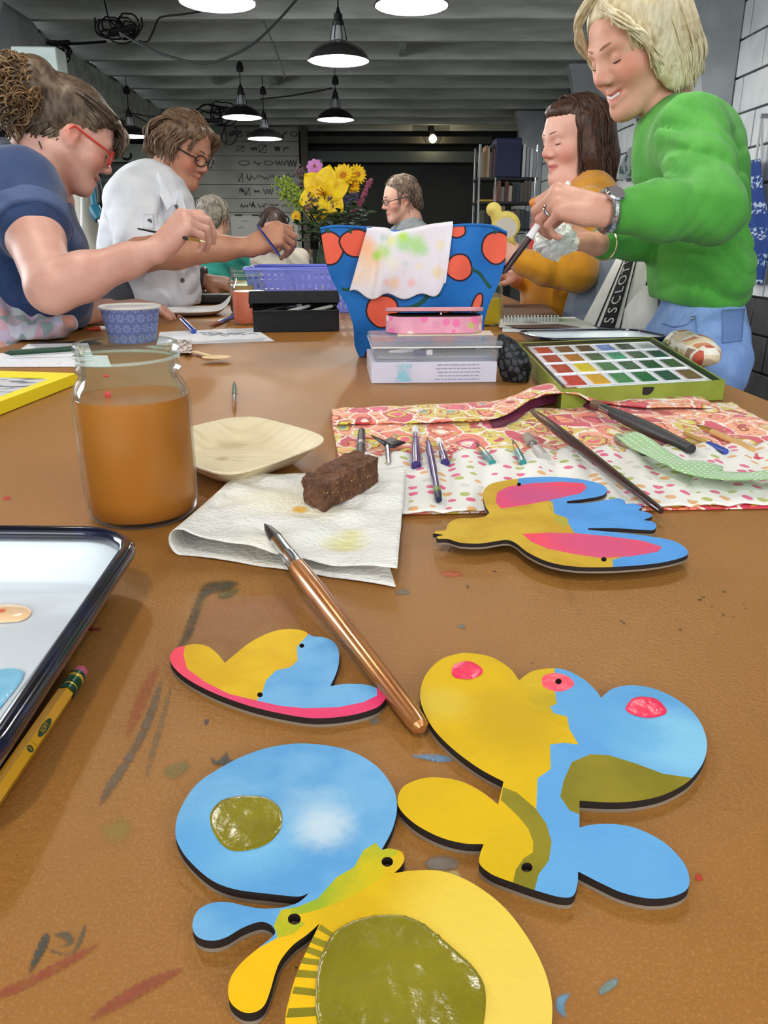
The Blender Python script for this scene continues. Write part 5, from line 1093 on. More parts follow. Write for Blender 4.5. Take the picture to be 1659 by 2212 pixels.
# ================================================================== BASKET, BLACK CASE, CUP, PLATES, PAPERS
m_bsk = mat('periwinkle_plastic', (136,146,236), 0.4, rgb2=(128,138,228), vscale=8)
def holed(name, P00, P10, P11, P01, cols, rows, hu, hv, v0, parent, m=m_bsk, th=0.003):
    du = (P10-P00).length; dv = (P01-P00).length; hl = []
    for j in range(rows):
        for i in range(cols):
            u, v = (i+0.5)/cols, v0+(1-2*v0)*(j+0.5)/rows; hl.append([(u-hu, v-hv), (u+hu, v-hv), (u+hu, v+hv), (u-hu, v+hv)])
    q, tri, _ = panel([(0,0),(1,0),(1,1),(0,1)], (), hl); n = (P10-P00).cross(P01-P00).normalized()*th; mb = MB()
    pos = [quad([P00,P10,P11,P01], x, y) for x, y in q]; mb.add(pos, [tuple(int(i) for i in t) for t in tri]); mb.add([p+n for p in pos], [tuple(int(i) for i in t[::-1]) for t in tri])
    for h in hl: mb.add([quad([P00,P10,P11,P01], *p) for p in h]+[quad([P00,P10,P11,P01], *p)+n for p in h], [(i, (i+1) % 4, 4+(i+1) % 4, 4+i) for i in range(4)])
    return mk(name, mb, m, parent, smooth=False)
yb = T(640, 676).y; zt = YP(640, 580, yb).z; x0 = YP(556, 676, yb).x; x1 = x0+0.345
bs = thing('plastic_basket', 'periwinkle plastic basket with square holes behind the coral jar', 'basket', ((x0+x1)/2, yb+0.13, TZ))
fl2 = YP(527, 580, yb-0.03).x; ot = (x0-fl2)
b4 = [Vector((x0,yb,TZ+.002)), Vector((x1,yb,TZ+.002)), Vector((x1,yb+.24,TZ+.002)), Vector((x0,yb+.24,TZ+.002))]; t4 = [Vector((x0-ot,yb-.03,zt)), Vector((x1+ot,yb-.03,zt)), Vector((x1+ot,yb+.27,zt)), Vector((x0-ot,yb+.27,zt))]
for i, nm in enumerate(('front_side','right_side','back_side','left_side')): j = (i+1) % 4; holed(nm, b4[i], b4[j], t4[j], t4[i], (21,14)[i % 2], 4, 0.0105 if i % 2 == 0 else 0.014, 0.060, 0.07, bs)
mk('floor_panel', MB().sheet(b4, 0.002), m_bsk, bs, smooth=False)
mk('rim', MB().tube(t4, 0.0055, 4, closed=True), m_bsk, bs, smooth=False)
for k, (dx, dy, c, hgt) in enumerate(((0.10,0.06,(236,236,240),0.045),(0.13,0.10,(206,50,70),0.04),(0.19,0.07,(226,232,236),0.05),(0.25,0.1,(236,240,240),0.042))):
    tag(mk('paint_bottle', MB().lathe([(1e-4,.004),(.016,.004),(.016,hgt),(.009,hgt+.008),(.009,hgt+.02),(1e-4,hgt+.02)], (x0+dx, yb+dy, TZ+.002), 16), mat('bottle_%d' % k, c, 0.4)), ('small white','small red','small pale grey','small pale')[k]+' bottle inside the periwinkle basket', 'bottle', 'bottles inside the basket')
# black zip case standing open
ka, kb = T(548,719), T(733,716); kx = (kb-ka).normalized(); ky = Vector((-kx.y, kx.x, 0)); kl = (kb-ka).length; kd = 0.075; kh = Zat(ka, 674)-TZ; RK = Matrix((kx, ky, Vector((0,0,1)))).transposed()
m_kb = mat('black_canvas', (24,24,27), 0.8, rgb2=(30,30,34), vscale=60); kc = thing('pencil_case', 'open black zip pencil case full of pens', 'pencil case', (ka+kb)/2+ky*kd/2)
mb = MB()
def kp(x, y, z): return ka+kx*x+ky*y+Vector((0,0,z))
oo = [(0,0),(kl,0),(kl,kd),(0,kd)]; ii = [(.004,.004),(kl-.004,.004),(kl-.004,kd-.004),(.004,kd-.004)]
mb.add([kp(*p,0) for p in oo]+[kp(*p,kh) for p in oo]+[kp(*p,kh) for p in ii]+[kp(*p,.004) for p in ii], [(3,2,1,0)]+[(i,(i+1)%4,4+(i+1)%4,4+i) for i in range(4)]+[(4+i,4+(i+1)%4,8+(i+1)%4,8+i) for i in range(4)]+[(8+i,8+(i+1)%4,12+(i+1)%4,12+i) for i in range(4)]+[(12,13,14,15)])
mk('body', mb, m_kb, kc, bevel=0.006)
mk('zip', MB().tube([kp(*p,kh+.001) for p in oo], 0.0022, 6, closed=True), mat('zip_black', (38,38,40), 0.4), kc)
LH = 0.045; th_ = math.radians(12)                        # lid leans up and over the opening from the back hinge
def kl_(x, y, z): return kp(x, kd, kh+0.005)+(-ky*math.cos(th_)+Vector((0,0,math.sin(th_)))).normalized()*y+(ky*math.sin(th_)+Vector((0,0,math.cos(th_)))).normalized()*z
mb = MB(); o4 = [(-.006,-.004),(kl,-.004),(kl,kd),(-.006,kd)]; i4 = [(0,0),(kl-.006,0),(kl-.006,kd-.006),(0,kd-.006)]
mb.add([kl_(*p,.0) for p in o4]+[kl_(*p,.025) for p in o4]+[kl_(*p,.0) for p in i4]+[kl_(*p,.020) for p in i4], [(4,5,6,7)]+[(i,(i+1)%4,4+(i+1)%4,4+i) for i in range(4)]+[(i,(i+1)%4,8+(i+1)%4,8+i) for i in range(4)]+[(8+i,8+(i+1)%4,12+(i+1)%4,12+i) for i in range(4)]+[(12,13,14,15)])
mk('lid', mb, m_kb, kc, bevel=0.010, seg=3)
for k, (xa, xb, ya, yb_, m, cat) in enumerate(((.065,.13,.010,.03,m_wht,'white marker'),(.125,.182,.022,.018,mat('cream_plastic', (206,206,190), 0.4),'cream marker with a dark end'),(.015,.10,.03,.035,m_steel,'grey pen'),(.02,.075,.02,.028,m_blk,'black pen'))):
    A, B = kp(xa, ya, kh-.004+.001*k), kp(xb, yb_, kh+.010); r = thing('marker_pen', cat+' poking out of the black pencil case', 'pen', A, 'pens in the black case')
    stick('barrel', A, B, [(0,.0022),(.3,.0042),(.9,.0042),(1,.003)], m, r); stick('cap', B, B+(B-A)*0.14, [(0,.0036),(1,.003)], m_blk if k != 2 else m_wht, r)
# blue paper cup
cb_ = T(288, 737); zr = Zat(cb_, 660); hcup = zr-cb_.z; rt_ = (P(348,660,(cb_-CAM).dot(FWD))-P(222,660,(cb_-CAM).dot(FWD))).length/2
def cup_print(t, col):
    s = t.new('ShaderNodeSeparateXYZ'); t.put(s.inputs[0], t.vmath('SUBTRACT', t.pos(), tuple(cb_)))
    ang = t.math('ARCTAN2', s.outputs[1], s.outputs[0]); u = t.math('MULTIPLY', ang, 17/(2*math.pi)); v = t.math('MULTIPLY', s.outputs[2], 50.0); u = t.math('ADD', u, t.math('MULTIPLY', t.math('FLOOR', v), 0.5))
    fu = t.math('SUBTRACT', t.math('FRACT', t.math('ADD', u, 100.0)), 0.5); fv = t.math('SUBTRACT', t.math('FRACT', v), 0.5)
    rr = t.math('SQRT', t.math('ADD', t.math('MULTIPLY', fu, fu), t.math('MULTIPLY', fv, fv))); pa = t.math('COSINE', t.math('MULTIPLY', t.math('ARCTAN2', fv, fu), 8.0))
    pet = t.math('MULTIPLY', t.step(pa, 0.1, 0.35), t.math('MULTIPLY', t.step(rr, 0.09, 0.13), t.step(rr, 0.46, 0.40))); return t.mix(t.math('MULTIPLY', pet, 0.85), col, lin((160,174,212)))
cu_ = thing('paper_cup', 'blue flower patterned paper cup behind the orange jar', 'cup', cb_)
mk('cup_wall', MB().lathe([(1e-4,.004),(rt_*.74,.002),(rt_*.74,0),(rt_*.77,0),(rt_*.965,hcup-.004),(rt_*.95,hcup-.004),(rt_*.75,.005),(1e-4,.005)], cb_, 56, mis=[1,1,1,0,1,1,1]), [mat('cup_blue', (100,112,164), 0.55, custom=cup_print), mat('cup_white', (236,236,232), 0.6)], cu_)
mk('rolled_lip', MB().tube([cb_+Vector((rt_*.97*math.cos(t*math.pi/28), rt_*.97*math.sin(t*math.pi/28), hcup-.002)) for t in range(56)], 0.0035, 8, closed=True), mat('cup_white', (236,236,232), 0.6), cu_)
# round white plates
def plate(label, c, r_, curl, spots, grp='round white paper plates'):
    c = Vector(c); o = thing('paper_plate', label, 'plate', c, grp)
    def fn(u, v):
        a = 2*math.pi*u; rr = r_*v; z = 0.002+(0.013*max(0, (v-0.62)/0.38)**1.3); z += curl*max(0, math.cos(a-0.25))**6*v**6; return c+Vector((rr*math.cos(a), rr*math.sin(a), z))
    mk('dish', MB().grid(fn, 56, 16, cu=True), mat('paper_plate', (232,232,230), 0.6), o, ang=180, solid=0.0015)
    for k, (x, y, rx, cc_) in enumerate(spots): p = c+Vector((x, y, 0.0036)); mk('paint_dab', MB().ball(p, (rx, rx*1.2, 0.002), 12), mat('dab_%d_%d_%d' % cc_, cc_, 0.3), o)
plate('white paper plate with coral paint dabs and a curled right edge', T(417, 680), 0.108, 0.035, [(0.03,-0.02,0.009,(240,110,100)),(0.048,0.012,0.009,(238,90,90)),(-0.05,0.0,0.012,(206,212,210)),(0.01,-0.035,0.006,(240,140,120))])
plate('white paper plate under the seated man\'s far hand', T(478, 632), 0.145, 0.0, [])
cs2 = T(415, 657); tag(mk('tablet_case', MB().box(cs2+Vector((0,0.02,0.016)), (0.29,0.10,0.03), Matrix.Rotation(0.05, 3, 'Z')), mat('black_case', (26,28,28), 0.6), bevel=0.008), 'long flat black case behind the paint plate', 'case')
ps = paper('white sheet with a pencil sketch in front of the black case', [(338,745),(592,736),(548,708),(345,717)], 0.0012)
mb = MB(); rg = random.Random(8)
for k in range(9):
    x, y = 430+rg.uniform(0,90), 716+rg.uniform(0,9); mb.tube([T(x+i*9, y+rg.uniform(-2,2), 0.0014) for i in range(6)], 0.0009, 4)
o = mk('pencil_sketch', mb, mat('graphite', (120,122,128), 0.8), ps); o['kind'] = 'stuff'
def tiny(label, a, b, rmax, spec, name='paint_brush', cat='brush', h=(0.006,0.004)):
    A, B = T(*a, h[0]), T(*b, h[1]); r = thing(name, label, cat, B)
    for nm, t0, t1, ra, rb, m in spec: stick(nm, A.lerp(B, t0), A.lerp(B, t1), [(0, rmax*ra), (1, rmax*rb)], m, r)
tiny('short blue brush leaning on the rim of the paint plate', (386,683), (419,716), 0.0062, [('bristles',0,.2,.7,1,mat('rust_bristle', (150,80,60), 0.7)),('ferrule',.18,.35,.9,.8,m_fer),('handle',.34,1,.9,1,m_blue)], h=(0.03,0.006))
tiny('blue brush with a brown tip pointing left beside the coral jar', (454,704), (504,684), 0.0062, [('bristles',0,.3,.4,.9,mat('ginger_bristle', (150,96,50), 0.7)),('ferrule',.28,.48,.9,.85,m_fer),('handle',.46,1,.9,1,m_blue)])
tiny('small dark green liner brush lying alone on the table', (506,884), (506,824), 0.0030, [('bristles',0,.22,.15,.8,mat('ginger_bristle', (150,96,50), 0.7)),('ferrule',.2,.48,.85,.9,m_fer),('handle',.46,.8,1,.9,mat('dark_green_lacquer', (26,64,46), 0.5)),('end',.8,1,.9,.3,mat('dark_green_lacquer', (26,64,46), 0.5))])
tiny('dark green pencil lying across the white papers', (8,763), (160,753), 0.0050, [('tip',0,.08,.1,.8,mat('dark_green_lacquer', (26,64,46), 0.25)),('barrel',.08,1,1,1,mat('dark_green_lacquer', (26,64,46), 0.25))], 'pencil', 'pencil', h=(0.010,0.010))
tiny('red and white pen beside the blue cup', (188,712), (240,708), 0.0055, [('cap',0,.5,.4,.9,mat('red_plastic', (206,60,40), 0.35)),('barrel',.5,1,1,1,m_wht)], 'marker_pen', 'pen')
sp = thing('wooden_spoon', 'small flat wooden spoon lying near the blue cup', 'spoon', T(450, 772)); m_sp = mat('birch', (232,200,156), 0.7)
h0, h1 = T(418,760,.005), T(456,770,.005); sv = (h1-h0).cross(Vector((0,0,1))).normalized()*0.006
mk('handle', MB().sheet([h0+sv, h0-sv, h1-sv*.8, h1+sv*.8], 0.0015), m_sp, sp, smooth=False)
bc = T(468, 773, .008); mk('bowl', MB().grid(lambda u, v: bc+Vector((0.025*v*math.cos(2*math.pi*u), 0.020*v*math.sin(2*math.pi*u), 0.003*v*v-0.002)), 24, 6, cu=True), m_sp, sp, solid=0.0012, ang=180)
ts = thing('tissue', 'crumpled white tissue between the jar and the white sheet', 'tissue', T(392, 752))
mk('crumple', MB().grid(lambda u, v: T(375+40*u, 762-28*v, 0.004+0.018*abs(mnoise.noise((u*4+1, v*4, 3)))+0.006*math.sin(u*5)*v), 20, 16), mat('tissue_white', (226,214,206), 0.9), ts, ang=180, solid=0.0006)
# papers and yellow framed board at the left
paper('white paper in front of the floral skirt, left edge', [(-60,792),(240,791),(232,768),(-40,762)], 0.0016, m_sketch, 'papers at the left edge'); paper('second white paper lying behind the dark green pencil', [(20,772),(200,768),(190,741),(60,743)], 0.0032, m_paper, 'papers at the left edge')
tag(mk('folder', MB().sheet([T(60,742,.002), T(220,742,.002), T(205,736,.002), T(100,737,.002)], 0.0015), m_black, smooth=False), 'black folder edge behind the white papers', 'folder')
C0, e1, e2 = T(166,806,.016), T(-90,798,.016), T(-120,912,.016); yl = mat('bright_yellow_frame', (255,234,40), 0.5)
r = thing('yellow_frame', 'bright yellow picture frame around a grey sketch, left edge', 'frame', (C0+e1+e2)/3-Vector((0,0,.016))); v1, v2 = (e1-C0), (e2-C0)
def fq(a, b, z=0.0): return C0+v1*a+v2*b+Vector((0,0,z))
mb = MB()
for (a0_, b0_, a1_, b1_) in ((0,0,1,.13),(0,.13,.09,1),(.09,.87,1,1),(.91,.13,1,.87)): mb.hexa([fq(a0_,b0_,-.015), fq(a1_,b0_,-.015), fq(a1_,b1_,-.015), fq(a0_,b1_,-.015)], [fq(a0_,b0_), fq(a1_,b0_), fq(a1_,b1_), fq(a0_,b1_)])
mk('moulding', mb, yl, r, smooth=False)
mk('picture', MB().sheet([fq(.09,.13,-.004), fq(.91,.13,-.004), fq(.91,.87,-.004), fq(.09,.87,-.004)][::-1], 0.002), mat('grey_drawing', (206,204,206), 0.8, rgb2=(96,98,110), vscale=26, var=(0.50,0.62), stretch=(1,2.5,1)), r, smooth=False)
# ================================================================== FLOWERS
vb = T(702, 640); vb = Vector((P(700,545,2.62).x, P(700,545,2.62).y, TZ)); fl = thing('flower_vase', 'glass vase of yellow lilies, sunflowers, thistle and greenery', 'flowers', vb)
D = 2.62; m_gr = mat('leaf_green_dark', (58,84,46), 0.6, rgb2=(40,62,36), vscale=40); m_gl = mat('leaf_green_light', (150,172,62), 0.6, rgb2=(120,146,50), vscale=40); m_ye = mat('petal_yellow', (250,214,24), 0.5, rgb2=(240,192,16), vscale=30); m_pk = mat('petal_pink', (206,136,200), 0.6); m_pu = mat('thistle_violet', (92,88,118), 0.7); m_mv = mat('mauve_sprig', (112,82,96), 0.8, rgb2=(92,92,66), vscale=60); m_or2 = mat('flower_centre', (196,120,20), 0.7)
mk('vase', MB().lathe([(1e-4,.003),(.045,.003),(.05,.02),(.046,.12),(.052,.17),(.050,.17),(.044,.12),(.047,.02),(1e-4,.006)], vb, 32), m_glass, fl, ang=180)
neck = vb+Vector((0,0,.16)); rg = random.Random(11)
def stemto(p, w=0.0026, m=m_gr): mk('stem', MB().tube(crom([vb+Vector((rg.uniform(-.02,.02), rg.uniform(-.02,.02), .02)), neck+Vector((rg.uniform(-.02,.02), rg.uniform(-.02,.02), 0)), p.lerp(neck, .35)+Vector((0,0,.02)), p], False, 5), w, 5), m, fl)
def petal(mb, c, d, n, L, w, curl=0.25, mi=0):
    d = d.normalized(); s = d.cross(n).normalized()
    mb.grid(lambda u, v: c+d*L*v+s*((u-.5)*2*w*math.sin(math.pi*min(1, .12+.88*v))**.8*(1-.0*v))+n*(curl*L*v*v-0.15*w*(1-abs(u-.5)*2)), 4, 6, mi)
def lily(px, py, r_, dd=D, tilt=(0,-1,.5), m=m_ye, n=6, name='lily'):
    c = P(px, py, dd); stemto(c); ax_ = Vector(tilt).normalized(); R_ = frame(ax_); mb = MB()
    for k in range(n): a = 2*math.pi*k/n+.3; d = R_ @ Vector((math.cos(a), math.sin(a), .55)); petal(mb, c, d, ax_, r_, r_*.36, -.35)
    f = mk(name, mb, m, fl, ang=180, solid=0.001); mb = MB()
    for k in range(5): a = k*1.25; mb.tube([c, c+(R_ @ Vector((.2*math.cos(a), .2*math.sin(a), 1))).normalized()*r_*.6], .0018, 5)
    mk('stamens', mb, m_or2, f)
def daisy(px, py, r_, dd=D, tilt=(0,-1,.35), m=m_ye, n=16, nm='sunflower'):
    c = P(px, py, dd); stemto(c); ax_ = Vector(tilt).normalized(); R_ = frame(ax_); mb = MB()
    for row in range(2):
        for k in range(n): a = 2*math.pi*(k+.5*row)/n; petal(mb, c+ax_*.002*row, R_ @ Vector((math.cos(a), math.sin(a), .25*row)), ax_, r_*(1-.2*row), r_*.17, .1)
    f = mk(nm, mb, m, fl, ang=180, solid=0.0008); mk('centre', MB().ball(c+ax_*.004, (r_*.26, r_*.26, r_*.14), 12, R=R_), m_or2, f)
lily(702,420,.105,D-.05,(-.25,-1,.10)); lily(690,412,.080,D+.01,(-.8,-.6,.4)); lily(722,405,.055,D+.03,(.3,-.8,.7)); lily(668,446,.035,D+.0,(-.9,-.5,-.2))
daisy(742,380,.046,D,(-.1,-1,.55)); daisy(772,377,.036,D+.02,(.5,-.9,.2)); daisy(758,402,.036,D+.04,(.4,-.8,.6)); daisy(640,468,.020,D-.02,(-.5,-1,0))
lily(680,362,.034,D+.02,(0,-1,.3),m_pk,9,'pink_blossom'); lily(684,375,.026,D,(0.3,-1,-.2),m_pk,7,'pink_blossom')
for (px, py) in ((715,432),(722,446),(748,432),(765,425),(708,398)):
    c = P(px, py, D-.05); stemto(c, .0018); mb = MB()
    for k in range(60):
        d = Vector((rg.gauss(0,1), rg.gauss(0,1), rg.gauss(0,1)+.4)).normalized(); mb.tube([c+d*.006, c+d*.020], [.0022, .0003], 4)
    mk('thistle', mb, m_pu, fl)
def sprig(pts, n, spread, size, m, nm):
    L = crom([P(x, y, D+dd) for x, y, dd in pts], False, 8); mb = MB(); mb.tube(L, .0016, 4)
    for k in range(n):
        p = L[min(len(L)-1, int(len(L)*(.25+.75*rg.random())))]; d = Vector((rg.gauss(0,1), rg.gauss(0,1), rg.gauss(.3,.8))).normalized()
        q_ = p+d*spread*rg.random(); mb.ball(q_, size*rg.uniform(.6,1.2), 5)
    o = mk(nm, mb, m, fl); o['kind'] = 'stuff'
sprig([(690,500,0),(650,430,-.02),(628,405,-.02),(600,395,-.03)], 150, .030, .0052, m_gl, 'goldenrod'); sprig([(690,500,0),(640,440,0),(622,424,0),(608,420,0)], 120, .028, .0052, m_gl, 'goldenrod')
sprig([(695,500,0),(665,420,.02),(655,385,.02),(648,370,.02)], 170, .028, .0048, m_mv, 'mauve_sprig'); sprig([(700,500,0),(680,450,-.04),(668,430,-.04)], 100, .03, .0048, m_mv, 'mauve_sprig')
sprig([(715,500,0),(770,450,0),(788,415,-.01),(800,392,-.01)], 120, .010, .0050, mat('celosia_pink', (150,80,104), 0.7), 'celosia')
def leafy(pts, n, L0, m, nm='leaf_spray'):
    L = crom([P(x, y, D+dd) for x, y, dd in pts], False, 8); mb = MB(); mb.tube(L, .0018, 4)
    for k in range(n):
        i = int(len(L)*(.15+.8*k/n)); p = L[min(i, len(L)-1)]; a = k*2.4; d = Vector((math.cos(a), math.sin(a)*.6, .35)); petal(mb, p, d, Vector((0,-.5,1)).normalized(), L0*rg.uniform(.7,1.2), L0*.22, -.3)
    o = mk(nm, mb, m, fl, ang=180); o['kind'] = 'stuff'
for pts in ([(700,520,0),(650,520,-.05),(622,522,-.05)], [(700,520,-.03),(665,490,-.06),(640,480,-.06)], [(705,520,-.03),(690,470,-.08),(682,450,-.08)], [(708,520,-.02),(740,470,-.05),(770,440,-.05)], [(706,520,0),(770,480,0),(795,448,0)], [(700,520,-.05),(730,500,-.08),(760,492,-.08)], [(700,520,-.04),(680,505,-.09),(655,505,-.09)], [(705,525,-.04),(720,480,-.07),(735,455,-.07)]): leafy(pts, 16, .042, m_gr)
leafy([(708,520,0),(750,460,.02),(780,432,.02)], 14, .030, mat('leaf_green_mid', (96,120,50), 0.6))
# small far glassware and a second bloom
for k, (px, py, d_, rr, hh, lab) in enumerate(((655,556,2.75,.030,.075,'clear tumbler left of the vase, beyond the basket'),(668,556,2.9,.026,.09,'tall clear tumbler beside the vase'))):
    c = P(px, py, d_); c = Vector((c.x, c.y, TZ)); r = thing('tumbler', lab, 'glass', c, 'tumblers by the vase'); mk('glass', MB().lathe([(1e-4,.002),(rr*.85,.002),(rr,hh),(rr-.002,hh),(rr*.8,.006),(1e-4,.006)], c, 24), m_glass, r, ang=180)
c = P(650, 575, 2.8); c.z = TZ; r = thing('round_tin', 'dark round tin lying open by the vase', 'tin', c); mk('tin', MB().lathe([(1e-4,0),(.05,0),(.05,.03),(.046,.03),(.046,.004),(1e-4,.004)], c, 24), m_steel, r)
# ================================================================== BODIES: signed distance fields turned into one continuous skin
class SDF:
    def __init__(s): s.ops = []
    def cone(s, a, b, ra, rb, k=0.012, cut=False):
        a, b = np.array(a, np.float32), np.array(b, np.float32); r = max(ra, rb); ab = b-a; L2 = float(ab @ ab)+1e-12
        def f(X, Y, Z):
            t = np.clip(((X-a[0])*ab[0]+(Y-a[1])*ab[1]+(Z-a[2])*ab[2])/L2, 0, 1)
            return np.sqrt((X-a[0]-t*ab[0])**2+(Y-a[1]-t*ab[1])**2+(Z-a[2]-t*ab[2])**2)-(ra+(rb-ra)*t)
        s.ops.append((f, np.minimum(a, b)-r, np.maximum(a, b)+r, k, cut)); return s
    def chain(s, pts, rs, k=0.012, cut=False):
        for i in range(len(pts)-1): s.cone(pts[i], pts[i+1], rs[i], rs[i+1], k, cut)
        return s
    def ell(s, c, r, R=None, k=0.012, cut=False):
        c = np.array(c, np.float32); r = np.array(r if hasattr(r, '__len__') else (r, r, r), np.float32); M = np.array(R, np.float32).T if R is not None else np.eye(3, dtype=np.float32); e = np.sqrt(((M.T*r)**2).sum(1))
        def f(X, Y, Z):
            x, y, z = X-c[0], Y-c[1], Z-c[2]; u = [(M[i,0]*x+M[i,1]*y+M[i,2]*z)/r[i] for i in range(3)]
            k0 = np.sqrt(u[0]**2+u[1]**2+u[2]**2); k1 = np.sqrt((u[0]/r[0])**2+(u[1]/r[1])**2+(u[2]/r[2])**2)+1e-9; return k0*(k0-1)/k1
        s.ops.append((f, c-e, c+e, k, cut)); return s
    def plane(s, p, n):                      # keep the side the normal points away from
        p = np.array(p, np.float32); n = np.array(n, np.float32); n = n/np.linalg.norm(n)
        s.ops.append((lambda X, Y, Z: (X-p[0])*n[0]+(Y-p[1])*n[1]+(Z-p[2])*n[2], None, None, 0.004, 'plane')); return s
    def table(s, left):                      # keep clear of the table top and what is under it
        f = (lambda X, Y, Z: -np.maximum(TL-.006-X, Z-(TZ+.004))) if left else (lambda X, Y, Z: -np.maximum(X-TR-.006, Z-(TZ+.004)))
        s.ops.append((lambda X, Y, Z: f(X+0*Z, Y, Z+0*X), None, None, 0.004, 'plane')); return s
    def folds(s, amp, freq, d=(0.3,0.2,1.0), seed=0.0): s.ops.append(((amp, freq, d, seed), None, None, 0, 'folds')); return s
    def fold_at(s, c, r, amp, freq, d): s.ops.append(((c, r, amp, freq, d), None, None, 0, 'foldat')); return s
    def build(s, vox):
        lo = np.min([o[1] for o in s.ops if o[1] is not None and not o[4]], 0)-3*vox; hi = np.max([o[2] for o in s.ops if o[1] is not None and not o[4]], 0)+3*vox
        n = np.ceil((hi-lo)/vox).astype(int)+1; ax = [(lo[i]+vox*np.arange(n[i])).astype(np.float32) for i in range(3)]; F = np.full(n, 0.5, np.float32)
        for f, a, b, k, kind in s.ops:
            if kind == 'plane':
                d = f(ax[0][:,None,None], ax[1][None,:,None], ax[2][None,None,:]); h = np.clip(0.5-0.5*(d-F)/k, 0, 1); F = d*(1-h)+F*h+k*h*(1-h); continue
            if kind in ('folds', 'foldat'):
                I = np.argwhere(np.abs(F) < 0.02); p = np.stack([ax[i][I[:,i]] for i in range(3)], 1)
                if kind == 'folds':
                    amp, fr, d, sd = f; d = np.array(d)/np.linalg.norm(d)
                    w = np.sin(p @ np.array([9.1,5.3,7.7])+sd)*1.6+np.sin(p @ np.array([-17,13,11.])+2*sd)*0.8; fr = fr*3.0; v = np.sin((p @ d)*fr+w*1.6)*0.6+np.sin((p @ np.array([d[1],d[2],d[0]]))*fr*0.7+w*2.1+1.7)*0.4
                else:
                    c, r, amp, fr, d = f; d = np.array(d)/np.linalg.norm(d); q = p-np.array(c); v = (1-1.9*np.abs(np.sin((q @ d)*fr+1.6*np.sin(q @ np.array([23.,17.,-19.]))))**.6)*np.exp(-(q**2).sum(1)/r**2)
                F[tuple(I.T)] += (amp*v).astype(np.float32); continue
            pad = k+2*vox; i0 = np.maximum(np.floor((a-pad-lo)/vox).astype(int), 0); i1 = np.minimum(np.ceil((b+pad-lo)/vox).astype(int)+1, n)
            if (i1 <= i0).any(): continue
            sl = tuple(slice(i0[i], i1[i]) for i in range(3)); d = f(ax[0][sl[0]][:,None,None], ax[1][sl[1]][None,:,None], ax[2][sl[2]][None,None,:]); G = F[sl]
            if kind: h = np.clip(0.5-0.5*(-d-G)/k, 0, 1); F[sl] = -d*(1-h)+G*h+k*h*(1-h)
            else: h = np.clip(0.5+0.5*(d-G)/k, 0, 1); F[sl] = d*(1-h)+G*h-k*h*(1-h)
        return nets(F, lo, vox)
def nets(F, lo, vox):
    F = F.copy(); F[0], F[-1], F[:,0], F[:,-1], F[:,:,0], F[:,:,-1] = 1, 1, 1, 1, 1, 1
    S = F < 0; nx, ny, nz = F.shape; cnt = np.zeros((nx-1, ny-1, nz-1), np.int8)
    for i in (0,1):
        for j in (0,1):
            for k in (0,1): cnt += S[i:nx-1+i, j:ny-1+j, k:nz-1+k]
    C = np.argwhere((cnt > 0) & (cnt < 8)); idx = np.full(cnt.shape, -1, np.int32); idx[tuple(C.T)] = np.arange(len(C))
    acc = np.zeros((len(C), 3)); num = np.zeros(len(C)); cor = [(i,j,k) for i in (0,1) for j in (0,1) for k in (0,1)]; val = {c: F[C[:,0]+c[0], C[:,1]+c[1], C[:,2]+c[2]] for c in cor}
    for a in cor:
        for x in range(3):
            if a[x] == 0:
                b = list(a); b[x] = 1; b = tuple(b); m = (val[a] < 0) != (val[b] < 0); t = val[a][m]/(val[a][m]-val[b][m]); q = np.tile(np.array(a, float), (m.sum(), 1)); q[:,x] += t; acc[m] += q; num[m] += 1
    V = (C+acc/num[:,None])*vox+lo; faces = []
    for x in range(3):
        y, z = (x+1) % 3, (x+2) % 3; sa = [slice(None)]*3; sb = [slice(None)]*3; sa[x] = slice(0,-1); sb[x] = slice(1,None); A, B = S[tuple(sa)], S[tuple(sb)]
        E = np.argwhere(A != B); E = E[(E[:,y] > 0) & (E[:,z] > 0)]; ins = A[tuple(E.T)]; Q = []
        for dy, dz in ((1,1),(0,1),(0,0),(1,0)): e = E.copy(); e[:,y] -= dy; e[:,z] -= dz; Q.append(idx[tuple(e.T)])
        Q = np.stack(Q, 1); Q[~ins] = Q[~ins][:,::-1]; faces.append(Q)
    return V, np.concatenate(faces)
def skin(name, S, vox, m, parent, smooth=2, **kw):
    V, Fc = S.build(vox)
    if smooth:
        e = np.concatenate([Fc[:,[0,1]], Fc[:,[1,2]], Fc[:,[2,3]], Fc[:,[3,0]]]); n = len(V)
        for _ in range(smooth):
            sm = np.zeros_like(V); c = np.zeros(n)
            for i in range(3): sm[:,i] = np.bincount(e[:,0], V[e[:,1],i], n)+np.bincount(e[:,1], V[e[:,0],i], n)
            c = np.bincount(e[:,0], minlength=n)+np.bincount(e[:,1], minlength=n); V = V*0.45+0.55*sm/c[:,None]
    return mk(name, (V, Fc.tolist()), m, parent, ang=180, **kw)
from mathutils.bvhtree import BVHTree
BV = {}
def hit(o, px, py, off=0.0):                 # where the sight line through a pixel meets a finished garment
    if o.name not in BV:
        g = origin_of(o); BV[o.name] = BVHTree.FromPolygons([v.co+g for v in o.data.vertices], [tuple(p.vertices) for p in o.data.polygons])
    r = FWD + RGT*((px-CX)/F_PX) + UPV*((CY-py)/F_PX); p, n, i, d = BV[o.name].ray_cast(CAM, r.normalized())
    if p is None: p, n, i, d = BV[o.name].find_nearest(CAM+r*1.6)
    if n.dot(r) > 0: n = -n
    return p+n*off, n
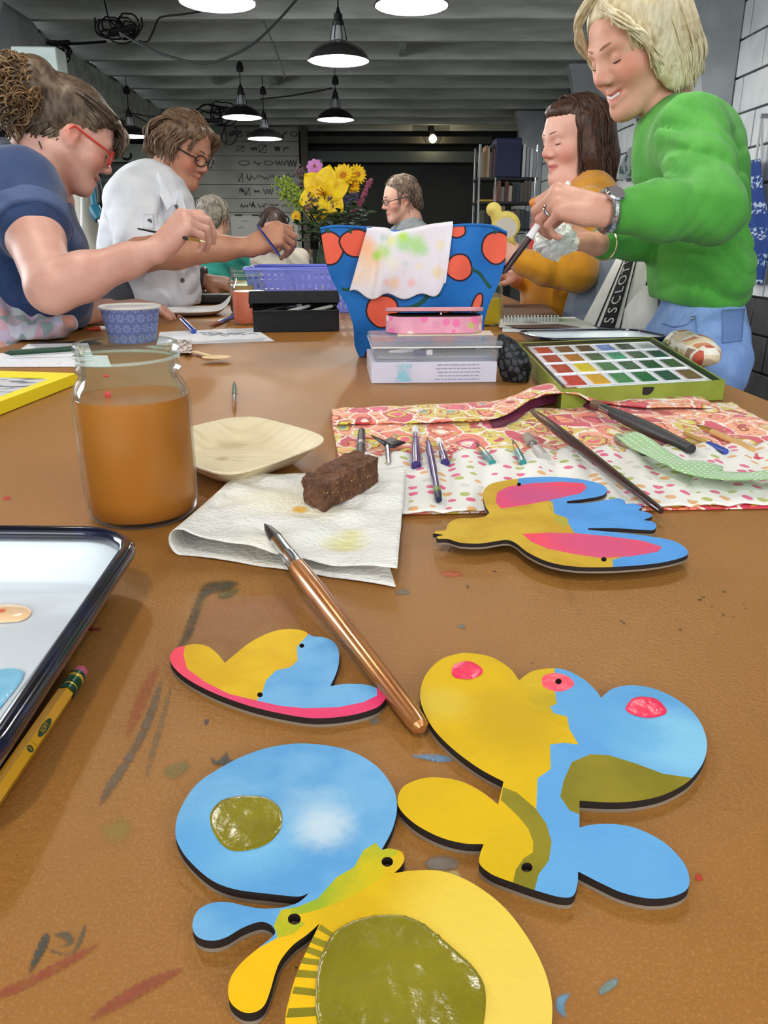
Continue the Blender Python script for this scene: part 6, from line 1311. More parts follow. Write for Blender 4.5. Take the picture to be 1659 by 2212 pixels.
def patch(name, o, q, m, parent, off=.003, th=.0025, n=8):
    return mk(name, MB().grid(lambda u, v: hit(o, (q[0][0]*(1-u)+q[1][0]*u)*(1-v)+(q[3][0]*(1-u)+q[2][0]*u)*v, (q[0][1]*(1-u)+q[1][1]*u)*(1-v)+(q[3][1]*(1-u)+q[2][1]*u)*v, off)[0], n, n), m, parent, ang=180, solid=-th)
class Head:
    """head frame: x right, y forward, z up, origin midway between the ears"""
    def __init__(s, O, yaw, pitch, roll=0.0, sc=1.0):
        s.O = Vector(O); a = math.radians(yaw); f = Vector((math.cos(a), math.sin(a), 0)); r = Vector((math.sin(a), -math.cos(a), 0)); M = Matrix((r, f, Vector((0,0,1)))).transposed()
        s.R = M @ Matrix.Rotation(math.radians(-pitch), 3, 'X') @ Matrix.Rotation(math.radians(roll), 3, 'Y'); s.s = sc
    def __call__(s, x, y, z): return s.O+s.R @ (Vector((x, y, z))*s.s)
    def shape(s, S, smile=0.0, jaw=1.0, open_=0.0):
        e = lambda c, r, k, cut=False: S.ell(s(*c), [q*s.s for q in (r if hasattr(r, '__len__') else (r,)*3)], s.R, k, cut); c = lambda a, b, ra, rb, k, cut=False: S.cone(s(*a), s(*b), ra*s.s, rb*s.s, k, cut)
        e((0,-.014,.045), (.073,.094,.080), .02); e((0,.034,.016), (.063,.060,.078), .03); e((0,.036,-.045), (.052*jaw,.054,.066), .03)
        for q in (-1, 1):
            c((q*.052*jaw,-.002,-.048), (q*.020,.066,-.098), .019, .017, .03); e((q*.039,.056,-.026), .027+.002*smile, .022); c((q*.036,.077,.024), (q*.008,.089,.020), .011, .010, .016)
        e((0,.078,-.097), (.020,.018,.018), .02)
        c((0,.088,.016), (0,.1085,-.022), .0085, .0105, .012); e((0,.1115,-.0265), (.0095,.0095,.0085), .008)
        for q in (-1, 1):
            e((q*.0115,.1005,-.031), (.0085,.0095,.0075), .007); e((q*.032,.103,.004), (.016,.016,.012), .014, True); e((q*.0305,.0755,.003), (.0150,.0150,.0130), .005)
        w = .019+.006*smile; u = .007*smile
        c((-w,.080,-.060+u), (0,.0945,-.0585), .0052, .0072, .006); c((w,.080,-.060+u), (0,.0945,-.0585), .0052, .0072, .006); c((-w*.9,.080,-.0715+u*.6), (0,.091,-.0725-.4*open_), .0060, .0082, .007); c((w*.9,.080,-.0715+u*.6), (0,.091,-.0725-.4*open_), .0060, .0082, .007)
        for q in (-1, 1): c((q*(w+.003),.084,-.0640+u*1.1), (0,.1005,-.0655), .0016+open_*.25, .0024+open_*.5, .004, True)
        for q in (-1, 1):
            e((q*.0735,-.012,-.002), (.0085,.019,.031), .008); e((q*.083,-.006,.002), (.0075,.011,.019), .004, True); e((q*.073,-.003,-.028), (.007,.010,.010), .006)
    def lashes(s, parent, m, brow_m, brow=.0026, lift=-.15):
        for q in (-1, 1):
            mk('eyelashes', MB().tube([s(q*.0305+.0153*math.sin(t)*1.0, .0755+.0156*math.cos(t)*math.cos(lift-.15*math.cos(t)), .003+.0140*math.sin(lift-.35*math.cos(t))) for t in [(-1.05+.21*i) for i in range(11)]], [.0004]+[.0011]*9+[.0004], 5), m, parent)
            mk('eyebrow', MB().tube([s(q*a, b+.0025, c) for a, b, c in ((.012,.0985,.0265),(.022,.0960,.0305),(.034,.0880,.0315),(.046,.0740,.0265))], [brow*.7, brow, brow*.9, brow*.3], 6, flat=.7), brow_m, parent)
    def spots(s, lip=(178,86,80), cheek=(214,132,110), nose=(206,120,100), smile=0.0):
        u = .007*smile; L = [(s(x, y, z), r*s.s, (*lip, .75), .5, .15) for x, y, z, r in ((0,.098,-.0655,.0095),(.011,.092,-.065+u*.4,.0085),(-.011,.092,-.065+u*.4,.0085),(.018,.085,-.064+u,.006),(-.018,.085,-.064+u,.006))]
        return [(s(q*.048,.072,-.026), .026*s.s, (*cheek, .55), .7, .3) for q in (-1,1)]+[(s(0,.116,-.026), .012*s.s, (*nose, .5), .7, .2)]+[(s(q*.080,-.010,-.002), .026*s.s, (*cheek, .5), .7, .2) for q in (-1,1)]+L
    def glasses(s, parent, m, rx=.022, rz=.017, thick=.0016, y=.108):
        for q in (-1, 1):
            mk('lens_rim', MB().tube([s(q*.032+rx*math.cos(t), y-.010*abs(math.sin(0))-(.012*(q*(rx*math.cos(t))+.02)/.04 if True else 0), .000+rz*math.sin(t)) for t in [2*math.pi*i/28 for i in range(28)]], thick, 6, closed=True), m, parent)
            mk('lens', MB().add([s(q*.032+rx*math.cos(t), y-(.012*(q*(rx*math.cos(t))+.02)/.04), rz*math.sin(t)) for t in [2*math.pi*i/28 for i in range(28)]], [tuple(range(28))]), thin_glass('lens_glass', (.97,.97,.97), .22), parent)
            mk('temple', MB().tube([s(q*.055, y-.013, .004), s(q*.071, y-.030, .006), s(q*.079, .02, .010), s(q*.080,-.012,.014), s(q*.078,-.026,-.010)], thick*1.1, 6), m, parent)
        mk('bridge', MB().tube([s(-.011, y, .003), s(0, y+.004, .006), s(.011, y, .003)], thick, 6), m, parent)
def unit(v): v = Vector(v); return v.normalized()
def hand(S, Wp, fwd, nrm, side, curls, thumb=None, sc=1.0, spread=0.06, rw=0.020):
    """side +1 right hand, -1 left hand; curls: four (mcp, pip, dip) in degrees, index first; returns finger joints"""
    W_ = Vector(Wp); f = unit(fwd); n = Vector(nrm); n = unit(n-f*n.dot(f)); l = n.cross(f)*side; J = []
    kn = [(.086,.029,.0102),(.090,.0095,.0104),(.085,-.0100,.0098),(.076,-.0275,.0088)]; ln = [(.043,.026,.020),(.047,.030,.021),(.043,.028,.020),(.034,.021,.018)]
    for (a, b, r) in kn: S.cone(W_+l*(b*.55*sc)-n*.002, W_+f*(a*sc)+l*(b*sc), .0150*sc, r*1.12*sc, .012)
    S.cone(W_+f*.03*sc+l*.022*sc-n*.007*sc, W_+f*.058*sc+l*.020*sc-n*.006*sc, .015*sc, .012*sc, .012); S.cone(W_+f*.03*sc-l*.020*sc-n*.006*sc, W_+f*.06*sc-l*.022*sc-n*.004*sc, .014*sc, .011*sc, .012)
    for i, ((a, b, r), L, cu) in enumerate(zip(kn, ln, curls)):
        p = W_+f*(a*sc)+l*(b*sc); ang = 0; pts = [p]; sp = (1.5-i)*spread
        for q in range(3): ang += math.radians(cu[q]); d = unit(f*math.cos(ang)-n*math.sin(ang)+l*sp*math.cos(ang)); p = p+d*(L[q]*sc); pts.append(p)
        S.cone(pts[0], pts[1], r*.98*sc, r*.86*sc, .006); S.cone(pts[1], pts[2], r*.90*sc, r*.78*sc, .0028); S.cone(pts[2], pts[3], r*.80*sc, r*.66*sc, .0026); J.append(pts)
    if thumb is None: thumb = [f*.030+l*.026-n*.008, f*.058+l*.046-n*.020, f*.082+l*.048-n*.026, f*.102+l*.044-n*.030]
    else: thumb = [f*a+l*b-n*c for a, b, c in thumb]
    t = [W_+v*sc for v in thumb]; S.cone(W_+f*.012*sc+l*.012*sc, t[0], .015*sc, .0140*sc, .01); S.cone(t[0], t[1], .0140*sc, .0112*sc, .008); S.cone(t[1], t[2], .0112*sc, .0100*sc, .003); S.cone(t[2], t[3], .0100*sc, .0078*sc, .003); J.append(t)
    return J, f, n, l
def nails(J, n, parent, m, sc=1.0):
    for pts in J[:4]:
        d = unit(pts[3]-pts[2]); u = unit(n-d*n.dot(d)); c = pts[3]-d*.002+u*.0052*sc; R_ = Matrix((d.cross(u), d, u)).transposed(); mk('fingernail', MB().ball(c, (.0048*sc, .0058*sc, .0014*sc), 8, R=R_), m, parent)
def strands(paths, r, n=5, taper=.35, k=5):
    mb = MB()
    for pts in paths:
        c = crom(pts, False, k); N = len(c); rr = r*random.uniform(.7, 1.25); mb.tube(c, [rr*(taper+(1-taper)*math.sin(math.pi*min(1, .2+.8*i/(N-1)))) for i in range(N)], n, cap=True)
    return mb
def hair_mat(name, c1, c2, c3=None):
    def cu(t, col):
        w = t.noise(t.scaled(t.pos(), (1,1,.35)), 130, 3.0); o = t.mix(t.step(w, .35, .65), lin(c1), lin(c2)); return t.mix(t.math('MULTIPLY', t.step(t.noise(t.pos(), 26, 3.0), .52, .66), .8), o, lin(c3)) if c3 else o
    return mat(name, c1, .45, custom=cu, spec=.35)
def skin_mat(name, rgb, rgb2, spots): return mat(name, rgb, .48, rgb2=rgb2, vscale=22, var=(.3,.75), sub=.10, bump=.05, bscale=320, spots=spots, spec=.35)
m_lash = mat('dark_lash', (46,32,28), .6)
m_denim = mat('light_denim', (122,154,208), .85, rgb2=(140,172,222), vscale=30, bump=.12, bscale=420, stretch=(1,1,.5)); m_seam = mat('denim_seam', (104,134,186), .85)
def shoes(S, pts, k=.02):
    for p in pts: S.cone(Vector((p[0],p[1],.035)), Vector((p[0]+p[2],p[1]+p[3],.030)), .040, .032, k)
# ================================================================== WOMAN IN NAVY (left, facing right)
r1 = thing('person', 'woman in a navy top with red glasses and a curly bun, at left', 'person', (-0.86, 1.72, 0))
H1 = Head(P(127,287,1.62)+Vector((0,.072,0)), 30, 30, 0, .84)
S = SDF(); H1.shape(S)
nk = P(66,372,1.73); S.chain([H1(0,-.030,-.03), H1(0,-.052,-.075), nk], [.050,.050,.066], .03)
S.ell(nk+Vector((-.01,0,-.06)), (.09,.13,.07), None, .03)
sh1, el1, wr1 = P(42,412,1.56), P(112,622,1.44), P(338,541,1.47)
S.chain([sh1, sh1.lerp(el1,.5), el1], [.057,.052,.045], .02); S.chain([el1, el1.lerp(wr1,.3), el1.lerp(wr1,.72), wr1], [.044,.043,.030,.0225], .02)
S.cone(P(70,400,1.70), sh1, .06, .06, .03)
f1 = Vector((.66,.10,.62)); J1_, ff, nn, ll = hand(S, wr1, f1, (-.45,-.62,.62), 1, [(48,38,18),(58,48,24),(66,56,28),(70,58,30)], thumb=[(.032,.022,.012),(.060,.030,.036),(.080,.020,.055),(.098,.008,.064)], sc=.94)
wl1 = P(236,668,1.92); el2 = P(110,690,1.84); S.chain([P(30,450,1.92), el2, el2.lerp(wl1,.4), wl1], [.055,.045,.040,.026], .02)
J1b, *_ = hand(S, wl1, (.93,.25,.10), (-.1,-.25,1), -1, [(14,34,20),(14,36,20),(16,36,20),(18,36,20)], sc=.95)
for q in (-1, 1): S.chain([Vector((-.90,1.74+q*.09,.62)), Vector((-.88,1.74+q*.10,.42)), Vector((-.90,1.74+q*.10,.06))], [.075,.055,.038], .02)
S.cone(nk+Vector((0,0,-.10)), Vector((-.90,1.74,.60)), .07, .08, .03)
sk1 = skin_mat('skin_rosy', (216,168,150), (204,152,134), H1.spots((170,84,82), (208,118,98)))
S.table(True); body1 = skin('body', S, .0034, sk1, r1)
H1.lashes(r1, m_lash, mat('brown_brow', (96,72,54), .8))
m_redg = mat('red_glasses', (206,60,46), .25); H1.glasses(r1, m_redg, .0235, .0195, .0019)
nails(J1_, nn, r1, mat('nail', (226,176,160), .3), .94)
# navy tee: torso, near sleeve with turned cuff
m_nv = mat('navy_jersey', (30,52,92), .85, rgb2=(38,62,104), vscale=9, bump=.08, bscale=380, sheen=.2); m_cuff = mat('navy_cuff', (74,90,128), .85, bump=.08, bscale=380)
S = SDF(); S.ell(P(8,560,1.76), (.150,.190,.245), Matrix.Rotation(math.radians(14), 3, 'Y'), .05); S.ell(P(88,560,1.74), (.095,.15,.11), None, .06); S.ell(P(70,660,1.76), (.120,.17,.10), None, .06)
S.ell(P(20,430,1.76), (.115,.20,.10), Matrix.Rotation(math.radians(20), 3, 'Y'), .05); S.chain([nk+Vector((-.05,0,-.01)), nk+Vector((-.01,.0,-.03))], [.072,.076], .03)
S.chain([P(20,400,1.66), sh1, sh1.lerp(el1,.36)], [.078,.078,.074], .03); S.chain([P(20,400,1.86), P(36,440,1.94), P(60,520,1.93)], [.075,.07,.066], .03)
S.plane(sh1.lerp(el1,.40), el1-sh1) if False else None
S.ell(H1(0,-.035,-.085)+Vector((.035,0,.012)), (.062,.066,.05), None, .01, True); S.folds(.0014, 42, (.8,.1,-.5), 1.0); S.fold_at(P(105,520,1.6), .12, .006, 60, (.7,0,.7)); S.fold_at(P(90,640,1.68), .12, .007, 55, (.3,0,1))
S.table(True); skin('navy_top', S, .0055, m_nv, r1, 2)
S = SDF(); a, b = sh1.lerp(el1,.30), sh1.lerp(el1,.45); S.cone(a, b, .0785, .0765, .01); S.plane(b, b-a); S.plane(a, a-b); S.folds(.0015, 60, (.5,.2,.8), 3); skin('turned_cuff', S, .004, m_cuff, r1, 1)
mk('neck_band', MB().tube([nk+Vector((-.02,0,.035))+Vector((.085*math.cos(t)+.02*math.cos(t), .088*math.sin(t), -.055*math.cos(t))) for t in [2*math.pi*i/30 for i in range(30)]], .006, 8, closed=True), mat('navy_rib', (24,34,58), .85), r1)
def florals(t, col):
    v = t.new('ShaderNodeTexVoronoi'); v.inputs['Scale'].default_value = 46; n = t.new('ShaderNodeTexNoise'); n.inputs['Scale'].default_value = 14; t.put(n.inputs['Vector'], t.pos())
    sc = t.new('ShaderNodeVectorMath', operation='SCALE'); t.put(sc.inputs[0], n.outputs['Color']); sc.inputs['Scale'].default_value = .05; t.put(v.inputs['Vector'], t.vmath('ADD', t.pos(), sc.outputs[0])); s = t.new('ShaderNodeSeparateColor'); t.put(s.inputs[0], v.outputs['Color'])
    return t.ramp(s.outputs[0], [(0,(196,200,214)),(.25,(186,160,184)),(.42,(206,150,130)),(.55,(150,166,190)),(.7,(208,208,196)),(.85,(134,150,150))])
S = SDF(); S.ell(P(10,735,1.78), (.17,.20,.12), None, .05); S.chain([Vector((-.86,1.72,.86)), Vector((-.88,1.74,.45))], [.17,.21], .05); S.ell(P(95,722,1.62), (.075,.06,.03), Matrix.Rotation(math.radians(-22), 3, 'Y'), .04); S.folds(.006, 55, (1,.6,.1), 2); S.plane((-.88,1.74,.40), (0,0,-1))
S.table(True); skin('floral_skirt', S, .007, mat('floral_cloth', (200,200,206), .85, custom=florals), r1, 2)
S = SDF(); shoes(S, [(-.92,1.64,.14,0),(-.92,1.84,.14,0)]); skin('shoes', S, .008, m_black, r1)
bw0 = P(187,687,1.90); mk('bracelet', MB().tube([bw0+Vector((.010*math.sin(t)*.3, .038*math.cos(t), .036*math.sin(t))) for t in [2*math.pi*i/24 for i in range(24)]], .0055, 6, closed=True, flat=1.6), mat('beaded_bracelet', (206,178,170), .5, rgb2=(160,120,120), vscale=200), r1)
# hair: drawn back to a curly bun, loose fringe
m_h1 = hair_mat('brown_grey_hair', (58,46,36), (88,72,56), (118,102,84)); rg = random.Random(21); random.seed(5); bun = (.012,-.128,.052)
S = SDF(); S.ell(H1(0,-.020,.052), (.069,.084,.072), H1.R, .02); S.ell(H1(0,-.055,.03), (.066,.06,.073), H1.R, .02); S.ell(H1(*bun), (.062,.052,.062), H1.R, .012); S.ell(H1(0,.062,.075), (.048,.036,.029), H1.R, .02); S.ell(H1(0,.095,-.012), (.078,.057,.076), H1.R, .012, True); S.ell(H1(0,-.02,-.075), (.095,.056,.050), H1.R, .012, True); S.fold_at(H1(0,-.03,.08), .12, .003, 220, H1.R @ Vector((.9,.2,.3)))
hr = skin('hair', S, .0045, m_h1, r1, 1); ps_ = []
for q in (-1, 1):
    for k in range(120):
        a = rg.random(); z0 = .095-.115*a+rg.gauss(0,.006); y0 = .072-.080*a-.02*(a > .6)+rg.gauss(0,.006); x0 = q*(.030+.050*math.sin(math.pi*min(1, .2+a*.8)))
        wv = lambda: rg.gauss(0,.004); ps_.append([H1(x0, y0, z0), H1(q*.077+wv(), y0*.5-.02, z0*.7+.03+wv()), H1(q*.062+wv(), -.055+wv(), .065+z0*.3), H1(bun[0]+q*.03+wv(), bun[1]+.02+wv(), bun[2]-.01+wv())])
for k in range(70): x = rg.uniform(-.05,.05); ps_.append([H1(x, .066, .088), H1(x*1.2+rg.gauss(0,.006), .100, .072+rg.gauss(0,.004)), H1(x*1.3+rg.gauss(0,.008), .114+rg.gauss(0,.004), .045+rg.gauss(0,.01)), H1(x*1.35+rg.gauss(0,.01), .113, .022+rg.gauss(0,.012))])
for k in range(60): q = rg.choice((-1,1)); y = -.02+rg.gauss(0,.03); ps_.append([H1(q*.06, y-.03, .0), H1(q*.068, y-.05, -.03), H1(q*.055+rg.gauss(0,.01), y-.06, -.055), H1(q*.05+rg.gauss(0,.012), y-.05+rg.gauss(0,.012), -.075+rg.gauss(0,.015))])
mk('combed_lock', strands(ps_, .0026), m_h1, hr, ang=180)['kind'] = 'stuff'; cu_l = []
for k in range(380):
    d = Vector((rg.gauss(0,1), rg.gauss(0,1), rg.gauss(0,1))).normalized(); c = Vector(bun)+Vector((d.x*.056, d.y*.052, d.z*.058)); u = d.orthogonal().normalized(); w = d.cross(u); rad = rg.uniform(.010,.022); ph = rg.random()*6
    cu_l.append([H1(*(c+d*(.005*i)+Vector((0,-.004*i,-.005*i))+(u*math.cos(ph+i*1.2)+w*math.sin(ph+i*1.2))*rad*.55)) for i in range(8)])
for k in range(90): x, z = rg.uniform(-.06,.06), rg.uniform(-.04,.04); cu_l.append([H1(x,-.09,z+.03), H1(x*1.2,-.115+rg.gauss(0,.008),z+.01), H1(x*1.1+rg.gauss(0,.01),-.105,z-.02), H1(x+rg.gauss(0,.01),-.12+rg.gauss(0,.01),z-.04), H1(x+rg.gauss(0,.012),-.105,z-.06)])
mk('curl', strands(cu_l, .0024), hair_mat('golden_curl', (96,72,48), (140,110,74), (70,52,38)), hr, ang=180)['kind'] = 'stuff'
tiny_b = lambda label, A, B, rm, spec: (lambda r: [stick(nm, A.lerp(B, t0), A.lerp(B, t1), [(0, rm*ra), (1, rm*rb)], m, r) for nm, t0, t1, ra, rb, m in spec])(thing('paint_brush', label, 'brush', B, 'brushes in hands'))
tiny_b('thin dark brush pinched in the hand of the woman in navy', P(446,523,1.42), P(298,494,1.50), .0034, [('bristles',0,.10,.1,.7,mat('cream_bristle', (232,222,180), .6)),('ferrule',.08,.26,.75,.85,m_gold),('handle',.25,1,1,.45,m_blk)])
# ================================================================== MAN IN WHITE SHIRT
r2 = thing('person', 'man in a white short sleeved shirt and glasses, painting behind the woman in navy', 'person', (-0.80, 2.45, 0))
H2 = Head(P(396,326,2.42), -24, 24, -4, .84); S = SDF(); H2.shape(S, smile=.3, jaw=1.06)
nk2 = P(352,412,2.44); S.chain([H2(0,-.028,-.03), H2(0,-.036,-.09), nk2], [.050,.049,.060], .03)
sh2, e2_, w2 = P(286,436,2.26), P(306,548,2.14), P(540,533,2.16)
S.chain([sh2, e2_], [.058,.048], .02); S.chain([e2_, e2_.lerp(w2,.3), e2_.lerp(w2,.75), w2], [.047,.046,.032,.0255], .02); S.cone(nk2+Vector((0,0,-.08)), sh2, .07, .06, .03)
J2, f2, n2, l2 = hand(S, w2, (.80,.05,.34), (-.1,-.72,.66), 1, [(50,42,20),(58,50,24),(64,56,26),(68,58,28)], thumb=[(.030,.024,.010),(.060,.032,.030),(.082,.024,.048),(.102,.012,.056)], sc=1.08)
wl2, fl2_ = P(440,606,2.74), P(410,604,2.74); S.chain([P(330,470,2.62), P(366,590,2.70), fl2_, wl2], [.055,.045,.034,.028], .02); J2b, *_ = hand(S, wl2, (.95,-.1,-.12), (.05,-.45,.9), -1, [(16,30,20),(20,34,20),(24,36,20),(28,36,20)], sc=1.0)
S.cone(nk2+Vector((0,0,-.10)), Vector((-.80,2.44,.9)), .08, .09, .03)
for q in (-1, 1): S.chain([Vector((-.82,2.44+q*.1,.9)), Vector((-.82,2.44+q*.1,.06))], [.08,.045], .03)
sk2 = skin_mat('skin_tanned', (194,142,114), (178,124,98), H2.spots((160,86,74), (190,108,86))); S.table(True); skin('body', S, .0038, sk2, r2)
H2.lashes(r2, m_lash, mat('grey_brown_brow', (104,84,66), .8), .003); H2.glasses(r2, mat('dark_glasses', (40,34,34), .25), .024, .0185, .0020, .112)
m_sh = mat('white_linen', (246,248,252), .8, rgb2=(236,240,248), vscale=12, bump=.06, bscale=320)
S = SDF(); S.ell(P(322,545,2.44), (.150,.20,.27), Matrix.Rotation(math.radians(8), 3, 'Y'), .05); S.ell(P(330,440,2.44), (.115,.205,.10), Matrix.Rotation(math.radians(14), 3, 'Y'), .05); S.ell(P(330,640,2.46), (.145,.19,.13), None, .06)
S.chain([P(310,420,2.34), sh2, sh2.lerp(e2_,.78)], [.076,.076,.071], .03); S.plane((0,0,TZ+.002), (0,0,-1)) if False else None
S.chain([P(320,420,2.55), P(310,450,2.66), P(340,520,2.66)], [.07,.07,.066], .03); S.ell(H2(0,-.02,-.10), (.066,.074,.07), None, .01, True); S.folds(.0020, 40, (.7,.2,-.6), 4.0); S.fold_at(P(370,500,2.30), .13, .008, 45, (.8,0,.6)); S.fold_at(P(300,500,2.24), .1, .006, 60, (.2,0,1)); S.fold_at(P(390,610,2.34), .12, .009, 48, (.4,0,1))
S.table(True); wsh = skin('white_shirt', S, .0058, m_sh, r2, 2)
col = MB()
for sgn, pts in ((1, [(314,344,2.36),(330,350,2.31),(352,388,2.26),(376,440,2.23),(362,456,2.22),(336,404,2.24),(318,372,2.30),(310,356,2.35)]), (-1, [(388,412,2.33),(394,416,2.30),(402,452,2.27),(394,472,2.26),(384,440,2.29)])): col.sheet([P(*p) for p in pts], .005)
mk('collar', col, m_sh, r2, solid=0, bevel=.0015)
for q in ((380,447),(323,478),(396,492),(394,605)): c = hit(wsh, *q, .001)[0]; mk('button', MB().lathe([(1e-4,0),(.0062,0),(.0066,.0015),(.005,.0025),(1e-4,.002)], c, 14, frame((CAM-c))), mat('grey_button', (96,96,104), .35), r2)
patch('sleeve_tab', wsh, [(310,462),(332,462),(334,496),(308,496)], m_sh, r2, .0005, .002, 5); patch('placket', wsh, [(384,440),(396,440),(404,560),(390,560)], m_sh, r2, .0005, .0025, 10)
mk('wristwatch', MB().tube([P(437,604,2.72)+Vector((.008*math.sin(t), .040*math.cos(t), .036*math.sin(t))) for t in [2*math.pi*i/24 for i in range(24)]], .009, 8, closed=True, flat=1.3), m_blk, r2)
S = SDF()
for q in (-1, 1): S.chain([Vector((-.82,2.44+q*.09,.92)), Vector((-.82,2.44+q*.1,.5)), Vector((-.82,2.44+q*.1,.08))], [.13,.085,.065], .05)
S.table(True); skin('trousers', S, .009, mat('grey_trousers', (74,78,86), .85), r2); S = SDF(); shoes(S, [(-.84,2.34,.16,0),(-.84,2.54,.16,0)]); skin('shoes', S, .009, m_black, r2)
m_h2 = hair_mat('wavy_brown_hair', (88,66,50), (126,100,76), (108,84,64)); S = SDF(); S.ell(H2(0,-.020,.056), (.070,.085,.070), H2.R, .02); S.ell(H2(0,-.06,.0), (.062,.040,.066), H2.R, .03)
for q in (-1, 1): S.ell(H2(q*.068,-.012,.02), (.015,.037,.042), H2.R, .02); S.ell(H2(q*.040,.048,.086), (.025,.028,.020), H2.R, .02)
S.ell(H2(0,.100,-.01), (.062,.052,.074), H2.R, .012, True); S.fold_at(H2(0,-.02,.06), .13, .004, 160, H2.R @ Vector((.9,.3,.3))); hr = skin('hair', S, .005, m_h2, r2, 1); ps_ = []; rg = random.Random(31)
for k in range(200):
    x = rg.uniform(-.066,.066); q = 1 if x > 0 else -1; g = lambda s_=.005: rg.gauss(0, s_); ps_.append([H2(x, .062-abs(x)*.4+g(), .098-abs(x)*.55+g()), H2(x*1.2+g(), .03+g(), .132-abs(x)*.6+g()), H2(x*1.3+g(.007), -.05+g(), .125-abs(x)*.6+g()), H2(x*1.35+g(.008), -.10+g(), .07-abs(x)*.4+g(.008)), H2(x*1.25+g(.008), -.115+g(.008), .01+g(.01)), H2(x*1.2+g(.01), -.10+g(.008), -.05+g(.015))])
for k in range(110):
    q = rg.choice((-1,1)); y = rg.uniform(-.08,.045); g = lambda s_=.005: rg.gauss(0, s_); ps_.append([H2(q*.066, y+.02, .075+g()), H2(q*.084+g(), y+.008+g(), .045+g()), H2(q*.086+g(), y-.012+g(), .01+g()), H2(q*.082+g(.006), y-.012+g(.008), -.025-rg.random()*.035)])
for k in range(26):
    q = rg.choice((-1,1)); g = lambda s_=.005: rg.gauss(0, s_); ps_.append([H2(q*.03+g(), .066, .098), H2(q*.052+g(), .092+g(), .088+g()), H2(q*.068+g(), .082+g(), .055+g()), H2(q*.074+g(), .070+g(), .022+g(.008))])
mk('wavy_lock', strands(ps_, .0028), m_h2, hr, ang=180)['kind'] = 'stuff'
tiny_b('purple brush held in the hand of the man in white', P(611,563,2.08), P(556,487,2.16), .0050, [('bristles',0,.12,.2,.7,m_tan),('ferrule',.1,.22,.75,.85,m_purple),('handle',.2,1,1,.6,m_purple)])
# ================================================================== BLONDE WOMAN IN GREEN SWEATER
r3 = thing('person', 'smiling blonde woman in a bright green sweater and jeans, standing at right', 'person', (0.80, 1.75, 0))
H3 = Head(P(1378,100,1.57), 203, 25, 3, 1.0); S = SDF(); H3.shape(S, smile=1.0, open_=.006)
nk3 = P(1440,246,1.60); S.chain([H3(0,-.034,-.03), H3(0,-.050,-.085), nk3], [.050,.046,.050], .02); S.ell(nk3+Vector((.04,0,-.09)), (.05,.11,.04), None, .03)
sh3, e3, w3 = P(1492,284,1.46), P(1540,456,1.31), P(1304,456,1.262)
S.chain([sh3, e3], [.05,.045], .02); S.chain([e3, e3.lerp(w3,.6), w3], [.042,.032,.0245], .02)
J3, f3, n3, l3 = hand(S, w3, (-.93,.10,.20), (-.05,-.70,.72), -1, [(56,44,24),(60,50,26),(64,54,28),(68,56,28)], thumb=[(.030,.022,.014),(.056,.026,.040),(.074,.010,.060),(.092,-.004,.066)], sc=.93)
e3b, w3b = P(1440,500,1.72), P(1285,528,1.56); S.chain([P(1450,320,1.74), e3b], [.05,.045], .02); S.chain([e3b, e3b.lerp(w3b,.6), w3b], [.042,.032,.0235], .02)
J3b, f3b, n3b, l3b = hand(S, w3b, (-.90,-.18,.10), (.10,.30,-1.0), 1, [(44,50,30),(46,54,30),(48,54,30),(50,56,30)], thumb=[(.030,.024,.008),(.056,.034,.026),(.078,.030,.040),(.096,.020,.048)], sc=.92)
S.cone(nk3+Vector((.02,0,-.1)), Vector((P(1496,560,1.60).x,P(1496,560,1.60).y,1.03)), .06, .05, .03); sk3 = skin_mat('skin_warm', (220,166,142), (208,152,128), H3.spots((196,96,92), (222,136,114), smile=1.0)); S.table(False); skin('body', S, .0032, sk3, r3)
H3.lashes(r3, m_lash, mat('blonde_brow', (166,128,96), .8), .0022, -.3)
mk('teeth', MB().tube([H3(x, .0925-abs(x)*.34, -.0655+.0042*abs(x)/.018) for x in (-.018,-.012,-.006,0,.006,.012,.018)], [.0022,.0034,.004,.0042,.004,.0034,.0022], 8, flat=1.0), mat('tooth', (244,240,232), .25), r3)
nails(J3, n3, r3, mat('nail', (226,176,160), .3)); rp = J3[2][0].lerp(J3[2][1], .42); rd = unit(J3[2][1]-J3[2][0]); u_ = rd.orthogonal().normalized(); v_ = rd.cross(u_)
mk('ring', MB().tube([rp+(u_*math.cos(t)+v_*math.sin(t))*.0106 for t in [2*math.pi*i/20 for i in range(20)]], .0018, 6, closed=True), m_chrome, r3)
m_gs = mat('green_sweater', (84,166,62), .9, rgb2=(72,152,54), vscale=14, bump=.16, bscale=300, sheen=.12)
S = SDF(); S.ell(P(1504,480,1.60), (.080,.150,.215), None, .05); S.ell(P(1470,326,1.60), (.082,.165,.105), Matrix.Rotation(math.radians(-16), 3, 'Y'), .05); S.ell(P(1514,600,1.62), (.088,.154,.11), None, .04); S.cone(nk3+Vector((.01,0,-.035)), nk3+Vector((.03,0,-.09)), .060, .085, .04)
S.chain([P(1480,300,1.52), sh3, sh3.lerp(e3,.5), e3, e3.lerp(w3,.5), e3.lerp(w3,.84)], [.066,.060,.052,.049,.043,.035], .03)
S.chain([P(1470,310,1.70), P(1450,345,1.78), e3b, e3b.lerp(w3b,.5), e3b.lerp(w3b,.86)], [.064,.056,.047,.041,.034], .03)
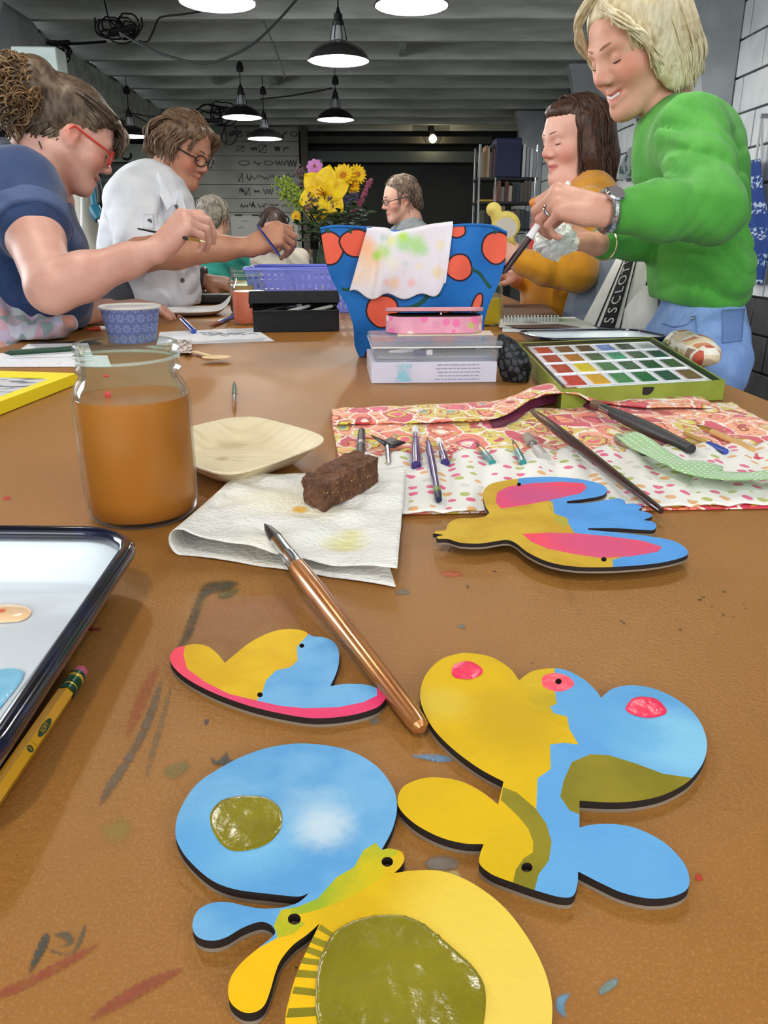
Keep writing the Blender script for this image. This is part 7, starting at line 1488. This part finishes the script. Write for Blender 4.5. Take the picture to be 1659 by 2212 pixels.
S.ell(H3(0,-.032,-.095)+Vector((-.02,0,.01)), (.066,.070,.055), None, .008, True); S.plane(P(1516,662,1.62), (-.17,0,-1)); S.folds(.0011, 42, (.5,.1,.9), 5.0); S.fold_at(P(1410,430,1.36), .10, .007, 90, (.8,0,-.5)); S.fold_at(P(1560,500,1.5), .12, .009, 70, (.25,0,1)); S.fold_at(P(1520,620,1.50), .10, .008, 80, (.1,0,1)); S.fold_at(P(1440,330,1.45), .08, .008, 80, (.7,0,.6)); S.fold_at(P(1500,380,1.4), .09, .008, 75, (.5,0,.9))
S.table(False); skin('green_sweater', S, .0045, m_gs, r3, 2)
hipz = P(1516,662,1.62).z; S = SDF(); S.ell(Vector((P(1511,700,1.625).x, P(1511,700,1.625).y, hipz-.05)), (.084,.146,.10), None, .05)
for q in (-1, 1): S.chain([Vector((.672,1.60+q*.075,hipz-.10)), Vector((.64,1.76+q*.09,.46)), Vector((.70,1.82+q*.09,.07))], [.082,.060,.050], .04)
S.folds(.0026, 50, (.3,.2,1), 6.0); S.table(False); jn = skin('jeans', S, .006, m_denim, r3, 2); S = SDF(); shoes(S, [(.72,1.73,-.15,0),(.72,1.91,-.15,0)]); skin('shoes', S, .008, mat('white_shoe', (220,220,218), .6), r3)
patch('back_pocket', jn, [(1560,672),(1606,668),(1600,738),(1560,742)], m_seam, r3)
seam = lambda nm, pts, rad=.0016: mk(nm, MB().tube([hit(jn, p.x, p.y, .001)[0] for p in crom([Vector((a, b)) for a, b in pts], False, 5)], rad, 5), m_seam, r3)
seam('side_seam', [(1502,682),(1504,725),(1506,775)]); seam('front_pocket', [(1432,700),(1458,706),(1486,700),(1498,684)]); mk('rivet', MB().ball(hit(jn, 1497, 690, .002)[0], .004, 8), m_steel, r3)
wc = w3.lerp(e3,.03); wd = unit(w3-e3); u_ = unit(Vector((-.05,-.70,.72))-wd*wd.dot(Vector((-.05,-.70,.72)))); v_ = wd.cross(u_)
mk('watch_band', MB().tube([wc+(u_*math.cos(t)*.0290+v_*math.sin(t)*.032) for t in [2*math.pi*i/28 for i in range(28)]], .0068, 8, closed=True, flat=1.0), mat('steel_band', (206,204,198), .25, metal=.9, rgb2=(150,150,150), vscale=260), r3)
mk('watch_face', MB().lathe([(1e-4,-.003),(.0150,-.003),(.0160,.002),(.0140,.0045),(1e-4,.0045)], wc+u_*.034, 28, Matrix((v_.cross(u_), v_, u_)).transposed(), mis=[1,1,1,0]), [mat('watch_dial', (120,112,112), .2), m_chrome], r3)
bc_ = w3b.lerp(e3b,.10); bd = unit(w3b-e3b); u2 = bd.orthogonal().normalized(); v2_ = bd.cross(u2); mk('bangle', MB().tube([bc_+(u2*math.cos(t)+v2_*math.sin(t))*.033 for t in [2*math.pi*i/26 for i in range(26)]], .0024, 6, closed=True), mat('gold_bangle', (226,206,166), .2, metal=.8), r3)
# blonde bob
m_h3 = hair_mat('blonde_hair', (206,190,150), (226,214,182), (180,160,118)); S = SDF(); S.ell(H3(0,-.016,.054), (.085,.104,.087), H3.R, .02); S.ell(H3(0,-.058,-.02), (.086,.062,.105), H3.R, .03)
for q in (-1, 1): S.ell(H3(q*.074,-.010,-.015), (.022,.052,.092), H3.R, .03)
S.ell(H3(0,.108,-.012), (.078,.075,.094), H3.R, .012, True); S.ell(H3(0,.0,-.10), (.058,.05,.07), H3.R, .01, True); S.fold_at(H3(0,-.02,.02), .16, .003, 240, H3.R @ Vector((.5,.9,0))); hr = skin('hair', S, .0045, m_h3, r3, 1); ps_ = []; rg = random.Random(41)
for k in range(420):
    q = rg.choice((-1,1)); a = rg.uniform(.12, 1)*math.pi*.98; g = lambda s_=.003: rg.gauss(0, s_); ca, sa = math.cos(a), math.sin(a)      # a = 0 front, pi back
    y_, x_ = ca*.098-.018, q*sa*.088; L = [H3(q*.012+g(), .045*ca+.01+g(), .140-.012*abs(ca)+g()), H3(x_*.62+g(), y_*.66+g(), .118+g()), H3(x_*.98+g(), y_*.98+g(), .062+g()), H3(x_*1.06+g(), y_*1.04+g(), .0+g()), H3(x_*1.06+g(), y_*1.08-.004+g(), -.055+g(.005)), H3(x_*.94+g(), y_*1.0+g(), -.105+g(.006)+.02*max(0,-ca))]
    if ca > .30: L = L[:4] if ca > .62 else L[:5]
    ps_.append(L)
for k in range(70): g = lambda s_=.004: rg.gauss(0, s_); q = rg.choice((-1,1)); ps_.append([H3(-.02+g(), .05+g(), .134), H3(q*.036+g(), .085+g(), .100+g()), H3(q*.066+g(), .078+g(), .060+g()), H3(q*.082+g(), .052+g(), .015+g()), H3(q*.086+g(), .040+g(), -.035+g(.01))])
mk('straight_lock', strands(ps_, .0030), m_h3, hr, ang=180)['kind'] = 'stuff'
tiny_b('white handled brush with a dark brown bristle end in the blonde woman\'s hand', P(1086,592,1.315), P(1229,394,1.285), .0062, [('bristles',0,.04,.4,.7,m_tan),('lower_handle',.03,.40,.8,1.05,mat('dark_umber', (54,30,26), .35)),('handle',.40,1,1.05,.7,m_wht)])
tc = P(1199,518,1.50); ti = thing('crumpled_tissue', 'crumpled white tissue bunched in the blonde woman\'s other hand', 'tissue', tc)
def crump(u, v):
    a, b = 2*math.pi*u, math.pi*v; d = Vector((math.sin(b)*math.cos(a), math.sin(b)*math.sin(a), -math.cos(b))); w = mnoise.cell(d*3.1+Vector((5,5,5))); n = .035+.014*mnoise.noise(d*2.9)+.013*abs(mnoise.noise(d*5.5))+.004*(w-.5); return tc+Vector((d.x*n*1.12, d.y*n*.9, d.z*n*.88))
mk('crumple', MB().grid(crump, 26, 16, cu=True), mat('tissue_cream', (250,247,236), .9, rgb2=(240,243,240), vscale=30), ti, smooth=False)
# ================================================================== WOMAN IN THE YELLOW CARDIGAN
r4 = thing('person', 'seated brown haired woman in a mustard yellow cardigan, holding a cutout', 'person', (0.62, 2.55, 0))
H4 = Head(P(1241,303,2.37), 203, 10, 0, 1.0); S = SDF(); H4.shape(S); nk4 = P(1232,405,2.40); S.chain([H4(0,-.028,-.03), H4(0,-.036,-.09), nk4], [.052,.048,.056], .03); S.ell(nk4+Vector((0,0,-.06)), (.08,.13,.05), None, .03)
sh4, e4, w4 = P(1272,452,2.24), P(1248,588,2.08), P(1122,566,2.12); S.chain([sh4, e4, e4.lerp(w4,.6), w4], [.05,.045,.032,.024], .02)
J4, *_ = hand(S, w4, (-.72,.1,.62), (.1,-.85,.5), -1, [(40,40,20),(46,44,22),(52,46,24),(56,46,24)], sc=.92)
e4b, w4b = P(1180,590,2.52), P(1110,600,2.36); S.chain([P(1205,450,2.55), e4b, w4b], [.05,.042,.026], .02); hand(S, w4b, (-.8,-.5,.1), (0,.1,1), 1, [(20,30,15)]*4, sc=.9)
S.cone(nk4+Vector((.02,0,-.1)), Vector((.62,2.55,.66)), .07, .09, .03); sk4 = skin_mat('skin_fair', (226,178,160), (216,164,146), H4.spots((188,92,96), (220,146,132))); skin('body', S, .0042, sk4, r4); H4.lashes(r4, m_lash, mat('dark_brow', (104,78,66), .8), .0013)
m_yc = mat('mustard_knit', (212,148,24), .9, rgb2=(194,130,16), vscale=14, bump=.1, bscale=380, sheen=.3); S = SDF(); S.ell(P(1262,540,2.44), (.115,.17,.24), None, .05); S.ell(P(1266,452,2.42), (.078,.165,.070), None, .06); S.ell(P(1235,650,2.42), (.16,.20,.12), None, .06)
S.chain([P(1264,452,2.34), sh4, e4, e4.lerp(w4,.5), e4.lerp(w4,.92)], [.056,.056,.048,.045,.036], .03); S.chain([P(1220,440,2.54), P(1195,470,2.58), e4b, e4b.lerp(w4b,.85)], [.062,.058,.054,.036], .03)
S.ell(nk4+Vector((-.05,-.02,-.03)), (.055,.05,.075), None, .01, True); S.folds(.002, 30, (.4,.2,.9), 8); S.fold_at(P(1190,560,2.08), .13, .0035, 50, (.9,0,.35)); S.fold_at(P(1270,560,2.2), .12, .0035, 40, (.3,0,1)); S.table(False); skin('cardigan', S, .0058, m_yc, r4, 2)
S = SDF(); S.ell(P(1186,525,2.36), (.060,.11,.14), None, .03); skin('red_top', S, .008, mat('coral_top', (226,66,58), .8), r4)
S = SDF()
for q in (-1, 1): S.chain([Vector((.64,2.55+q*.09,.68)), Vector((.30,2.56+q*.09,.66)), Vector((.30,2.56+q*.09,.30))], [.085,.065,.05], .04)
skin('trousers', S, .010, mat('dark_trousers', (52,50,56), .85), r4)
m_h4 = hair_mat('dark_brown_hair', (52,34,26), (78,54,40), (64,42,30)); S = SDF(); S.ell(H4(0,-.018,.050), (.076,.096,.075), H4.R, .02); S.chain([H4(0,-.065,.03), H4(0,-.075,-.06), H4(0,-.078,-.15)], [.075,.068,.052], .03)
for q in (-1, 1): S.chain([H4(q*.066,.004,.04), H4(q*.076,.000,-.05), H4(q*.080,-.010,-.14), H4(q*.078,.015,-.19)], [.028,.030,.030,.020], .03)
S.ell(H4(0,.044,.088), (.052,.042,.026), H4.R, .02); S.ell(H4(0,.112,-.018), (.064,.066,.098), H4.R, .012, True); S.fold_at(H4(0,-.03,-.02), .2, .0035, 200, H4.R @ Vector((.8,.6,0))); hr = skin('hair', S, .005, m_h4, r4, 1); ps_ = []; rg = random.Random(51)
for k in range(260):
    q = rg.choice((-1,1)); a = rg.uniform(.28, 1)*math.pi*.98; g = lambda s_=.004: rg.gauss(0, s_); y_, x_ = math.cos(a)*.092-.022, q*math.sin(a)*.080
    ps_.append([H4(q*.008+g(), .05*math.cos(a), .126), H4(x_*.7+g(), y_*.7+g(), .104), H4(x_+g(), y_+g(), .05), H4(x_*1.08+g(), y_*1.05+g(), -.03+g()), H4(x_*1.12+g(.007), y_*1.05+g(.007), -.10+g()), H4(x_*1.08+g(.010), y_*1.05+.012+g(.010), -.17+g(.015))])
mk('long_lock', strands(ps_, .0034), m_h4, hr, ang=180)['kind'] = 'stuff'
Yc = P(1090,490,2.09).y; cut = [(1067+16.5*math.cos(math.radians(a)), 453+16.5*math.sin(math.radians(a))) for a in range(118, 375, 15)]+[(1093+31*math.cos(math.radians(a)), 486+30*math.sin(math.radians(a))) for a in range(-102, 62, 12)]+[(1114,540),(1100,542),(1096,516)]+[(1093+31*math.cos(math.radians(a)), 486+30*math.sin(math.radians(a))) for a in range(96, 205, 14)]
q, tri, idx = panel(cut, [([(1093+24*math.cos(math.radians(a))+(0 if a < 60 or a > 120 else 0), 492+22*math.sin(math.radians(a))) for a in range(0, 360, 20)], 1)]); wo = thing('wooden_cutout', 'pale yellow wooden cutout held up by the woman in yellow', 'ornament', YP(1092,490,Yc))
mb = MB(); mb.v = [YP(x, y, Yc) for x, y in q]
for f, k in zip(tri, idx): f = tuple(int(i) for i in f); a, b, c = (mb.v[i] for i in f); mb.f.append(f if (b-a).cross(c-a).y < 0 else f[::-1]); mb.m.append(int(k))
mk('painted_face', mb, [mat('pale_yellow_paint', (226,204,110), .6, rgb2=(214,190,96), vscale=30), mat('bare_primer', (206,200,192), .7)], wo, solid=.004, ang=60)
og = P(1157,438,2.30); tag(mk('cork_ball', MB().ball(og, (.020,.014,.015), 14), mat('orange_foam', (226,142,62), .6)), 'small orange foam dauber behind the blonde woman\'s hand', 'dauber')
# ================================================================== PEOPLE AT THE FAR END
def far_person(label, O, yaw, pitch, hair_m, hair_kind, skin_c, tops, base, lean=0.0, sc=1.0):
    r = thing('person', label, 'person', base); H = Head(O, yaw, pitch, 0, sc); S = SDF(); H.shape(S); n_ = H(0,-.035,-.118); S.chain([H(0,-.03,-.03), n_], [.054,.056], .03); b = Vector(base)
    x_ = Vector((H.R[0][0], H.R[1][0], 0)).normalized(); y_ = Vector((x_.y*-1, x_.x, 0)); shl = [n_+x_*(q*.17)+Vector((0,0,-.08)) for q in (-1,1)]; el = [s_+x_*(q*.05)+y_*.06+Vector((0,0,-.26)) for s_, q in zip(shl, (-1,1))]; wr = [e_+y_*.22+Vector((0,0,.03))-x_*(q*.10) for e_, q in zip(el, (-1,1))]
    for a, e_, w_, q in zip(shl, el, wr, (-1,1)): S.chain([a, e_, w_], [.045,.04,.028], .02); hand(S, w_, y_-x_*q*.3, Vector((0,0,1)), q, [(20,25,15)]*4, sc=.95)
    S.cone(n_, Vector((n_.x, n_.y, .75)), .07, .10, .04); skin('body', S, .0075, mat('skin_far_%d_%d_%d' % skin_c, skin_c, .5, spots=H.spots()), r, 1); H.lashes(r, m_lash, m_lash)
    S = SDF(); c = n_+Vector((0,0,-.25)); S.ell(c-y_*.02, (.17,.12,.26) if abs(x_.x) > .7 else (.12,.17,.26), None, .05); S.cone(n_+Vector((0,0,-.03)), c, .072, .12, .04); S.ell(n_+Vector((0,0,-.055)), (.17,.085,.06), Matrix((x_, y_, Vector((0,0,1)))).transposed(), .04)
    for a, e_, w_ in zip(shl, el, wr): S.chain([n_.lerp(a,.6)+Vector((0,0,-.03)), a, e_, e_.lerp(w_,.6)], [.065,.062,.054,.042], .03)
    S.cone(c, Vector((c.x, c.y, .62)), .13, .15, .05); S.folds(.004, 36, (.5,.2,.8), O.x*9); skin('top', S, .0095, tops, r, 1)
    S = SDF()
    for q in (-1, 1): S.chain([Vector((c.x, c.y, .64))+x_*(q*.09), Vector((c.x, c.y, .62))+x_*(q*.10)+y_*.16, Vector((c.x, c.y, .06))+x_*(q*.10)+y_*.18], [.09,.07,.05], .04)
    skin('trousers', S, .014, mat('far_trousers', (58,60,70), .85), r, 1)
    S = SDF(); S.ell(H(0,-.018,.054), (.080,.100,.084), H.R, .02); rg = random.Random(int(abs(O.x)*1000)); ps_ = []
    if hair_kind == 'bun': S.ell(H(0,-.085,.075), (.042,.04,.045), H.R, .02); S.ell(H(0,-.06,0), (.075,.06,.08), H.R, .03)
    elif hair_kind == 'long':
        for q in (-1,1): S.chain([H(q*.065,-.01,.04), H(q*.076,.0,-.06), H(q*.080,.02,-.15)], [.030,.032,.024], .03)
        S.ell(H(0,-.06,-.05), (.078,.05,.12), H.R, .03)
    else: S.ell(H(0,-.07,-.01), (.072,.05,.075), H.R, .03); S.ell(H(0,-.10,-.04), (.04,.03,.05), H.R, .03)
    S.ell(H(0,.105,-.012), (.062 if hair_kind == 'long' else .074,.07,.094), H.R, .012, True); hr = skin('hair', S, .0075, hair_m, r, 1)
    for k in range(90):
        q = rg.choice((-1,1)); a = rg.uniform(.2,1)*math.pi; y0, x0 = math.cos(a)*.096-.02, q*math.sin(a)*.082; g = lambda s_=.006: rg.gauss(0, s_); ps_.append([H(x0*.3, y0*.4, .136), H(x0*.8+g(), y0*.8+g(), .10), H(x0+g(), y0+g(), .04+g()), H(x0*1.02+g(.008), y0*1.04+g(.008), -.02-(.10 if hair_kind == 'long' else 0)+g(.01))])
    mk('lock', strands(ps_, .004, 4), hair_m, hr, ang=180)['kind'] = 'stuff'; return r, H
def halves(t, col): s = t.new('ShaderNodeSeparateXYZ'); t.put(s.inputs[0], t.pos()); return t.mix(t.step(s.outputs[0], P(436,540,4.4).x-.004, P(436,540,4.4).x+.004), lin((150,24,92)), col)
O5 = P(462,478,4.45); far_person('grey haired woman seen from behind in a magenta and teal top', O5, 70, 12, hair_mat('grey_hair', (92,86,78), (140,132,118), (60,56,52)), 'bun', (196,150,126), mat('teal_magenta_top', (40,136,122), .85, custom=halves), (O5.x, O5.y, 0))
O6 = P(590,498,5.0); far_person('dark haired woman bent over the table at the far end, in a pale top', O6, -80, 22, hair_mat('black_brown_hair', (44,32,28), (64,48,40)), 'long', (176,124,104), mat('pale_striped_top', (200,192,178), .85), (O6.x, O6.y, 0))
O7 = P(866,432,4.45); r7, H7 = far_person('woman in a grey top with glasses and pinned up hair, behind the tote', O7, 196, 10, hair_mat('brown_streaked_hair', (78,60,50), (132,116,100), (60,46,40)), 'short', (206,158,138), mat('grey_top', (122,128,132), .9, rgb2=(108,114,118), vscale=40), (O7.x, O7.y, 0)); H7.glasses(r7, m_blk, .02, .016, .002)
yb_ = P(418,497,3.6); tag(mk('bloom', MB().ball(yb_, (.018,.018,.016), 8), m_ye), 'single small yellow bloom in front of the magenta top', 'flower') if False else None
# ================================================================== LETTERED TOWEL OVER THE STOOL
tw = thing('towel', 'white towel with black lettered stripes hung over the stool back', 'towel', P(1340,640,1.80)); m_tw = mat('white_towel', (226,224,218), .9, bump=.15, bscale=260, rgb2=(214,212,206), vscale=16); m_tbk = mat('towel_black', (34,34,38), .9)
def twp(u, v, o=0.0):
    tl, tr_, bl, br_ = (1338,549), (1417,541), (1256,704), (1419,716); x = (tl[0]*(1-u)+tr_[0]*u)*(1-v)+(bl[0]*(1-u)+br_[0]*u)*v; y = (tl[1]*(1-u)+tr_[1]*u)*(1-v)+(bl[1]*(1-u)+br_[1]*u)*v
    d = 1.97-.13*u-.02*v-o+.012*math.sin(u*8+v*2.5)*v; 
    if v < .10: w = 1-v/.10; d += .05*w*w; y -= 0
    return P(x, y, d)
mk('cloth', MB().grid(twp, 30, 30), m_tw, tw, ang=180, solid=.003)
mk('back_flap', MB().grid(lambda u, v: twp(u, 0)+Vector((.03+.05*v, .045+.06*v, -.004-.20*v)), 12, 10), m_tw, tw, ang=180, solid=.003)
mk('black_stripe', MB().grid(lambda u, v: twp(.24+.20*u, .01+.99*v, .007), 6, 30), m_tbk, tw, ang=180, solid=.0006)
mk('thin_stripe', MB().grid(lambda u, v: twp(.17+.02*u, .02+.98*v, .007), 2, 30), m_tbk, tw, ang=180, solid=.0006); mk('thin_stripe', MB().grid(lambda u, v: twp(.50+.02*u, .02+.98*v, .007), 2, 30), m_tbk, tw, ang=180, solid=.0006)
for i, ch in enumerate('SSCLOTH'):
    v = .90-.135*i; c = twp(.34, v, .0095); up = unit(twp(.34, v-.05, .005)-twp(.34, v+.05, .005)); le = unit(twp(.24, v, .005)-twp(.44, v, .005)); nz = up.cross(le).normalized(); le = nz.cross(up)
    text_mesh(ch, .036, Matrix((up, le, nz)).transposed(), c, mat('towel_letter', (206,204,198), .9), tw)
def fold(u, v):
    tl, tr_, bl, br_ = (1352,668), (1422,606), (1344,712), (1421,716); x = (tl[0]*(1-u)+tr_[0]*u)*(1-v)+(bl[0]*(1-u)+br_[0]*u)*v; y = (tl[1]*(1-u)+tr_[1]*u)*(1-v)+(bl[1]*(1-u)+br_[1]*u)*v; return P(x, y-10*math.sin(math.pi*u)*(1-v), 1.90-.10*u-.045*math.sin(math.pi*(.15+.7*u)))
mk('front_fold', MB().grid(fold, 20, 16), m_tw, tw, ang=180, solid=.004)
mk('fold_stripe', MB().grid(lambda u, v: fold(.22+.26*u, .18+.82*v)-Vector((0,.008,0)), 8, 12), m_tbk, tw, ang=180, solid=.0006)
mk('half_round_print', MB().grid(lambda u, v: twp(.80+.18*u, .40+.20*v-.08*math.sin(math.pi*u)*(1-v), .007), 12, 8), m_tbk, tw, ang=180, solid=.0006)
